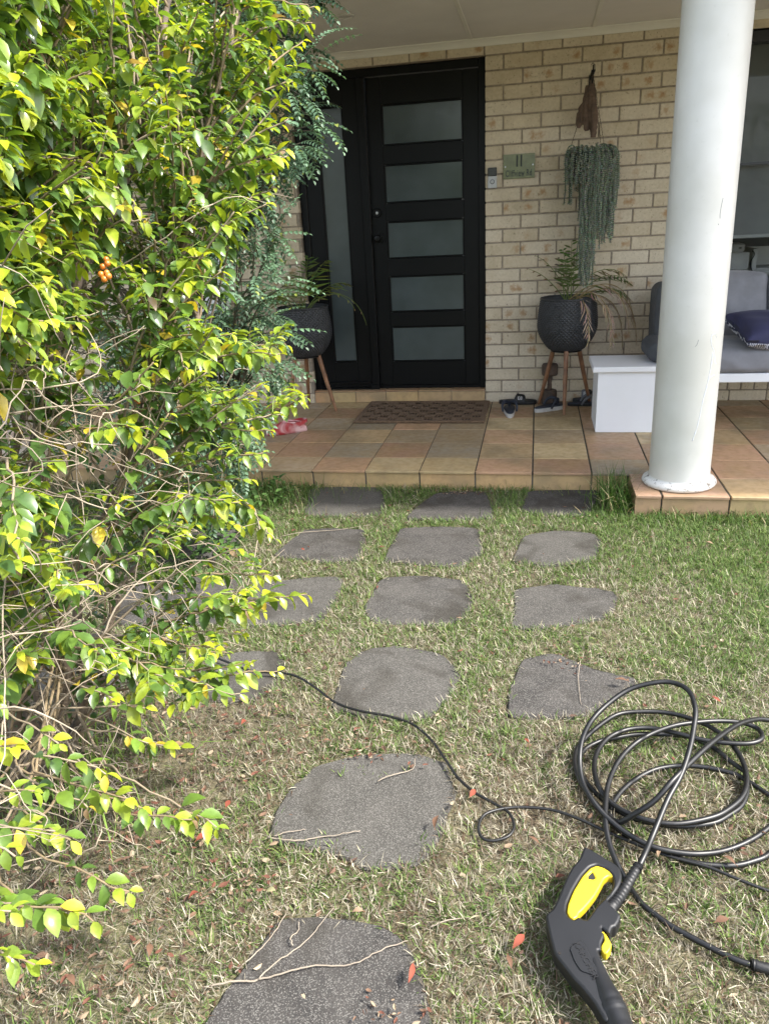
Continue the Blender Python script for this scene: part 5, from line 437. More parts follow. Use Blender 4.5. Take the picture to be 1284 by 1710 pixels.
# ================================================================== PORCH FLOOR
TS = .3038; TX0 = .0472-4*TS
TC = [(.44, .265, .165), (.48, .34, .19), (.51, .39, .215), (.36, .29, .205), (.50, .30, .185), (.38, .29, .19), (.53, .41, .235), (.46, .29, .175), (.33, .275, .20)]
def tcol(pink=False):
    c = TC[rng.randrange(len(TC))] if not pink else (.53, .325, .225)
    f = rng.uniform(.78, 1.12); return (c[0]*f, c[1]*f, c[2]*f, 1)
tl = MB(); gr = MB()
ROWS = [-1.634, -1.389, -1.0852, -.7814, -.4776, -.1738, -.002]
for k in range(-13, 22):
    x0 = TX0+k*TS; x1 = x0+TS
    for j in range(6):
        y0, y1 = ROWS[j], ROWS[j+1]
        if j == 0 and x0 > .9: y0 = -1.693
        gx = .0028+.0015*(x0 > -.2)
        tl.box(x0+gx, x1-gx, y0+(.0 if j == 0 and x0 < .9 else .0028), y1-.0028, -.014, rng.uniform(-.0006, .0006), tcol(), .0016)
    if x0 < .9:    # riser tile
        if x0 > -3.9:
            a, b = x0+.004, min(x1-.004, .834); tl.box(a, b, -1.622, -1.61, -.125, -.0175, (.50+rng.uniform(-.04, .04), .34, .17, 1), .0016)
            gr.box(x0-.004, x0+.004, -1.620, -1.60, -.125, -.02)
    else:
        x0_ = max(x0, .9586)
        tl.box(x0_+.005, x1-.005, -1.965, -1.6975, -.014, 0, tcol(pink=k < 8), .0016)
        tl.box(x0_+.004, x1-.004, -1.952, -1.94, -.125, -.0175, (.48, .31, .19, 1) if k < 8 else (.5, .37, .19, 1), .0016)
tl.box(.838, .9536, -1.965, -1.6975, -.014, .0, tcol(True), .0016)
tl.box(.838, .9546, -1.952, -1.94, -.125, -.0175, (.46, .29, .18, 1), .0016)
tl.box(.842, .853, -1.935, -1.62, -.125, -.0175, (.48, .3, .18, 1), .0016)
tl.box(.842, .9536, -1.693, -1.637, -.014, -.0004, tcol(True), .0016)
o = fixn(tl.build('porch_floor', MT['tile'])); tag(o, kind='structure')
gr.box(-4.0, .845, -1.612, 0.3, -.13, -.0045); gr.box(.853, 6.8, -1.942, .3, -.13, -.005)
# dirty lip under the tile nosing
gr.box(-3.9, .836, -1.6205, -1.6125, -.13, -.0165)
tag(gr.build('porch_slab', MT['grout']), kind='structure')

# ================================================================== HOUSE
house = empty('house', (0, 0, 0), label='cream brick house with covered tiled porch, white ceiling and a black front door', cat='house')
JZ = lambda k: .07+(25-k)*.086
bk = MB(); UV = []
DXL = -1.305; DXR = 0.0; WX0 = 1.40; WX1 = 3.6; DH = 2.222
def brick(x0, x1, z0, z1, y0=0.0, y1=.11, run=None):
    yo = rng.uniform(-.0015, .0015)
    n0 = len(bk.v); c = (rng.random(), rng.random(), rng.random(), 1)
    bk.box(x0, x1, y0+yo, y1, z0, z1, c, .0032)
    a, b = run or (x0, x1)
    for v in bk.v[n0:]: UV.append(((v[0]-a)/max(b-a, .01), (v[2]-z0)/max(z1-z0, .01)))
def course(zb, zt, off, spans):
    n = int((spans[-1][1]-spans[0][0])/.24)+4
    s0 = off+.24*math.floor((spans[0][0]-off)/.24)
    for i in range(n):
        a = s0+.24*i+.005; b = a+.23
        for u, v in spans:
            p, q = max(a, u+(.0 if a < u else 0)), min(b, v)
            if q-p > .02: brick(p+rng.uniform(-.0008, .0008), q+rng.uniform(-.0008, .0008), zb, zt, run=(a, b))
XL = -4.0
for k in range(-1, 26):
    zb, zt = JZ(k+1)+.005, JZ(k)-.005
    if k == -1: zt = 2.298
    if k == 25: zb = -.004
    off = .115 if k % 2 == 0 else -.005
    if k == -1: spans = [(XL, WX1+1.2)]
    elif zb < .28 and k < 25: spans = [(XL, DXL), (DXR, WX0)]
    elif k == 25: spans = [(XL, DXL), (DXR, WX1+1.2)]
    else: spans = [(XL, DXL), (DXR, WX0), (WX1, WX1+1.2)]
    if zt > zb: course(zb, zt, off, spans)
x = WX0+.005
while x < WX1:      # bricks on end under the window
    brick(x, x+.076, .075, .30); x += .086
o = bk.build('brick_wall', MT['brick'], house)
uvl = o.data.uv_layers.new(name='UVMap'); vi = np.zeros(len(o.data.loops), dtype=np.int32); o.data.loops.foreach_get('vertex_index', vi)
uvl.data.foreach_set('uv', np.array(UV, dtype=np.float32)[vi].ravel())
fixn(o)
mo = MB()
for (a, b, c, d) in ((XL, DXL, 0, 2.3), (DXL, DXR, DH, 2.3), (DXR, WX0, 0, 2.3), (WX0, WX1, 0, .297), (WX0, WX1, 2.225, 2.3), (WX1, WX1+1.2, 0, 2.3)):
    mo.box(a+(.004 if a == DXR else 0), b-(.004 if b == DXL else 0), .0055, .107, c, d)
mo.box(XL, DXL, .112, .2, 0, 2.5); mo.box(DXR, WX0, .112, .2, 0, 2.5); mo.box(WX1, 6.5, .112, .2, 0, 2.5); mo.box(DXL, DXR, .112, .2, DH, 2.5)
mo.box(WX0, WX1, .112, .2, 2.23, 2.5); mo.box(WX0, WX1, .112, .2, 0, .297)
mo.build('mortar', MT['mortar'], house)
# ceiling
CZ = 2.312; EY = -1.97
c = MB(); c.box(-4.2, 6.5, EY, .1, CZ, CZ+.01); ce = c.build('porch_ceiling', MT['ceil'], house)
c = MB()
for x in (-.085-.9, -.085, .655, 1.4, 2.3, -1.9): c.box(x-.012, x+.012, EY+.01, -.045, CZ-.006, CZ-.0005, bev=.002)
fixn(c.build('cover_strip', MT['cornice'], ce))
c = MB(); pr = [(0, CZ-.001), (-.045, CZ-.001), (-.043, CZ-.008), (-.03, CZ-.014), (-.016, CZ-.026), (-.009, CZ-.04), (0, CZ-.042)]
vs = [(x, y-.0015, z) for x in (-4.2, 6.5) for y, z in pr]; n = len(pr)
c.add(vs, [(i, (i+1) % n, n+(i+1) % n, n+i) for i in range(n)]+[tuple(range(n)), tuple(range(n, 2*n))[::-1]])
fixn(c.build('cornice', MT['cornice'], ce))
# roof, fascia and gutter over the porch
c = MB()
c.add([(-4.3, EY-.12, 2.40), (6.6, EY-.12, 2.40), (6.6, 1.2, 3.25), (-4.3, 1.2, 3.25), (-4.3, EY-.12, 2.36), (6.6, EY-.12, 2.36), (6.6, 1.2, 3.2), (-4.3, 1.2, 3.2)],
      [(0, 1, 2, 3), (7, 6, 5, 4), (0, 4, 5, 1), (1, 5, 6, 2), (2, 6, 7, 3), (3, 7, 4, 0)])
rf = c.build('roof', MT['roof'], house)
c = MB(); c.box(-4.25, 6.55, EY-.025, EY-.001, 2.25, 2.42); c.build('fascia', MT['cornice'], rf)
c = MB(); c.box(-4.25, 6.55, EY-.12, EY-.028, 2.30, 2.39, bev=.008); fixn(c.build('gutter', MT['white'], rf))

# ---- door frame, front door and sidelight
dy = .07
c = MB()
c.box(DXL+.003, DXL+.05, .045, .15, .075, DH-.002, bev=.003)
c.box(-.046, -.003, .045, .15, .095, DH-.002, bev=.003)
c.box(DXL+.052, -.048, .045, .15, DH-.05, DH-.003, bev=.003)
c.box(-.856, -.80, .04, .15, .095, DH-.052, bev=.004)
c.box(DXL+.052, -.858, .03, .15, .075, .105, bev=.003)
c.box(-.862, -.800, .028, .06, .075, .13, bev=.003)
c.box(-.80, -.047, .062, .15, .0935, .1165, bev=.002)
fixn(c.build('door_frame', MT['black'], house))
def leaf_mesh(x0, x1, z0, z1, panes, yf, yb):
    m = MB(); st0, st1 = panes[0][0], panes[0][1]
    m.box(x0, st0, yf, yb, z0, z1, bev=.002); m.box(st1, x1, yf, yb, z0, z1, bev=.002)
    zz = sorted([(p[2], p[3]) for p in panes]); lo_ = z0
    for a, b in zz+[(z1, None)]:
        if a-lo_ > .005: m.box(st0+.0005, st1-.0005, yf+.001, yb, lo_, a, bev=.002)
        lo_ = b
    for p in panes:   # glazing beads
        t = .011
        for (a, b, c_, d) in ((p[0], p[0]+t, p[2], p[3]), (p[1]-t, p[1], p[2], p[3]), (p[0]+t, p[1]-t, p[2], p[2]+t), (p[0]+t, p[1]-t, p[3]-t, p[3])):
            m.box(a, b, yf+.006, yf+.02, c_, d, bev=.003)
    return m
panes = [(-.698, -.150, a, a+h) for a, h in ((.290, .26), (.652, .255), (1.024, .25), (1.392, .247), (1.755, .25))]
door = fixn(leaf_mesh(-.798, -.048, .118, 2.168, panes, dy, dy+.045).build('front_door', MT['black'], house))
for p in panes:
    m = MB(); m.box(p[0]+.002, p[1]-.002, dy+.016, dy+.026, p[2]+.002, p[3]-.002); m.build('glass_pane', MT['frost'], door)
m = MB(); m.lathe([(.0, .012), (.026, .012), (.03, .006), (.03, 0)], 28, (-.757, dy-.001, 1.335), cap=False, ax=(0, -1, 0)); m.build('deadbolt', MT['blackmetal'], door, True, 40)
m = MB(); m.lathe([(.0, .003), (.009, .003), (.0095, 0)], 16, (-.757, dy-.013, 1.335), cap=False, ax=(0, -1, 0)); m.build('key_cylinder', MT['steel'], door, True, 40)
m = MB(); m.lathe([(0, .058), (.018, .056), (.027, .044), (.027, .03), (.012, .02), (.012, .01), (.032, .008), (.033, 0)], 28, (-.757, dy-.001, 1.168), cap=False, ax=(0, -1, 0)); m.build('door_knob', MT['blackmetal'], door, True, 40)
sp = [(-1.145, -.962, .296, 2.018)]
sl = fixn(leaf_mesh(DXL+.053, -.859, .107, DH-.052, sp, .06, .105).build('sidelight', MT['black'], house))
m = MB(); m.box(-1.142, -.964, .078, .086, .299, 2.015); m.build('glass_pane', MT['frost'], sl)
m = MB(); m.box(DXL+.06, -.866, .036, .059, .135, .15, bev=.003); fixn(m.build('sill_bead', MT['black'], sl))
# ---- tiled step under the door
st = MB(); sg = MB()
x = -1.30
for i, b in enumerate((-1.18, -.98, -.745, -.50, -.25, -.004)):
    a = x; x = b
    st.box(a+.0025, b-.0025, -.012, -.0025, .002, .0795, (.50+rng.uniform(-.05, .05), .33+rng.uniform(-.02, .03), .17, 1), .0015)
    st.box(a+.0025, b-.0025, -.014, .12, .0835, .093, (.36+rng.uniform(-.05, .06), .21, .12, 1), .002)
stp = fixn(st.build('door_step', MT['tile'], house))
sg.box(-1.302, -.003, -.0035, .115, 0, .0845); sg.build('pale_grout', MT['lgrout'], stp)
# ---- window
c = MB(); F = .045
c.box(WX0+.002, WX0+F, .03, .12, .30, 2.222, bev=.002); c.box(WX1-F, WX1-.002, .03, .12, .30, 2.222, bev=.002)
c.box(WX0+F, WX1-F, .032, .12, 2.16, 2.222, bev=.002); c.box(WX0+F, WX1-F, .032, .12, .30, .35, bev=.002)
c.box(WX0+F, WX1-F, .06, .10, 1.492, 1.508); c.box(2.45, 2.51, .04, .11, .352, 2.158, bev=.002)
win = fixn(c.build('window', MT['winframe'], house))
m = MB(); m.box(WX0+F, 2.448, .082, .086, .352, 1.49); m.box(WX0+F, 2.448, .082, .086, 1.51, 2.158)
m.box(2.512, WX1-F, .082, .086, .352, 2.158); m.build('window_pane', MT['glass'], win)
# ---- room behind the window, left dark
c = MB()
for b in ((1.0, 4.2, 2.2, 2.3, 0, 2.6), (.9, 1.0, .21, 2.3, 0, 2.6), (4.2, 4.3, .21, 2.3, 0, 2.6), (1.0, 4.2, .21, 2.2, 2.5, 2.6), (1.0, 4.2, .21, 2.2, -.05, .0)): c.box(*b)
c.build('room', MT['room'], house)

# ---- blind, desk with things inside the window
bl = empty('roller_blind', (1.95, .16, 2.2), label='grey green roller blind half lowered behind the dark window beside the white column', cat='blind')
def local(o, p): o.parent = p; o.matrix_parent_inverse = Matrix.Translation(-Vector(p.location)); return o
m = MB(); m.box(1.46, 2.44, .158, .162, 1.075, 2.18); local(m.build('blind_fabric', MT['blind']), bl)
m = MB(); m.tube([(1.455, .16, 2.19), (2.445, .16, 2.19)], .022, 14); local(m.build('blind_tube', MT['rail'], None, True, 50), bl)
m = MB(); m.box(1.455, 2.445, .152, .168, 1.052, 1.075, bev=.005); local(fixn(m.build('bottom_rail', MT['rail'])), bl)
dk_ = empty('desk', (1.75, .62, 0), label='pale desk with a dark open shelf inside the window behind the grey sofa', cat='desk')
m = MB(); m.box(1.45, 2.4, .45, .85, .775, .80, bev=.003); local(fixn(m.build('desk_top', MT['offwhite'])), dk_)
m = MB(); m.box(1.845, 1.875, .5, .8, .80, .965, bev=.002); m.box(1.877, 2.3, .5, .8, .80, .835, bev=.002); m.box(1.877, 2.3, .78, .8, .836, .965); local(fixn(m.build('shelf_unit', MT['offwhite'])), dk_)
for sx in (1.48, 2.36):
    m = MB(); m.box(sx, sx+.03, .5, .8, .001, .774, bev=.003); local(fixn(m.build('leg', MT['offwhite'])), dk_)
m = MB(); m.box(1.50, 1.825, .5, .78, .826, .945, bev=.006); m.box(1.50, 1.83, .49, .79, .801, .824, bev=.004)
tag(fixn(m.build('storage_box', MT['offwhite'])), 'cream storage box on the desk inside the window, under the white printer', 'box')
pr_ = empty('printer', (1.62, .6, .947), label='small white printer on a cream box inside the dark window', cat='printer')
m = MB(); m.box(1.50, 1.79, .5, .74, .947, 1.005, bev=.012); local(fixn(m.build('body', MT['offwhite'])), pr_)
m = MB(); m.box(1.745, 1.765, .4975, .5, .972, .977); local(m.build('indicator', MT['gdark']), pr_)
m = MB(); m.tube(crom([(1.832, .47, .955), (1.845, .46, .93), (1.828, .46, .89), (1.83, .46, .85), (1.845, .45, .80), (1.86, .44, .70)], 5), .004, 6)
tag(m.build('power_cord', MT['cord'], None, True), 'thin dark cord hanging beside the cream box inside the window', 'cord')

# ---- column
cb = empty('porch_column', (1.062, -1.76, 0), label='round white painted porch column with flaking paint and a chipped collar', cat='column')
cb.rotation_euler = (0, R(-.75), 0)
m = MB(); m.lathe([(.1415, .0), (.1405, .4), (.1385, 1.2), (.136, 2.35)], 96); o = m.build('shaft', MT['column'], cb, True, 60)
m = MB(); m.lathe([(.150, -.0), (.168, .004), (.174, .014), (.170, .026), (.158, .034), (.1435, .038), (.1417, .046)], 96, cap=False); m.build('base_collar', MT['chip'], cb, True)
# peeled paint ridge and small scuffs
pm = MB()
def on_col(a, z, r=.1425): return (r*math.cos(R(a)), r*math.sin(R(a)), z)
def crack(P, w):
    q = crom([on_col(a, z, .1408-.002*z) for a, z in P], 5); q = [Vector(p)+Vector((0, 0, rng.uniform(-.003, .003))) for p in q]
    pm.tube(q, [w*rng.uniform(.5, 1.4) for _ in q], 5)
crack([(-48, .72), (-55, .74), (-62, .73), (-60, .69), (-53, .66), (-44, .60)], .0022)
crack([(-56, .66), (-57, .60), (-60, .54), (-63, .50), (-68, .44), (-74, .33), (-82, .25)], .0028)
crack([(-62, .53), (-52, .55), (-44, .55)], .0022)
crack([(-56, .66), (-50, .62), (-46, .60)], .0015)
pm.build('paint_crack', MT['white'], cb, True)
pm = MB()
for P in ([(-64, 1.30), (-66, 1.27), (-67, 1.24), (-66.5, 1.22)], [(-91, .69), (-88, .70), (-86, .72)], [(-69, 1.20), (-68, 1.195)]):
    pm.tube(crom([on_col(a, z, .1405-.002*z) for a, z in P], 5), .0012, 5)
pm.build('scuff_mark', MT['greyrub'], cb, True)

# ---- ceiling light
m = MB(); m.lathe([(.052, .003), (.05, -.004), (.038, -.006), (.034, -.002)], 36, (-.682, -.905, CZ-.003), cap=True)
tag(m.build('ceiling_light', MT['lamp'], None, True, 40), 'small round unlit downlight set in the porch ceiling', 'light')

# ---- white board and wall fitting left of the door
m = MB(); m.box(-2.16, -1.90, -.075, -.015, .001, 1.18, bev=.004)
tag(fixn(m.build('white_board', MT['white'])), 'upright white board against the brick wall behind the dark shrub', 'board')
m = MB(); m.box(-1.506, -1.484, -.02, -.001, 1.235, 1.305, bev=.003); m.box(-1.501, -1.489, -.027, -.0205, 1.25, 1.29, bev=.002)
tag(fixn(m.build('wall_bracket', MT['driftwood'])), 'small brown bracket on the brick wall left of the door', 'bracket')

# ---- house number sign
sg_ = empty('house_sign', (.22, -.012, 1.57), label='small green tinted plate reading 11 Cliffview Rd on the brick wall', cat='sign')
m = MB(); m.box(-.102, .102, -.003, .003, -.073, .073, bev=.001); fixn(m.build('plate', MT['sign'], sg_))
for sx, sz in ((-.089, -.0), (.089, .004)):
    m = MB(); m.lathe([(0, .004), (.004, .0035), (.0055, 0), (.0055, -.01)], 14, (sx, -.0035, sz), cap=False, ax=(0, -1, 0)); m.build('screw', MT['steel'], sg_, True, 40)
def text_obj(txt, name, size, sx, mat, parent, loc, ext=.0006, rot=(R(90), 0, 0), off=0.0):
    cu = bpy.data.curves.new(name, 'FONT'); cu.body = txt; cu.size = size; cu.extrude = ext; cu.align_x = 'CENTER'; cu.align_y = 'CENTER'; cu.offset = off; cu.space_character = 1.12 if len(txt) > 3 else 1.0
    t = bpy.data.objects.new(name, cu); COL.objects.link(t); dg = bpy.context.evaluated_depsgraph_get(); dg.update()
    me = bpy.data.meshes.new_from_object(t.evaluated_get(dg)); bpy.data.objects.remove(t)
    me.transform(Matrix.Diagonal((sx, 1, 1, 1))); me.materials.clear(); me.materials.append(mat)
    o = bpy.data.objects.new(name, me); COL.objects.link(o); o.parent = parent; o.location = loc; o.rotation_euler = rot; return o
text_obj('1', 'numeral', .092, .70, MT['ink'], sg_, (-.013, -.004, .028), off=.0028)
text_obj('1', 'numeral', .092, .70, MT['ink'], sg_, (.014, -.004, .028), off=.0028)
text_obj('Cliffview Rd', 'street_name', .055, .56, MT['ink'], sg_, (-.002, -.004, -.043), off=.0009)
# ---- doorbell
db = empty('doorbell', (.047, 0, 1.508), label='black and silver video doorbell on the brick wall right of the door', cat='doorbell')
m = MB(); m.box(-.029, .029, -.024, -.001, .013, .064, bev=.003); fixn(m.build('camera_housing', MT['gdark'], db))
m = MB(); m.box(-.029, .029, -.025, -.001, -.061, .0125, bev=.003); fixn(m.build('face_plate', MT['silver'], db))
m = MB(); m.lathe([(0, .004), (.009, .004), (.010, .001), (.0105, 0)], 24, (0, -.0255, -.022), cap=False, ax=(0, -1, 0)); m.build('button', MT['silver'], db, True, 40)
m = MB(); m.lathe([(.0108, .0), (.0115, .003), (.0145, .003), (.015, 0)], 24, (0, -.0255, -.022), cap=False, ax=(0, -1, 0)); m.build('button_ring', MT['greyrub'], db, True, 40)
# ================================================================== THINGS ON THE PORCH
def soften(o, sub=0):
    for p in o.data.polygons: p.use_smooth = True
    return o
def cushion(name, mat, parent, c, s, rot=(0, 0, 0), r=.05, puff=.02, wr=.006, seed=0, n=26, pillow=False):
    """soft box: a subdivided cube with rounded edges, puffed faces and creases"""
    bm = bmesh.new(); bmesh.ops.create_cube(bm, size=2.0)
    bmesh.ops.subdivide_edges(bm, edges=bm.edges[:], cuts=n, use_grid_fill=True)
    hx, hy, hz = s[0]/2, s[1]/2, s[2]/2; rs = random.Random(seed); ph = [rs.uniform(0, 6.28) for _ in range(8)]
    for v in bm.verts:
        x, y, z = v.co
        if pillow:
            ex = (1-abs(x)**2.6); ey = (1-abs(y)**2.6); t = (max(ex, 0)*max(ey, 0))**.42
            px, py = x*(1-.10*(1-abs(y)**1.5)*abs(x)**4), y*(1-.10*(1-abs(x)**1.5)*abs(y)**4)
            q = Vector((px*hx, py*hy, z*hz*t))
            q.z += .0025*math.sin(px*7+ph[0]+py*3)*t+.0015*math.sin(py*11+px*5+ph[1])*t
        else:
            p = Vector((x*hx, y*hy, z*hz))
            inn = Vector((max(-hx+r, min(hx-r, p.x)), max(-hy+r, min(hy-r, p.y)), max(-hz+r, min(hz-r, p.z))))
            d = p-inn; q = inn+(d.normalized()*r if d.length > 1e-6 else d)
            f = (1-x*x)*(1-y*y); fz = (1-x*x)*(1-z*z); fy = (1-y*y)*(1-z*z)
            if abs(z) > .999: q.z += math.copysign(puff*f, z)
            if abs(y) > .999: q.y += math.copysign(puff*fz, y)
            if abs(x) > .999: q.x += math.copysign(puff*.5*fy, x)
            a, b = q.x, q.y+q.z
            k = math.sin(a*17+b*23+ph[2]+2.2*math.sin(b*7+ph[3]))
            q += q.normalized()*wr*(max(0, k)**3+.5*math.sin(a*8-b*12+ph[4]))
        v.co = q
    me = bpy.data.meshes.new(name); bm.to_mesh(me); bm.free(); me.materials.append(mat); me.shade_smooth()
    o = bpy.data.objects.new(name, me); COL.objects.link(o); o.location = c; o.rotation_euler = rot
    if parent: o.parent = parent
    return o

# ---- sofa
so = empty('outdoor_sofa', (1.6, -.55, 0), label='low outdoor sofa with white frame and grey cushions behind the column', cat='sofa')
def sp_(c): return (c[0]-1.6, c[1]+.55, c[2])
m = MB()
m.box(1.128-1.6, 2.75-1.6, -.84+.55, -.80+.55, .30, .352, bev=.004)
m.box(1.128-1.6, 2.75-1.6, -.20+.55, -.16+.55, .30, .352, bev=.004)
m.box(1.128-1.6, 1.168-1.6, -.798+.55, -.202+.55, .302, .350, bev=.004)
m.box(2.71-1.6, 2.75-1.6, -.798+.55, -.202+.55, .302, .350, bev=.004)
for i in range(11): m.box(1.19-1.6+i*.14, 1.26-1.6+i*.14, -.798+.55, -.202+.55, .335, .347, bev=.002)
fixn(m.build('frame', MT['white'], so))
m = MB(); m.box(1.115-1.6, 2.75-1.6, -.17+.55, -.14+.55, .36, .62, bev=.004); m.box(1.095-1.6, 1.112-1.6, -.5+.55, -.14+.55, .353, .60, bev=.004); fixn(m.build('back_panel', MT['white'], so))
for x in (1.75, 2.70):
    m = MB(); m.box(x-1.6, x-1.6+.05, -.80+.55, -.75+.55, .0, .299, bev=.004); fixn(m.build('leg', MT['white'], so))
cushion('seat_cushion', MT['cushion'], so, sp_((1.46, -.52, .428)), (.76, .66, .140), r=.034, puff=.008, wr=.006, seed=1)
cushion('seat_cushion', MT['cushion'], so, sp_((2.20, -.52, .428)), (.70, .66, .140), r=.034, puff=.008, wr=.006, seed=2)
cushion('back_cushion', MT['cushion'], so, sp_((1.44, -.29, .66)), (.60, .16, .40), rot=(R(-12), 0, 0), r=.035, puff=.022, wr=.009, seed=3)
cushion('back_cushion', MT['cushion'], so, sp_((2.06, -.29, .665)), (.60, .16, .40), rot=(R(-12), 0, R(2)), r=.035, puff=.022, wr=.009, seed=4)
cushion('arm_bolster', MT['dcushion'], so, sp_((1.125, -.37, .62)), (.10, .32, .42), rot=(R(-6), 0, 0), r=.045, puff=.01, wr=.004, seed=5)
tag(cushion('throw_pillow', MT['dcushion'], None, (1.10, -.60, .468), (.17, .34, .12), rot=(0, 0, R(4)), r=.05, puff=.012, wr=.004, seed=6),
    'small charcoal cushion on the white bench end beside the column', 'cushion')
# navy cushion with a patterned underside
nv = empty('throw_pillow', (1.72, -.70, .585), label='navy throw cushion with a patterned underside lying on the grey sofa seat', cat='cushion')
nv.rotation_euler = (R(12), R(4), R(8))
cushion('cushion_face', MT['navy'], nv, (0, 0, .0), (.47, .42, .15), pillow=True, n=30, seed=8)
m = newmat('leaf_print_fabric'); nt_ = m[1]; wv = N(nt_, 'TexWave', Scale=26.0, Distortion=6.0); wv.inputs['Detail Scale'].default_value = 1.2
tc_ = nt_.nodes.new('ShaderNodeTexCoord'); nt_.links.new(tc_.outputs['Object'], wv.inputs['Vector'])
nt_.links.new(mixc(nt_, ramp(nt_, wv.outputs['Fac'], .62, .72), (.035, .035, .075, 1), (.62, .62, .64, 1)), m[2].inputs['Base Color']); m[2].inputs['Roughness'].default_value = .85
cushion('patterned_underside', m[0], nv, (.0, -.0, -.030), (.452, .405, .125), pillow=True, n=30, seed=9)
# ---- white bench end
be = empty('side_bench', (.93, -.66, 0), label='white boxy side bench with an overhanging top between planter and column', cat='bench')
m = MB(); m.box(-.238, .20, -.205, .20, .3735, .405, bev=.003); fixn(m.build('bench_top', MT['white'], be))
m = MB(); m.box(-.206, .19, -.182, -.152, .0, .3733, bev=.002); m.box(-.206, -.176, -.1515, .19, .0, .3733, bev=.002); m.box(-.1755, .19, .16, .19, .0, .3733, bev=.002); m.box(.16, .19, -.1515, .1595, 0, .3733, bev=.002)
fixn(m.build('bench_panel', MT['white'], be))

# ---- wicker planters
def wicker_mesh():
    nr, nc, su_, sv = 46, 28, 8, 4
    NT, NZ = nr*su_, nc*sv; H = .335; vs = []; fs = []
    def rad(t):   # barrel profile
        return .112+(.196-.112)*math.sin(min(1, t/.48)*math.pi/2)**.85 - .018*max(0, (t-.5)/.5)**1.6
    for j in range(NZ+1):
        t = j/NZ; r0 = rad(t); rowf = j/sv; row = int(rowf) % 2; pr_ = math.sin((rowf % 1)*math.pi)
        for i in range(NT):
            a = 2*math.pi*i/NT; w_ = math.cos(a*nr+(math.pi if row else 0))
            r = r0+.0042*w_*pr_-.0034*(1-pr_)
            vs.append((r*math.cos(a), r*math.sin(a), t*H))
    for j in range(NZ):
        for i in range(NT): fs.append((j*NT+i, j*NT+(i+1) % NT, (j+1)*NT+(i+1) % NT, (j+1)*NT+i))
    m = MB(); m.add(vs, fs)
    rt = rad(1)
    q = [(rt*math.cos(2*math.pi*k/60), rt*math.sin(2*math.pi*k/60), H+.001*math.sin(k*2.3)) for k in range(61)]; m.tube(q, .006, 8, cap=False)
    m.lathe([(.0, .0), (.112, .0)], 40, cap=False)
    m.lathe([(rt-.004, H), (rt-.006, H-.06), (.12, .01)], 48, cap=False)
    return m
def make_planter():
    root = empty('planter', (0, 0, 0))
    w_ = wicker_mesh().build('wicker_basket', MT['wicker'], root, True); w_.location = (0, 0, .41)
    sm = MB(); n = 24; pts = [(0, 0, 0)]
    for j in range(1, 7):
        for i in range(n): a = 2*math.pi*i/n; r = .168*j/6; pts.append((r*math.cos(a), r*math.sin(a), rng.uniform(-.008, .008)+.01*(1-j/6)))
    fs = [(0, 1+i, 1+(i+1) % n) for i in range(n)]+[(1+(j-1)*n+i, 1+j*n+i, 1+j*n+(i+1) % n, 1+(j-1)*n+(i+1) % n) for j in range(1, 6) for i in range(n)]
    sm.add(pts, fs); s_ = sm.build('potting_soil', MT['potsoil'], root, True); s_.location = (0, 0, .70)
    for a in (-90, 30, 150):
        lm = MB(); ca, sa = math.cos(R(a)), math.sin(R(a))
        lm.tube([(ca*.092, sa*.092, .425), (ca*.15, sa*.15, .2), (ca*.205, sa*.205, .001)], [.0165, .0145, .0095], 14)
        lm.build('leg', MT['timber'], root, True, 50)
    rm = MB(); rm.tube([(.1*math.cos(2*math.pi*k/40), .1*math.sin(2*math.pi*k/40), .402) for k in range(41)], .006, 8, cap=False); rm.build('ring_support', MT['blackmetal'], root, True)
    return root
p1 = make_planter(); p1.location = (.557, -.20, 0); p1.rotation_euler = (0, 0, R(-2))
tag(p1, 'charcoal wicker planter on three wooden legs right of the door, dead fronds hanging out', 'planter', 'wicker planters on wooden legs')
p2 = copy_tree(p1); p2.location = (-1.268, -.245, 0); p2.rotation_euler = (0, 0, R(80))
tag(p2, 'charcoal wicker planter on three wooden legs left of the door beside the shrub', 'planter', 'wicker planters on wooden legs')

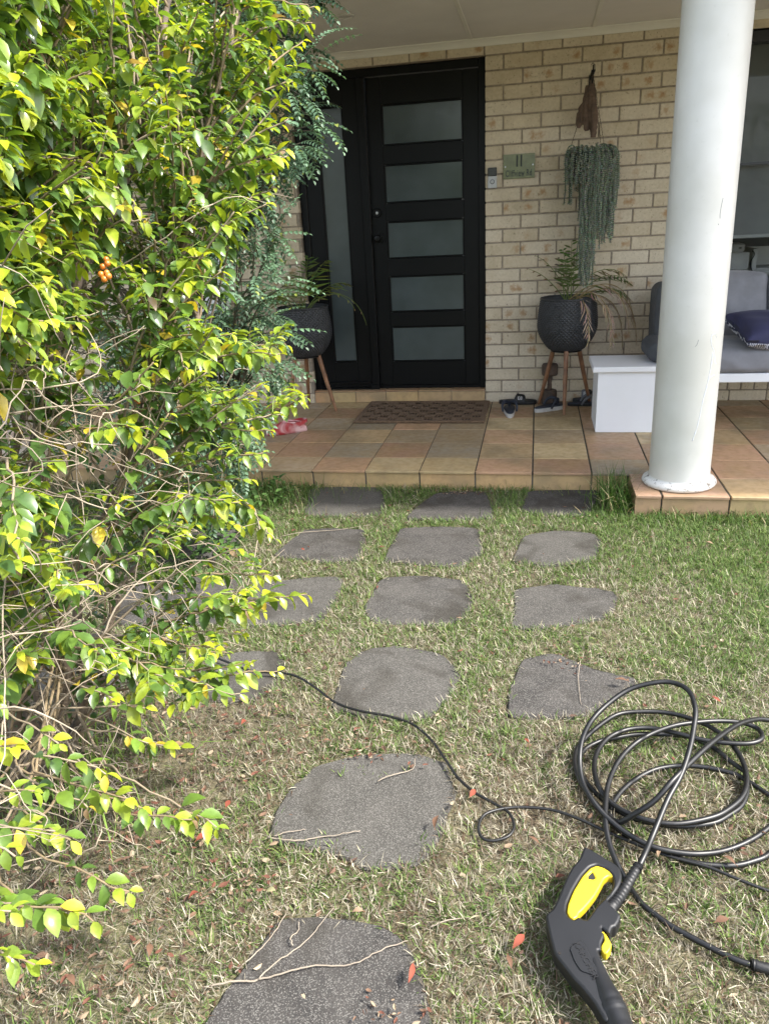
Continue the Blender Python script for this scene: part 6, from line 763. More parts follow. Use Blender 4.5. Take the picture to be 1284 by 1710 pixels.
# ---- palms in the planters
def leaf_quad(mb, base, tip, width, up, col, fold=.25):
    b = Vector(base); t = Vector(tip); d = t-b; L_ = d.length
    if L_ < 1e-5: return
    d /= L_; s = d.cross(up); s = s.normalized() if s.length > 1e-4 else d.orthogonal().normalized(); nn = s.cross(d)
    vs = [b]; prof = ((.3, .42), (.65, .36))
    for f, w_ in prof:
        c = b+d*L_*f-nn*L_*.02; vs += [c+s*width*w_+nn*width*fold*.5, c-nn*width*fold*.3, c-s*width*w_+nn*width*fold*.5]
    vs.append(t)
    mb.add(vs, [(0, 2, 1), (0, 3, 2), (1, 2, 5, 4), (2, 3, 6, 5), (4, 5, 7), (5, 6, 7)], col)
def frond(lm, sm, base, az, el, L_, droop, nl, ll, lw, col, scol, twist=0.0, start=.28, lang=50):
    base = Vector(base); d = Vector((math.cos(az)*math.cos(el), math.sin(az)*math.cos(el), math.sin(el))); n = 22
    pts = [base]; 
    for i in range(n):
        d = (d+Vector((0, 0, -droop/n*(.4+1.4*i/n)))).normalized(); pts.append(pts[-1]+d*L_/n)
    sm.tube(pts, [.0034*(1-.8*i/n)+.0006 for i in range(n+1)], 5, scol)
    side = d.cross(Vector((0, 0, 1))); side = side.normalized() if side.length > 1e-3 else Vector((1, 0, 0))
    for k in range(nl):
        t = start+(1-start)*k/(nl-1); f = t*n; i = min(int(f), n-1); p = pts[i].lerp(pts[i+1], f-i); dd = (pts[i+1]-pts[i]).normalized()
        sd = dd.cross(Vector((0, 0, 1))); sd = sd.normalized() if sd.length > 1e-3 else side
        up = sd.cross(dd); le = ll*(math.sin(math.pi*(.18+.74*t))**.7)*rng.uniform(.65, 1.15)
        for s_ in (-1, 1):
            a = R(lang+rng.uniform(-16, 16)); v = dd*math.cos(a)+sd*s_*math.sin(a)+up*rng.uniform(-.25, .2)+Vector((0, 0, -.38))
            if rng.random() < .13: continue
            leaf_quad(lm, p, p+v.normalized()*le, lw, up, tuple(c*rng.uniform(.8, 1.2) for c in col[:3])+(1,))
GR1 = (.075, .12, .022, 1); GR2 = (.14, .16, .03, 1); DEAD = (.36, .26, .19, 1); STR = (.30, .22, .10, 1)
def palm(root_loc, label, specs):
    rt = empty('potted_palm', root_loc, label=label, cat='plant', group='palms in the wicker planters'); n_ = 0
    for (az, el, L_, dr, nl, ll, c, dead) in specs:
        b = (rng.uniform(-.03, .03), rng.uniform(-.03, .03), 0); lm, sm = MB(), MB()
        frond(lm, sm, b, R(az), R(el), L_, dr, nl, ll, .0085 if dead else .014, DEAD if dead else c, STR if dead else (.12, .16, .04, 1), start=.35 if dead else .3, lang=30 if dead else 50)
        fo = lm.build('dead_frond' if dead else 'green_frond', MT['litter'] if dead else MT['frond'], rt, True); sm.build('stem', MT['twig'], fo, True)
    return rt
GY = (.16, .20, .03, 1)
palm((.557, -.20, .705), 'straggly palm with a few green fronds and pale dead ones, under the hanging succulent', [
    (25, 50, .50, 1.7, 14, .12, GR1, 0), (-12, 40, .40, 1.5, 13, .11, GR1, 0), (60, 68, .42, 1.1, 12, .1, GR1, 0), (5, 60, .48, 1.9, 13, .11, (.16, .13, .05, 1), 0), (95, 80, .40, .5, 14, .10, GR1, 0), (110, 74, .36, .6, 12, .09, GR1, 0),
    (150, 62, .42, .9, 6, .05, (.10, .07, .03, 1), 0), (170, 55, .36, .8, 6, .05, (.14, .09, .05, 1), 0), (128, 76, .30, .5, 6, .05, (.12, .09, .05, 1), 0),
    (-20, 52, .66, 4.0, 17, .12, 0, 1), (-38, 46, .62, 4.4, 16, .12, 0, 1), (-5, 44, .68, 3.9, 16, .12, 0, 1), (-62, 44, .50, 4.6, 13, .1, 0, 1), (12, 50, .62, 3.6, 15, .11, 0, 1), (-28, 38, .56, 4.4, 14, .1, 0, 1), (2, 36, .60, 4.3, 15, .1, 0, 1)])
palm((-1.268, -.245, .705), 'short yellow green palm in the planter left of the door', [
    (60, 62, .46, .9, 17, .15, GY, 0), (35, 52, .40, 1.2, 15, .14, GY, 0), (85, 75, .40, .8, 15, .13, GR1, 0), (150, 45, .46, 1.5, 16, .15, GY, 0), (175, 40, .50, 1.5, 16, .15, (.12, .17, .03, 1), 0), (-165, 38, .46, 1.4, 16, .14, GR2, 0), (120, 62, .40, 1.1, 15, .13, GR2, 0), (195, 55, .40, 1.4, 14, .13, GY, 0),
    (-10, 50, .45, 2.2, 5, .05, (.25, .2, .1, 1), 0), (10, 48, .60, 3.0, 5, .05, (.3, .25, .14, 1), 0), (-60, 60, .3, 1.8, 5, .05, (.25, .2, .1, 1), 0), (100, 80, .30, .2, 4, .03, (.4, .33, .2, 1), 0)])

# ---- hanging succulent, its pot, chains and bracket
br = empty('wall_bracket', (.655, 0, 1.95), label='black iron hook bracket high on the brick wall, holding brown dried spathes', cat='bracket')
m = MB(); m.box(-.014, .014, -.008, -.001, -.15, .112, bev=.001); m.box(-.011, .011, -.185, -.009, .098, .112, bev=.001)
m.tube([(0, -.006, -.04), (0, -.10, .03), (0, -.18, .10)], .005, 8); m.tube([(0, -.185, .103), (0, -.20, .118), (0, -.205, .135)], .005, 8)
fixn(m.build('arm', MT['blackmetal'], br))
hz = empty('hanging_pot', (.668, -.175, 1.60), label='dark green hanging pot of long grey green trailing succulent on three chains', cat='hanging plant')
m = MB(); m.lathe([(.0, -.165), (.055, -.165), (.09, -.15), (.122, -.10), (.138, -.02), (.14, .0), (.146, .004), (.146, .012), (.134, .012), (.125, -.03)], 40, cap=False); m.build('pot', MT['potgreen'], hz, True, 50)
top = Vector((-.013, .0, .44)); cm = MB()
for a in (185, 300, 60):
    e = Vector((.142*math.cos(R(a)), .142*math.sin(R(a)), .006)); n = 36
    for i in range(n):
        p = top.lerp(e, i/n); q = top.lerp(e, (i+1.25)/n); o_ = Vector((.0022, 0, 0)) if i % 2 else Vector((0, .0022, 0)); cm.tube([p+o_, q-o_], .0014, 4)
cm.tube([top+Vector((0, 0, 0)), top+Vector((.012, 0, .015)), top+Vector((.012, 0, .045)), top+Vector((-.004, 0, .06)), top+Vector((-.014, 0, .05))], .0018, 6)
cm.build('hanger_chain', MT['chain'], hz)
sm_ = MB()
def strand(p0, out, zend, wob=.01):
    p = Vector(p0); pts = [p.copy()]; d = Vector((out[0], out[1], rng.uniform(.5, 1.6))); st = .012; ph = rng.uniform(0, 6)
    while p.z > zend and len(pts) < 120:
        d = (d+Vector((0, 0, -.42))).normalized() if len(pts) < 9 else Vector((wob*math.sin(len(pts)*.2+ph)*2.4, wob*math.cos(len(pts)*.17+ph)*2.4, -1)).normalized()
        p = p+d*st; pts.append(p.copy())
    c0 = rng.uniform(.75, 1.25); col = (.27*c0, .30*c0, .24*c0, 1)
    sm_.tube(pts, .0032, 4, (.10, .13, .085, 1))
    for q in pts:
        for _ in range(4):
            a = rng.uniform(0, 6.28); v = Vector((math.cos(a), math.sin(a), rng.uniform(-.7, .1))).normalized()*rng.uniform(.008, .015)
            s_ = v.orthogonal().normalized()*.0034; u_ = v.cross(s_).normalized()*.0034; cc = tuple(x*rng.uniform(.75, 1.35) for x in col[:3])+(1,)
            sm_.add([q, q+v*.5+s_, q+v*.5-s_, q+v*.5+u_, q+v], [(0, 1, 3), (0, 3, 2), (1, 4, 3), (3, 4, 2), (0, 2, 1), (1, 2, 4)], cc)
for i in range(210):
    a = rng.uniform(0, 6.28) if i % 4 else rng.uniform(-1.9, .4); rr = .118*math.sqrt(rng.uniform(.12, 1)); x = rr*math.cos(a); y = rr*math.sin(a)
    if y > .08: continue
    X = x+math.cos(a)*.03
    if X < -.09: ze = rng.uniform(-.16, -.03) if rng.random() < .85 else -.27
    elif X < -.045: ze = rng.uniform(-.20, -.06)
    elif X < .03: ze = rng.uniform(-.78, -.58) if rng.random() < .7 else rng.uniform(-.55, -.2)
    elif X < .08: ze = rng.uniform(-.55, -.34)
    else: ze = rng.uniform(-.52, -.18)
    strand((x*.85, y*.85, rng.uniform(0, .035)), (math.cos(a)*.62+rng.uniform(-.25, .25), math.sin(a)*.7+rng.uniform(-.3, .1)), ze, rng.uniform(.01, .06))
sm_.build('trailing_stems', MT['strand'], hz, False)
dw = empty('dried_spathe', (.645, -.10, 1.90), label='bundle of brown dried spathes hanging from the iron wall bracket', cat='dried plant')
for (pts, r0) in (([(.01, -.03, .10), (.012, -.035, .02), (.018, -.04, -.07), (.03, -.03, -.19)], (.014, .030, .026, .014)), ([(-.012, -.02, .09), (-.016, -.02, .0), (-.012, -.025, -.10), (-.008, -.02, -.16)], (.012, .032, .028, .012)),
                  ([(-.01, -.0, .03), (-.04, -.01, -.04), (-.055, -.01, -.10), (-.06, -.01, -.14)], (.008, .026, .024, .012)), ([(.02, -.06, .03), (.03, -.06, -.06), (.032, -.055, -.13), (.03, -.05, -.20)], (.008, .022, .022, .016)),
                  ([(0, .04, .12), (.002, .01, .11), (.004, -.02, .09)], (.004, .004, .004))):
    m = MB(); q = crom(pts, 5); rr = [r0[min(int(i/5), len(r0)-1)]*(1-(i/5 % 1))+r0[min(int(i/5)+1, len(r0)-1)]*(i/5 % 1) for i in range(len(q))]
    m.tube(q, [r*rng.uniform(.85, 1.15) for r in rr], 9)
    vs = [(x+rng.uniform(-.002, .002), y*.6+rng.uniform(-.002, .002), z) for x, y, z in m.v]; m.v = vs
    m.build('spathe', MT['driftwood'], dw, True)

# ---- doormat with a slotted block pattern
m = MB(); mx0, mx1, my0, my1 = -.858, .030, -.628, -.035
dm_ = empty('doormat', ((mx0+mx1)/2, (my0+my1)/2, 0), label='brown coir doormat with a slotted chequer pattern in front of the black door', cat='doormat')
ox, oy = (mx0+mx1)/2, (my0+my1)/2; hw, hh = (mx1-mx0)/2, (my1-my0)/2
m.box(-hw+.01, hw-.01, -hh+.01, hh-.01, .002, .006); m.build('rubber_base', MT['matdark'], dm_)
m = MB(); b_ = .03
for (a, b, c_, d) in ((-hw, hw, -hh, -hh+b_), (-hw, hw, hh-b_, hh), (-hw, -hw+b_, -hh+b_, hh-b_), (hw-b_, hw, -hh+b_, hh-b_)): m.box(a, b, c_, d, .002, .0175, bev=.003)
nxm, nym = 13, 7; cw = (2*hw-2*b_)/nxm; ch = (2*hh-2*b_)/nym
for i in range(nxm):
    for j in range(nym):
        x0 = -hw+b_+i*cw; y0 = -hh+b_+j*ch
        if (i+j) % 2:   # upright slots
            for k in range(4): m.box(x0+cw*(k/3.0)-(.0022 if k else 0)*(1 if k < 3 else 2), x0+cw*(k/3.0)+(.0022 if k < 3 else 0)*(1 if k else 2), y0, y0+ch, .0062, .0165+rng.uniform(-.001, .001))
            m.box(x0, x0+cw, y0, y0+.010, .0062, .0158); m.box(x0, x0+cw, y0+ch-.010, y0+ch, .0062, .0158)
        else:
            for k in range(3): m.box(x0, x0+cw, y0+ch*k/3+.003, y0+ch*(k+1)/3-.003, .0062, .0168+rng.uniform(-.001, .001))
for i in range(1400):   # coir fibres round the edge
    if rng.random() < .7: x = rng.uniform(-hw, hw); y = -hh if rng.random() < .7 else hh
    else: y = rng.uniform(-hh, hh); x = -hw if rng.random() < .5 else hw
    p = Vector((x, y, rng.uniform(.004, .016))); v = Vector((rng.uniform(-1, 1)+(1.5 if x == hw else -1.5 if x == -hw else 0), rng.uniform(-.6, .6)+(-1.5 if y == -hh else 1.5 if y == hh else 0), rng.uniform(-.6, .6))).normalized()*rng.uniform(.004, .014)
    s_ = Vector((.0007, .0007, .0004)); m.add([p-s_, p+s_, p+v], [(0, 1, 2)])
m.build('coir_top', MT['mat'], dm_)

# ---- shoes
def sole_outline(L_, W, n=40, heel=.78):
    P = []
    for k in range(n):
        a = 2*math.pi*k/n; x = math.cos(a); y = math.sin(a)
        w_ = W/2*(.86+.14*math.cos(a))*(1-.10*math.exp(-((x+.15)/.3)**2)); w_ *= (heel+(1-heel)*(x+1)/2)
        P.append((x*L_/2, (abs(y)**.8)*math.copysign(1, y)*w_))
    return P
def loft(m, loops, col=(1, 1, 1, 1), captop=True, capbot=True):
    n = len(loops[0]); vs = [p for l in loops for p in l]
    fs = [(i*n+k, i*n+(k+1) % n, (i+1)*n+(k+1) % n, (i+1)*n+k) for i in range(len(loops)-1) for k in range(n)]
    if capbot: fs.append(tuple(range(n))[::-1])
    if captop: fs.append(tuple((len(loops)-1)*n+k for k in range(n)))
    m.add(vs, fs, col)
def thong(label, loc, rz, low, topm, strapm, L_=.27, W=.10, th=.026, grp='thongs and slides by the planter'):
    r_ = empty('thong', loc, rz, label=label, cat='shoe', group=grp); P = sole_outline(L_, W)
    m = MB(); loft(m, [[(x*.97, y*.95, 0) for x, y in P], [(x, y, th*.3) for x, y in P], [(x*1.0, y*1.0, th*.8) for x, y in P]]); m.build('sole', low, r_, True, 40)
    m = MB(); loft(m, [[(x*.985, y*.97, th*.8+.0005) for x, y in P], [(x*.985, y*.97, th) for x, y in P], [(x*.95, y*.9, th+.003) for x, y in P]]); m.build('footbed', topm, r_, True, 40)
    m = MB()
    for s_ in (-1, 1):
        q = crom([(L_*.27, 0, th-.002), (L_*.25, s_*.005, th+.03), (L_*.14, s_*W*.33, th+.045), (L_*.0, s_*W*.49, th+.024), (-L_*.08, s_*W*.46, th*.6)], 6)
        m.tube(q, [.006+.005*math.sin(math.pi*i/(len(q)-1)) for i in range(len(q))], 8)
    m.build('strap', strapm, r_, True); return r_
thong('navy and white thong with its toe post up, on the tiles nearest the doormat', (.187, -.375, .0005), R(94), MT['whiterub'], MT['navyrub'], MT['navyrub'], .24, .10, .036)
thong('navy and white thong lying in front of the dumbbell, between two planter legs', (.458, -.27, .0005), R(35), MT['whiterub'], MT['navyrub'], MT['navyrub'], .25, .10, .034)
thong('dark blue thong behind the right planter leg, beside the white bench', (.69, -.135, .0005), R(4), MT['blackrub'], MT['navyrub'], MT['greyrub'], .22, .09, .02)
thong('black thong lying across the dark blue one beside the white bench', (.71, -.06, .0005), R(14), MT['blackrub'], MT['blackrub'], MT['blackrub'], .19, .08, .035)
sl_ = empty('slide_sandal', (.235, -.072, .0005), R(-3), label='black slide sandal with white letters on its strap against the brick wall', cat='shoe', group='thongs and slides by the planter')
P = sole_outline(.27, .10); m = MB(); loft(m, [[(x*.97, y*.95, 0) for x, y in P], [(x, y, .008) for x, y in P], [(x, y, .024) for x, y in P], [(x*.94, y*.9, .028) for x, y in P]]); m.build('sole', MT['blackrub'], sl_, True, 40)
m = MB(); loops = []
for i in range(13):
    a = math.pi*i/12; y = -.052*math.cos(a); z = .012+.062*math.sin(a)**.8; sk = .03*math.sin(a)
    loops.append([(-.035+sk, y, z), (.055-sk*.4, y*.95, z*.88), (.055-sk*.4, y*.88, z*.88-.006), (-.035+sk, y*.94, z-.006)])
loft(m, loops); fixn(m.build('strap', MT['blackrub'], sl_, True, 40))
t_ = text_obj('E8', 'strap_letters', .034, 1.0, MT['whiterub'], sl_, (.018, -.0475, .050), ext=.001, rot=(R(62), 0, R(0)))
m = MB(); m.prism(chaikin([(-.034, -.0), (.034, 0), (.034, .085), (-.034, .085)], 2), -.009, .009, bev=.002); bx_ = empty('upright_sandal', (.715, -.030, .004), label='grey rounded sandal sole standing upright against the wall by the white bench', cat='shoe')
o = fixn(m.build('sole', MT['greyrub'], bx_)); o.rotation_euler = (R(84), 0, 0)
m = MB(); m.prism(chaikin([(-.022, .014), (.022, .014), (.022, .072), (-.022, .072)], 2), .0092, .011); o = fixn(m.build('pale_inset', MT['silver'], bx_)); o.rotation_euler = (R(84), 0, 0)
# red clog
def clog(loc, rz, label, mat_, rimm):
    r_ = empty('clog', loc, rz, label=label, cat='shoe'); P = sole_outline(.27, .105, 44, .8); m = MB()
    def opening(k):
        a = 2*math.pi*k/44; return (-.052+.072*math.cos(a), .034*math.sin(a))
    up = []
    for f, z0 in ((0, 0), (.0, .018), (.25, .04), (.55, .062), (.85, .076), (1, .078)):
        lp = []
        for k, (x, y) in enumerate(P):
            ox_, oy_ = opening(k); q = f**1.1; X = x*(1-q)+ox_*q; Y = y*(1-q)+oy_*q
            bul = 1+.08*math.sin(math.pi*min(1, f+.15)); zz = z0*(1-.32*max(0, -X/.135)-.18*max(0, X/.135)**2)
            lp.append((X*(1.03 if f < .3 else 1), Y*bul, zz))
        up.append(lp)
    loft(m, up, captop=False); m.build('upper', mat_, r_, True)
    m = MB(); m.tube([up[-1][k % 44] for k in range(45)], .0055, 8, cap=False); m.build('rim', rimm, r_, True)
    m = MB(); m.prism([(x*.9, y*.86) for x, y in P], .019, .022); m.build('insole', MT['redclog'], r_)
    m = MB(); q = crom([(-.02, -.043, .052), (-.09, -.047, .066), (-.138, -.02, .07), (-.138, .02, .07), (-.09, .047, .066), (-.02, .043, .052)], 6)
    loft(m, [[tuple(p+Vector((0, 0, -.011))), tuple(p+Vector((0, 0, .011))), tuple(Vector((p.x*.96, p.y*.93, p.z+.011))), tuple(Vector((p.x*.96, p.y*.93, p.z-.011)))] for p in q]); fixn(m.build('heel_strap', mat_, r_, True, 50))
    return r_
mt_, nn_, bb_ = newmat('red_white_marbled_foam'); nn_.links.new(mixc(nn_, ramp(nn_, noise(nn_, 11, 2, .5, dist=.8), .42, .58), (.36, .03, .035, 1), (.60, .38, .37, 1)), bb_.inputs['Base Color']); bb_.inputs['Roughness'].default_value = .55
clog((-1.26, -.86, .0005), R(208), 'red and white marbled foam clog on the tiles under the shrub', mt_, MT['redclog'])
clog((-1.55, -1.25, .0005), R(150), 'pale foam clog almost hidden under the shrub at the porch edge', MT['whiterub'], MT['greyrub'])
# ---- dumbbell
du = empty('dumbbell', (.455, -.075, 0), label='rusty iron dumbbell standing on end against the brick wall behind the planter', cat='dumbbell')
for z0, z1, r_ in ((.0, .10, .058), (.205, .285, .060)):
    m = MB(); pl = [(r_*math.cos(R(22.5+45*k)), r_*math.sin(R(22.5+45*k))) for k in range(8)]
    loft(m, [[(x*.86, y*.86, z0) for x, y in pl], [(x, y, z0+.012) for x, y in pl], [(x, y, z1-.012) for x, y in pl], [(x*.86, y*.86, z1) for x, y in pl]]); m.build('head', MT['rust'], du)
m = MB(); m.lathe([(.015, .098), (.0165, .12), (.014, .15), (.0165, .185), (.015, .208)], 16, cap=False); m.build('handle', MT['rust'], du, True)
# ================================================================== HOSE, CORD AND SPRAY GUN
hp = crom(HOSE, 7)
ho = empty('pressure_hose', tuple(hp[0]), label='coiled black pressure washer hose lying on the lawn, one loop standing up', cat='hose')
m = MB(); m.tube([p-hp[0] for p in hp], .0066, 12); m.build('hose_tube', MT['hose'], ho, True)
hr = crom(HOSE_RING, 7); m = MB(); m.tube([p-hp[0] for p in hr], .0066, 12); m.build('hose_coil', MT['hose'], ho, True)
he = crom(HOSE_END, 5); m = MB()
rr = [.0068+(.0035 if 2 < i < len(he)-1 else 0)+(.0012 if i % 2 else 0) for i in range(len(he))]; m.tube([p-hp[0] for p in he], rr, 14); m.build('end_coupling', MT['gunrib'], ho, True, 40)
# pale printing along part of the hose
cp_ = crom(CORD, 7)
m = MB(); m.tube([p+Vector((0, 0, .002*math.sin(i*.21))) for i, p in enumerate(cp_)], .0038, 8)
tag(m.build('power_cord', MT['cord'], None, True), 'thin black power cord crossing the pavers and ending in a small loop on the lawn', 'cord')

gun = empty('spray_gun', (.48, -4.30, -.05), label='black and yellow pressure washer trigger gun lying on the lawn at the hose end', cat='spray gun')
def g2(P): return [(x-.48, y+4.30) for x, y in P]
def curve_plate(name, outs, zc, half, bev, mat, parent, res=2):
    cu = bpy.data.curves.new(name, 'CURVE'); cu.dimensions = '2D'; cu.fill_mode = 'BOTH'; cu.extrude = half-bev; cu.bevel_depth = bev; cu.bevel_resolution = res
    cu.offset = -bev
    for P in outs:
        s_ = cu.splines.new('POLY'); s_.points.add(len(P)-1); s_.use_cyclic_u = True
        for i, (x, y) in enumerate(P): s_.points[i].co = (x, y, 0, 1)
    t = bpy.data.objects.new(name, cu); COL.objects.link(t); dg = bpy.context.evaluated_depsgraph_get(); dg.update()
    me = bpy.data.meshes.new_from_object(t.evaluated_get(dg)); bpy.data.objects.remove(t); me.materials.clear(); me.materials.append(mat)
    me.shade_smooth(); me.set_sharp_from_angle(angle=R(35))
    o = bpy.data.objects.new(name, me); COL.objects.link(o); o.parent = parent; o.location = (0, 0, zc); return o
def ccs(P): # light smoothing keeps the notches
    n = len(P); Q = []
    for i in range(n):
        a, b = P[i], P[(i+1) % n]; Q += [(a[0]*.86+b[0]*.14, a[1]*.86+b[1]*.14), (a[0]*.14+b[0]*.86, a[1]*.14+b[1]*.86)]
    return Q
curve_plate('body', [ccs(ccs(g2(GUN_BODY))), ccs(ccs(g2(GUN_HOLE)))], .005, .0165, .005, MT['gunblack'], gun, 3)
tr_ = curve_plate('trigger', [ccs(ccs(g2(GUN_TRIG))), ccs(g2(GUN_TRIHOLE))], .009, .010, .004, MT['yellow'], gun, 3)
curve_plate('trigger_recess', [ccs(g2([(x+(x-.4942)*.12, y) for x, y in GUN_TRIHOLE]))], .014, .002, .0005, MT['blackrub'], gun)
curve_plate('lock_catch', [ccs(g2(GUN_LOCK))], .011, .010, .003, MT['yellow'], gun)
pl_ = curve_plate('side_plate', [ccs(g2(GUN_PLATE))], .0215, .0025, .0012, MT['gunblack'], gun)
# hose gland with ribs and the lance
fp = [Vector(p)-Vector((.48, -4.30, -.05)) for p in GUN_FIT]; fp[-1] = Vector(HOSE[1])-Vector((.48, -4.30, -.05))+Vector((.012, .024, .004))
fp = crom(fp, 12); m = MB(); nn = len(fp)
m.tube(fp, [(.0165 if i < 6 else .0125)-.0045*i/nn+(.0016 if (i % 3 == 0 and i > 6) else 0) for i in range(nn)], 20); m.build('hose_gland', MT['gunrib'], gun, True, 30)
h0 = [fp[-1]+Vector((.48, -4.30, -.05))]; 
bp = crom([tuple(Vector(p)-Vector((.48, -4.30, -.046))) for p in GUN_BARREL], 10); m = MB(); nb = len(bp)
def brad(i):
    t = i/nb; r = .014+.0105*min(1, t/.35)
    return r+(.0012 if int(t*14) % 3 == 0 and t > .38 else 0)
m.tube(bp, [brad(i) for i in range(nb)], 28); m.build('lance_grip', MT['gunblack'], gun, True, 40)
tp = crom([tuple(Vector(p)-Vector((.48, -4.30, -.048))) for p in GUN_BARREL][-2:]+[(.11, -.62, -.008), (.16, -.85, -.02)], 6); m = MB(); m.tube(tp, .011, 18); m.build('lance_tube', MT['gunblack'], gun, True, 40)
def gp_(n_, i=0): return Vector((GUN_TEXT[i][0]-.48, GUN_TEXT[i][1]+4.30, .0242))
a_, b_ = gp_(0, 0), gp_(0, 1); d_ = b_-a_
t_ = text_obj('K\u00c4RCHER', 'embossed_letters', .017, .95, MT['gunrib'], gun, tuple((a_+b_)/2+Vector((.0045, .001, .0))), ext=.0008, rot=(0, 0, math.atan2(d_.y, d_.x)))
m = MB(); hx, hy = GUN_HOLE_DOT[0]; m.lathe([(0, .0008), (.0028, .0008), (.003, 0)], 16, (hx-.48, hy+4.30, .0216), cap=False); m.build('screw_hole', MT['matdark'], gun, True, 40)
hol = bpy.data.objects['hose_tube']

# ================================================================== STICKS AND FALLEN LEAVES
def stick(name, lines, label, r=.003):
    m = MB()
    for k, l in enumerate(lines):
        q = crom(l, 6); q = [p+Vector((rng.uniform(-.0015, .0015), rng.uniform(-.0015, .0015), .003*math.sin(i*.4))) for i, p in enumerate(q)]
        m.tube(q, [r*(1-.5*i/len(q))*(1 if k == 0 else .75) for i in range(len(q))], 6, (.25, .21, .165, 1))
    return tag(m.build(name, MT['twig'], None, True), label, 'twig')
stick('dry_twig', TW_FORK, 'long forked pale twig lying across the nearest paver', .0022)
stick('dry_twig', TW_LONG, 'pair of thin dry stalks on the near edge of the lone lawn paver', .002)
stick('dry_twig', TW_C4, 'short pale straw lying on the dark paver by the hose loop', .0014)
stick('dry_twig', TW_TOP, 'thin curved stalk on the far edge of the lone lawn paver', .0018)
stick('dry_twig', TW_B2, 'thin dry twig along the far edge of the mossy paver', .002)
stick('dry_twig', TW_LAWN[:1], 'short pale twig in the grass right of the nearest paver', .002)
LC = {'r': (.19, .05, .03), 'b': (.12, .065, .04), 't': (.25, .17, .11), 's': (.36, .30, .21), 'y': (.30, .28, .15)}
for i, (x, y, z, c, lab) in enumerate(LEAVES):
    m = MB(); L_ = rng.uniform(.011, .019); W_ = L_*rng.uniform(.35, .55); n = 6; vs = []; cur = rng.uniform(.15, .5)
    for j in range(n+1):
        t = j/n; w_ = W_*math.sin(math.pi*min(.97, max(.04, t**.85))); z_ = .012*cur*math.sin(t*3.1)+.004
        vs += [(L_*(t*2-1)*1.0, -w_*.9, z_+w_*cur), (L_*(t*2-1), 0, z_), (L_*(t*2-1), w_*.9, z_+w_*cur*.8)]
    fs = [(j*3+k, j*3+k+1, j*3+k+4, j*3+k+3) for j in range(n) for k in range(2)]
    f = rng.uniform(.8, 1.15); m.add(vs, fs, tuple(q*f for q in LC[c])+(1,)); m.tube([(-L_, 0, .004), (-L_*1.35, rng.uniform(-.003, .003), .002)], .0007, 4, (.2, .1, .05, 1))
    o = m.build('fallen_leaf', MT['litter'], None, True); o.location = (x, y, z+.002); o.rotation_euler = (R(rng.uniform(-25, 25)), R(rng.uniform(-25, 25)), rng.uniform(0, 6.28))
    tag(o, lab, 'leaf', 'fallen leaves scattered on the lawn')

# ================================================================== BUSHES
def resamp(limb): return [Vector(p) for p in crom(limb, 8)]
def add_leaf(mb, base, d, up, L_, W_, curl, col):
    d = d.normalized(); s = d.cross(up); s = s.normalized() if s.length > 1e-4 else d.orthogonal().normalized(); n = s.cross(d)
    b = Vector(base); prof = ((.0, .0, .02), (.22, .72, .0), (.48, 1.0, .03), (.76, .66, .10), (1.0, .0, .22)); vs = []
    for t, w_, dr in prof:
        c = b+d*L_*t-n*L_*dr*curl
        if w_ == 0: vs.append(c)
        else:
            e = n*W_*.5*w_*.38; vs += [c+s*W_*.5*w_+e, c, c-s*W_*.5*w_+e]
    # 0 | 1 2 3 | 4 5 6 | 7 8 9 | 10
    mb.add(vs, [(0, 2, 1), (0, 3, 2), (1, 2, 5, 4), (2, 3, 6, 5), (4, 5, 8, 7), (5, 6, 9, 8), (7, 8, 10), (8, 9, 10)], col)
YNG = Vector((.42, .47, .03)); MID = Vector((.15, .25, .04)); OLD_SHADED = Vector((.045, .10, .035)); YEL = Vector((.55, .42, .05))
bush = empty('hedge_bush', (-.95, -4.0, -.11), label='big straggly sunlit bush with lime green leaves and bare twigs left of the path', cat='bush')
B0 = Vector((-.95, -4.0, -.11)); lm = MB(); tm = MB()
limbs = [resamp(l) for l in LIMBS]
extra = []
for k in range(7):
    a = rng.uniform(1.9, 4.4); r_ = rng.uniform(.4, .9); p0 = Vector((-1.0+rng.uniform(-.1, .1), -3.98+rng.uniform(-.12, .12), -.11))
    e = p0+Vector((math.cos(a)*r_, math.sin(a)*r_, rng.uniform(1.4, 2.5))); mid_ = p0.lerp(e, .5)+Vector((rng.uniform(-.15, .15), rng.uniform(-.15, .15), .1)); extra.append(resamp([p0, mid_, e]))
for i, l in enumerate(limbs+extra):
    l = [p-B0 for p in l]; n = len(l); r0 = (.019, .014, .016, .013, .015)[i] if i < 5 else rng.uniform(.009, .015)
    q = [p+Vector((rng.uniform(-.004, .004), rng.uniform(-.004, .004), 0)) for p in l]
    m = MB(); m.tube(q, [r0*(1-.72*j/n)*rng.uniform(.93, 1.07) for j in range(n)], 9); m.build('limb', MT['bark'], bush, True)
alll = [(p, li) for li, l in enumerate(limbs+extra) for p in l]
pa = np.array([tuple(p) for p, _ in alll])
TW1 = (.25, .20, .14, 1); TW2 = (.20, .15, .09, 1); TW3 = (.17, .23, .06, 1)
def anchor(t, dz=(-.05, -.45)):
    zt = t.z+rng.uniform(dz[1], dz[0]); d = (pa[:, 0]-t.x)**2+(pa[:, 1]-t.y)**2+1.6*(pa[:, 2]-zt)**2
    k = np.argsort(d)[rng.randrange(0, 6 if dz[0] < 0 else 45)]; return Vector(pa[k])
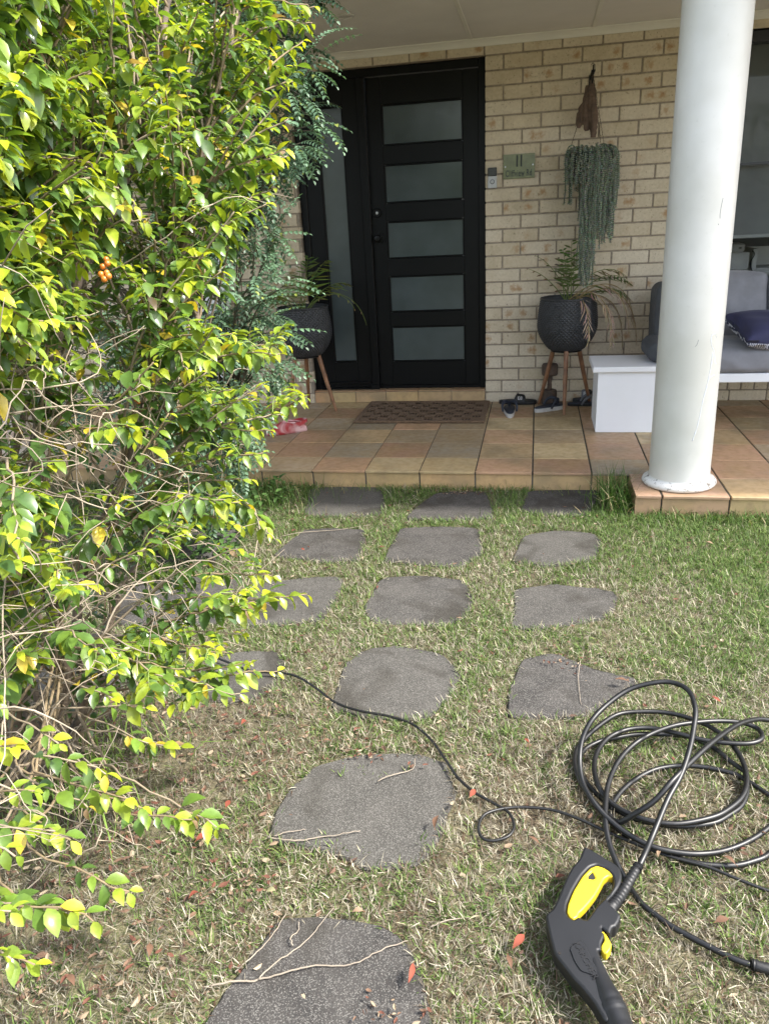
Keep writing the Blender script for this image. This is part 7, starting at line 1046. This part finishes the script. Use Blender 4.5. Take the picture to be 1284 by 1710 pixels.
def shoot(t, kind):
    t = Vector(t); a = anchor(t); span = (t-a).length
    mid_ = a.lerp(t, .55)+Vector((rng.uniform(-.04, .04), rng.uniform(-.04, .04), span*rng.uniform(.05, .2)))
    q = crom([a, mid_, t], 9)
    if kind == 2:      # low whippy shoots run out sideways
        m2_ = t+Vector((-rng.uniform(.16, .26), rng.uniform(.0, .10), rng.uniform(-.03, .02))); q = crom([a, a.lerp(m2_, .6)+Vector((0, 0, -.05)), m2_, t], 6)
    n = len(q); q = [p+Vector((rng.uniform(-.003, .003),)*3) for p in q]; n = len(q)
    tm.tube([p-B0 for p in q], [.0034*(1-.75*i/n)+.0004 for i in range(n)], 5, TW2 if rng.random() < .4 else TW1)
    ll = [0]
    for i in range(n-1): ll.append(ll[-1]+(q[i+1]-q[i]).length)
    leafy = min(ll[-1], rng.uniform(.16, .34) if kind != 2 else rng.uniform(.09, .17)); s = ll[-1]; gap = rng.uniform(.017, .023); out = 0; side = rng.uniform(0, 3.14)
    vig = rng.uniform(.75, 1.12) if kind != 2 else rng.uniform(.66, .88)
    while s > ll[-1]-leafy:
        i = max(j for j in range(n) if ll[j] <= s+1e-9); i = min(i, n-2); f = (s-ll[i])/max(1e-6, ll[i+1]-ll[i]); p = q[i].lerp(q[i+1], f); d = (q[i+1]-q[i]).normalized()
        age = (ll[-1]-s)/.34+(.10 if kind == 2 else 0); b1 = d.orthogonal().normalized(); b2 = d.cross(b1); side += 1.57+rng.uniform(-.3, .3)
        for k in (0, 1):
            if rng.random() < .10+.25*age: continue
            ra = side+k*math.pi; rad_ = b1*math.cos(ra)+b2*math.sin(ra)
            ld_ = (d*(.95-.5*min(1, age*3))+rad_*.8+Vector((rng.uniform(-.2, .2), rng.uniform(-.2, .2), -.62+rng.uniform(-.25, .25)))).normalized()
            L_ = (.019+.025*min(1, age*4+.15))*vig*rng.uniform(.62, 1.28)
            inner = kind == 3; mixf = min(1, age*1.7+rng.uniform(-.15, .45)+(.5 if inner else (0 if kind else rng.choice((0, 0, .25, .5)))))  # inner shoots coloured darker, standing in for shade deep inside the bush
            c = YNG.lerp(MID, min(1, mixf*1.6)) if mixf < .62 else MID.lerp(OLD_SHADED, min(1, (mixf-.62)*1.9))
            if rng.random() < .03: c = YEL
            if rng.random() < .01: c = Vector((.25, .17, .10))
            c = c*rng.uniform(.8, 1.18); add_leaf(lm, p-B0+rad_*.002, ld_, Vector((rng.uniform(-.35, .35), rng.uniform(-.35, .35), 1)), L_, L_*rng.uniform(.46, .64), rng.uniform(.3, 1.5), (c.x, c.y, c.z, 1))
        s -= gap
    # a couple of side sprigs
    if kind in (0, 1, 3):
        for _ in range(rng.randrange(1, 4)):
            i = rng.randrange(n//2, n-1); p = q[i]; d = Vector((rng.uniform(-.8, .5), rng.uniform(-.9, .7), rng.uniform(-.1, .6))).normalized(); e = p+d*rng.uniform(.04, .10); w_ = [p, p.lerp(e, .5)+Vector((0, 0, .01)), e]
            tm.tube([x-B0 for x in w_], [.0016, .0012, .0006], 4, TW3)
            for k in range(4):
                pp = p.lerp(e, .4+.2*k); 
                for s_ in (-1, 1):
                    v = (d*.6+d.cross(Vector((0, 0, 1))).normalized()*s_*.8+Vector((0, 0, rng.uniform(-.7, -.1)))).normalized(); L_ = rng.uniform(.022, .040)*vig; c = YNG.lerp(MID, rng.uniform(.1, 1))*rng.uniform(.75, 1.15)
                    if rng.random() < .35: c = MID.lerp(OLD_SHADED, rng.random())
                    add_leaf(lm, pp-B0, v, Vector((rng.uniform(-.35, .35), rng.uniform(-.35, .35), 1)), L_, L_*rng.uniform(.44, .58), rng.uniform(.4, 1.5), (c.x, c.y, c.z, 1))
for x, y, z, k in TIPS: shoot((x, y, z), k)
lm.build('leaves', MT['leaf'], bush, True)
for x, y, z in TWIGS:      # bare twigs
    t = Vector((x, y, z)); a = anchor(t, (.25, -.35)) if rng.random() < .15 else t+Vector((rng.uniform(-.5, -.12), rng.uniform(-.3, .35), rng.uniform(-.22, .2))); b = t+Vector((rng.uniform(-.12, .08), rng.uniform(-.10, .10), rng.uniform(-.12, .12)))
    q = crom([a, a.lerp(t, .5)+Vector((rng.uniform(-.06, .06), rng.uniform(-.06, .06), rng.uniform(-.06, .08))), t, b], 6)
    q = [p+Vector((rng.uniform(-.004, .004), rng.uniform(-.004, .004), rng.uniform(-.004, .004))) for p in q]; n = len(q); r_ = rng.uniform(.0012, .0026)
    g_ = rng.uniform(.7, 1.25); tm.tube([p-B0 for p in q], [r_*(1-.7*i/n) for i in range(n)], 5, (.27*g_, .225*g_, .17*g_, 1))
    for _ in range(2):
        i = rng.randrange(n//3, n-1); e = q[i]+Vector((rng.uniform(-.1, .12), rng.uniform(-.1, .1), rng.uniform(-.1, .1))); tm.tube([q[i]-B0, (q[i].lerp(e, .5)+Vector((0, 0, .01)))-B0, e-B0], [.0011, .0009, .0005], 4, (.27*g_, .22*g_, .165*g_, 1))
tm.build('twigs', MT['twig'], bush, True)
for x, y, z in BERRIES:
    m = MB(); r_ = rng.uniform(.0042, .0055); m.lathe([(r_*math.sin(math.pi*k/8), -r_*math.cos(math.pi*k/8)) for k in range(9)], 12, (x-B0.x, y-B0.y, z-B0.z), cap=False); m.build('berry', MT['berry'], bush, True)

# ---- dark pinnate shrub by the porch
shrub = empty('dark_shrub', (-1.5, -1.75, -.11), label='tall dark green shrub with small paired leaflets at the left end of the porch', cat='shrub')
S0 = Vector((-1.5, -1.75, -.11)); lm = MB(); tm = MB(); st_ = [resamp(l) for l in DARKSTEM]
for k in range(5):
    a = rng.uniform(1.8, 4.6); p0 = Vector(DARKSTEM[0][0]); e = p0+Vector((math.cos(a)*.6, math.sin(a)*.4, rng.uniform(1.2, 2.2))); st_.append(resamp([p0, p0.lerp(e, .5)+Vector((0, 0, .15)), e]))
for i, l in enumerate(st_):
    n = len(l); r0 = .03 if i == 0 else .016; m = MB(); m.tube([p-S0 for p in l], [r0*(1-.75*j/n)*rng.uniform(.9, 1.1) for j in range(n)], 9); m.build('stem', MT['darkbark'], shrub, True)
pa = np.array([tuple(p) for l in st_ for p in l])
def pinnate(t, d):
    L_ = rng.uniform(.10, .17); p0 = t; pts = [p0]; dd = d.normalized()
    for i in range(7): dd = (dd+Vector((0, 0, -.10))).normalized(); pts.append(pts[-1]+dd*L_/7)
    tm.tube([p-S0 for p in pts], [.0014, .0013, .0012, .0011, .001, .0009, .0007, .0005], 4, (.06, .10, .04, 1))
    g_ = rng.uniform(.7, 1.3); up = Vector((rng.uniform(-.4, .4), rng.uniform(-.5, .2), 1))
    for k in range(1, 8):
        p = pts[k]; dk_ = (pts[k]-pts[k-1]).normalized(); sd = dk_.cross(up).normalized()
        for s_ in ((-1, 1) if k < 7 else (0,)):
            v = (dk_*.55+sd*s_*.9+Vector((0, 0, -.22))).normalized() if s_ else dk_
            l_ = rng.uniform(.019, .028)*(1-.25*abs(k-4)/4); c = rng.uniform(.75, 1.25)*g_
            col = (.085*c, .15*c, .085*c, 1) if rng.random() > .04 else (.2, .24, .05, 1)
            add_leaf(lm, p-S0, v, up, l_, l_*.62, rng.uniform(.2, .9), col)
bulk = [(rng.uniform(-2.3, -1.2), rng.uniform(-2.5, -1.5), rng.uniform(.3, 2.3)) for _ in range(110)]
for t in DARKTIPS+bulk:
    t = Vector(t); zt = t.z+rng.uniform(-.5, 0); d = (pa[:, 0]-t.x)**2+(pa[:, 1]-t.y)**2+1.5*(pa[:, 2]-zt)**2; a = Vector(pa[np.argsort(d)[rng.randrange(0, 8)]])
    q = crom([a, a.lerp(t, .55)+Vector((rng.uniform(-.05, .05), rng.uniform(-.05, .05), .10)), t], 7); n = len(q)
    tm.tube([p-S0 for p in q], [.0042*(1-.75*i/n)+.0005 for i in range(n)], 5, (.085, .075, .05, 1))
    for j in range(4):
        i = n-1-j; p = q[i]; fd = (q[min(i+1, n-1)]-q[max(i-1, 0)]).normalized()
        pinnate(p, fd*(1.0 if j == 0 else .45)+Vector((rng.uniform(-.7, .8), rng.uniform(-.9, .6), rng.uniform(-.55, .35)))*(.35 if j == 0 else 1))
lm.build('leaves', MT['dleaf'], shrub, True); tm.build('twigs', MT['twig'], shrub, True)

# ---- low leafy weeds under the bush
gm = MB()
for i in range(150):
    x = rng.uniform(-1.8, -.93); y = rng.uniform(-2.75, -1.7)
    for k in range(rng.randrange(4, 9)):
        a = rng.uniform(0, 6.28); v = Vector((math.cos(a), math.sin(a), rng.uniform(.1, .9))).normalized(); h = rng.uniform(.0, .13); c = rng.uniform(.7, 1.3)
        add_leaf(gm, (x+v.x*.03, y+v.y*.03, -.11+h), v, Vector((0, 0, 1)), rng.uniform(.03, .055), rng.uniform(.018, .032), rng.uniform(.2, 1), (.07*c, .135*c, .035*c, 1))
tag(gm.build('ground_cover', MT['dleaf'], None, True), 'low rounded green weeds growing under the shrub at the porch corner', 'weeds', kind='stuff')

# ================================================================== GRASS
def blades(name, X, Y, Z, L_, W_, LEAN, BEND, COLR, mat, label):
    n = len(X); az = nprs.rand(n)*2*np.pi; dx, dy = np.cos(az), np.sin(az); sx, sy = -dy, dx
    V = np.zeros((n, 5, 3), np.float32)
    c1, s1 = np.cos(LEAN), np.sin(LEAN); l2 = LEAN+BEND; c2, s2 = np.cos(l2), np.sin(l2)
    m1 = np.stack([X+dx*s1*L_*.5, Y+dy*s1*L_*.5, Z+c1*L_*.5], 1); m2 = m1+np.stack([dx*s2*L_*.5, dy*s2*L_*.5, c2*L_*.5], 1)
    tw = (nprs.rand(n)-.5)*.8
    S = np.stack([sx*np.cos(tw), sy*np.cos(tw), np.sin(tw)], 1)*(W_[:, None]*.5)
    P0 = np.stack([X, Y, Z], 1)
    V[:, 0] = P0-S*.8; V[:, 1] = P0+S*.8; V[:, 2] = m1-S; V[:, 3] = m1+S; V[:, 4] = m2
    V[:, 4, 2] = np.maximum(V[:, 4, 2], SOIL+.002)
    T = np.array([[0, 1, 3], [0, 3, 2], [2, 3, 4]]); F = (np.arange(n)[:, None, None]*5+T[None]).reshape(-1)
    me = bpy.data.meshes.new(name); me.vertices.add(n*5); me.vertices.foreach_set('co', V.ravel())
    me.loops.add(len(F)); me.loops.foreach_set('vertex_index', F.astype(np.int32)); nf = len(F)//3
    me.polygons.add(nf); me.polygons.foreach_set('loop_start', np.arange(nf, dtype=np.int32)*3)
    me.polygons.foreach_set('loop_total', np.full(nf, 3, np.int32)) if False else None
    me.update(calc_edges=True); me.shade_smooth()
    at = me.color_attributes.new('Col', 'FLOAT_COLOR', 'POINT'); at.data.foreach_set('color', np.repeat(COLR, 5, axis=0).astype(np.float32).ravel())
    me.materials.append(mat); o = bpy.data.objects.new(name, me); COL.objects.link(o)
    return tag(o, label, 'grass', kind='stuff')
CAMP = np.array(cam.location if False else (0.3531, -5.4691, 1.2866))
def visible(x, y, pad=.25):
    P = np.stack([x-CAMP[0], y-CAMP[1], np.full_like(x, SOIL-CAMP[2])], 1); zz = P@np.array(_fw); rx = P@np.array(_r)/zz; uy = P@np.array(_u)/zz
    return (zz > .2) & (np.abs(rx) < .515+pad) & (uy > -.686-pad) & (uy < .8)
def porch_mask(x, y): return (y > -1.615) | ((x > .855) & (y > -1.945))
NB = 1080000
x = nprs.uniform(-3.6, 3.9, NB); y = nprs.uniform(-5.4, -1.61, NB)
keep = ~porch_mask(x, y) & (visible(x, y, .12) | (visible(x, y, 1.1) & (nprs.rand(NB) < .45)))
dist = np.hypot(x-CAMP[0], y-CAMP[1]); keep &= nprs.rand(NB) < np.clip(1.2-.16*dist, .45, .85)
x, y = x[keep], y[keep]
inp = np.zeros(len(x), bool)
for P in PAVPOLY:
    cx = sum(p[0] for p in P)/len(P); cy = sum(p[1] for p in P)/len(P); wob = 1.0
    jit = 1+np.clip(nprs.randn(len(x))*.035+.03*lownoise(x, y, 18, 4)+.02, -.03, .14); inp |= in_poly(cx+(x-cx)*jit, cy+(y-cy)*jit, P)
x, y = x[~inp], y[~inp]; n = len(x)
# patchiness
ln = lownoise(x, y, 3.2, 5); l2_ = lownoise(x, y, 9.0, 8)
lush = .46+.20*ln+.18*l2_-.22*np.clip((-3.5-y)/.4, 0, 1)
lush += .45*np.clip((x-.62)/.5, 0, 1)*np.clip((y+3.45)/.6, 0, 1)+.30*np.clip((y+2.7)/.6, 0, 1)
lush -= .16*np.clip((-.3-x)/.4, 0, 1)*np.clip((-3.4-y)/.3, 0, 1)
lush = np.clip(lush, .06, .97)
bare = np.clip(.5-ln*.5-l2_*.5, 0, 1)*np.clip((-.25-x)/.3, 0, 1)*np.clip((-3.3-y)/.3, 0, 1)
hole = lownoise(x, y, 26., 12)+.6*lownoise(x, y, 60., 14); k = (nprs.rand(n) > bare*.5) & (nprs.rand(n) > np.clip(hole*.8, 0, .5)); x, y, lush = x[k], y[k], lush[k]; n = len(x)
green = nprs.rand(n) < lush
L_ = np.where(green, nprs.uniform(.016, .040, n), nprs.uniform(.014, .036, n))*(1+.25*np.clip((y+3)/1.0, 0, 1))
edge = np.exp(-np.clip(-1.64-y, 0, 9)/.07)*(x < .86)+np.exp(-np.clip(-1.96-y, 0, 9)/.05)*(x > .86); L_ *= 1+.55*edge*nprs.rand(n)
lean = np.where(green, nprs.uniform(.15, 1.1, n), nprs.uniform(.5, 1.45, n)); bend = nprs.uniform(.0, .8, n); bend = np.where(green, bend, nprs.uniform(-.5, .6, n))
W_ = np.where(green, nprs.uniform(.0014, .0029, n), nprs.uniform(.0010, .0025, n))
z = np.full(n, SOIL, float)+np.where(green, 0, nprs.uniform(0, .016, n))
t = nprs.rand(n, 1); G = np.array([.05, .10, .025])*(1-t)+np.array([.165, .24, .065])*t
t2 = nprs.rand(n, 1); D = np.array([.11, .09, .065])*(1-t2**1.4)+np.array([.52, .475, .375])*t2**1.4
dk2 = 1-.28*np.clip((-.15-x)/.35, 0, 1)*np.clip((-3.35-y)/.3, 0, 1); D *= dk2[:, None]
br_ = nprs.rand(n) < .14+.14*np.clip((-3.5-y)/.4, 0, 1); D[br_] = np.array([.11, .07, .045])*nprs.uniform(.6, 1.3, (br_.sum(), 1))
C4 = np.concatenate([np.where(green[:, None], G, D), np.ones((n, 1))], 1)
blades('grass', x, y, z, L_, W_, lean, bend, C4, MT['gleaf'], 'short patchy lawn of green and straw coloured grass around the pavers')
# long tufts: left of the step, by the column pad and along the riser
def tuft(cx, cy, sx_, sy_, n, l0, l1, name, label, gcol=(.07, .13, .025)):
    x = nprs.normal(cx, sx_, n); y = nprs.normal(cy, sy_, n); k = ~porch_mask(x, y); x, y = x[k], y[k]; n = len(x)
    t = nprs.rand(n, 1); c = np.array(gcol)*(.7+.8*t); dead = nprs.rand(n) < .12; c[dead] = (.42, .35, .2)
    blades(name, x, y, np.full(n, SOIL), nprs.uniform(l0, l1, n), nprs.uniform(.002, .0045, n), nprs.uniform(.05, .75, n), nprs.uniform(.1, 1.0, n), np.concatenate([c, np.ones((n, 1))], 1), MT['gleaf'], label)
tuft(.76, -1.80, .05, .09, 420, .08, .24, 'tall_grass', 'tuft of tall green grass against the tiled pad of the column')
tuft(-1.22, -1.84, .20, .13, 2000, .05, .14, 'tall_grass', 'long shaded grass at the left end of the porch step')
tuft(-.3, -1.67, .45, .02, 260, .03, .065, 'edge_grass', 'thin grass growing along the foot of the porch step', (.14, .19, .05))
tuft(1.25, -2.02, .35, .035, 420, .04, .09, 'edge_grass', 'green grass along the foot of the tiles right of the column')
tuft(-.85, -4.05, .12, .14, 260, .08, .24, 'tall_grass', 'thin long grass among the stems of the big bush', (.16, .24, .05))
# leaf litter: flakes and broken leaves
lt = MB(); 
def flake(x, y, s, c):
    a = rng.uniform(0, 6.28); ca, sa = math.cos(a), math.sin(a); z = SOIL+rng.uniform(.008, .028); w_ = s*rng.uniform(.3, .55); k = rng.uniform(-.5, .7)*s; ti = rng.uniform(-.5, .5)
    P = [(-s, 0, 0), (-s*.3, w_, k*.5), (s*.5, w_*.8, k*.4), (s, 0, ti*s), (s*.4, -w_, k*.5), (-s*.4, -w_*.8, k*.3), (0, 0, -k*.3)]
    lt.add([(x+px*ca-py*sa, y+px*sa+py*ca, z+pz) for px, py, pz in P], [(0, 6, 1), (1, 6, 2), (2, 6, 3), (3, 6, 4), (4, 6, 5), (5, 6, 0)], c)
PC = [(.11, .065, .042, 1), (.14, .085, .055, 1), (.07, .042, .03, 1), (.20, .145, .095, 1), (.12, .05, .033, 1), (.28, .225, .155, 1)]
for i in range(17000):
    x = rng.uniform(-2.2, 1.7); y = rng.uniform(-5.1, -1.7)
    wgt = .10+.75*max(0, min(1, (-.05-x)/.5))*max(0, min(1, (-3.3-y)/.4))+.25*max(0, min(1, (-.2-x)/.4))
    if rng.random() > wgt: continue
    if porch_mask(np.array([x]), np.array([y]))[0]: continue
    onp = any(in_poly(np.array([x]), np.array([y]), P)[0] for P in PAVPOLY)
    if onp and rng.random() < .93: continue
    flake(x, y, rng.uniform(.003, .013), PC[rng.randrange(6)])
for (cx, cy, r_, n_) in ((.56, -3.28, .10, 90), (-.10, -1.69, .07, 120), (-.13, -3.80, .09, 90), (.12, -4.55, .05, 40), (.1, -1.70, .05, 40), (-.27, -4.30, .05, 50)):
    for i in range(n_): flake(rng.gauss(cx, r_), min(-1.66, rng.gauss(cy, r_*.45)), rng.uniform(.003, .009), PC[rng.randrange(6)])
tag(lt.build('leaf_litter', MT['litter'], None, False), 'brown leaf litter strewn over the dry lawn and paver edges', 'litter', kind='stuff')
# green tufts growing in clumps through the lawn, some over the paver rims
NT_ = 17000
tx = nprs.uniform(-3.4, 3.8, NT_); ty = nprs.uniform(-5.2, -1.62, NT_)
kk = ~porch_mask(tx, ty) & visible(tx, ty, .7); tx, ty = tx[kk], ty[kk]
keepd = nprs.rand(len(tx)) < np.clip(.5+.35*lownoise(tx, ty, 3.2, 5)+.3*np.clip((tx-.5)/.5, 0, 1)+.2*np.clip((ty+2.9)/.6, 0, 1)-.25*np.clip((-.3-tx)/.3, 0, 1)*np.clip((-3.3-ty)/.3, 0, 1), .12, 1)
tx, ty = tx[keepd], ty[keepd]; onp_ = np.zeros(len(tx), bool)
for P in PAVPOLY:
    cx = sum(p[0] for p in P)/len(P); cy = sum(p[1] for p in P)/len(P); onp_ |= in_poly(cx+(tx-cx)*1.03, cy+(ty-cy)*1.03, P)
tx, ty = tx[~onp_], ty[~onp_]
ex = [(-.09, -3.89), (-.05, -3.91), (0.0, -3.90), (.04, -3.88), (-.13, -3.92), (-.02, -4.17), (.05, -4.19), (-.08, -4.16), (.11, -4.12), (-.12, -4.13)]
tx = np.concatenate([tx, [e[0] for e in ex]]); ty = np.concatenate([ty, [e[1] for e in ex]])
nbp = 11; X = np.repeat(tx, nbp)+nprs.randn(len(tx)*nbp)*.005; Y = np.repeat(ty, nbp)+nprs.randn(len(tx)*nbp)*.005; n = len(X)
tone = np.repeat(nprs.rand(len(tx)), nbp)[:, None]*.7+nprs.rand(n, 1)*.3
G = np.array([.065, .115, .03])*(1-tone)+np.array([.20, .26, .075])*tone; dd_ = nprs.rand(n) < .15; G[dd_] = np.array([.40, .36, .24])
szz = np.repeat(nprs.uniform(.7, 1.25, len(tx)), nbp)
blades('grass_tufts', X, Y, np.full(n, SOIL), nprs.uniform(.018, .042, n)*szz, nprs.uniform(.0020, .0036, n)*szz, nprs.uniform(.35, 1.25, n), nprs.uniform(0, .7, n), np.concatenate([G, np.ones((n, 1))], 1), MT['gleaf'], 'small green tufts scattered through the lawn and over paver edges')

# ================================================================== HEDGE ACROSS THE GARDEN (mirrored in the door glass)
hd = empty('garden_hedge', (-1.0, -10.4, -.11), label='leafy green hedge across the garden, seen only mirrored in the door glass', cat='hedge')
hm = MB()
for i in range(15000):
    x = rng.uniform(-7, 6.5); zz = rng.random()**.8*(2.9+.5*math.sin(x*1.3)+.3*math.sin(x*3.1)); y = rng.gauss(0, .35)
    a = rng.uniform(0, 6.28); v = Vector((math.cos(a), math.sin(a), rng.uniform(-.9, .5))); c = rng.uniform(.6, 1.5); L_ = rng.uniform(.05, .10); s_ = v.orthogonal().normalized()*L_*.32
    p = Vector((x, y, zz)); hm.add([p, p+v*L_*.5+s_, p+v*L_, p+v*L_*.5-s_], [(0, 1, 2, 3)], (.11*c, .17*c, .035*c, 1))
hm.build('leaves', MT['dleaf'], hd)
for k in range(9):
    m = MB(); x = -6.5+k*1.55; m.tube(crom([(x, 0, 0), (x+.1, .05, 1), (x-.1, 0, 2.3)], 4), [.06, .055, .05, .05, .045, .04, .035, .03, .02], 8); m.build('trunk', MT['bark'], hd, True)
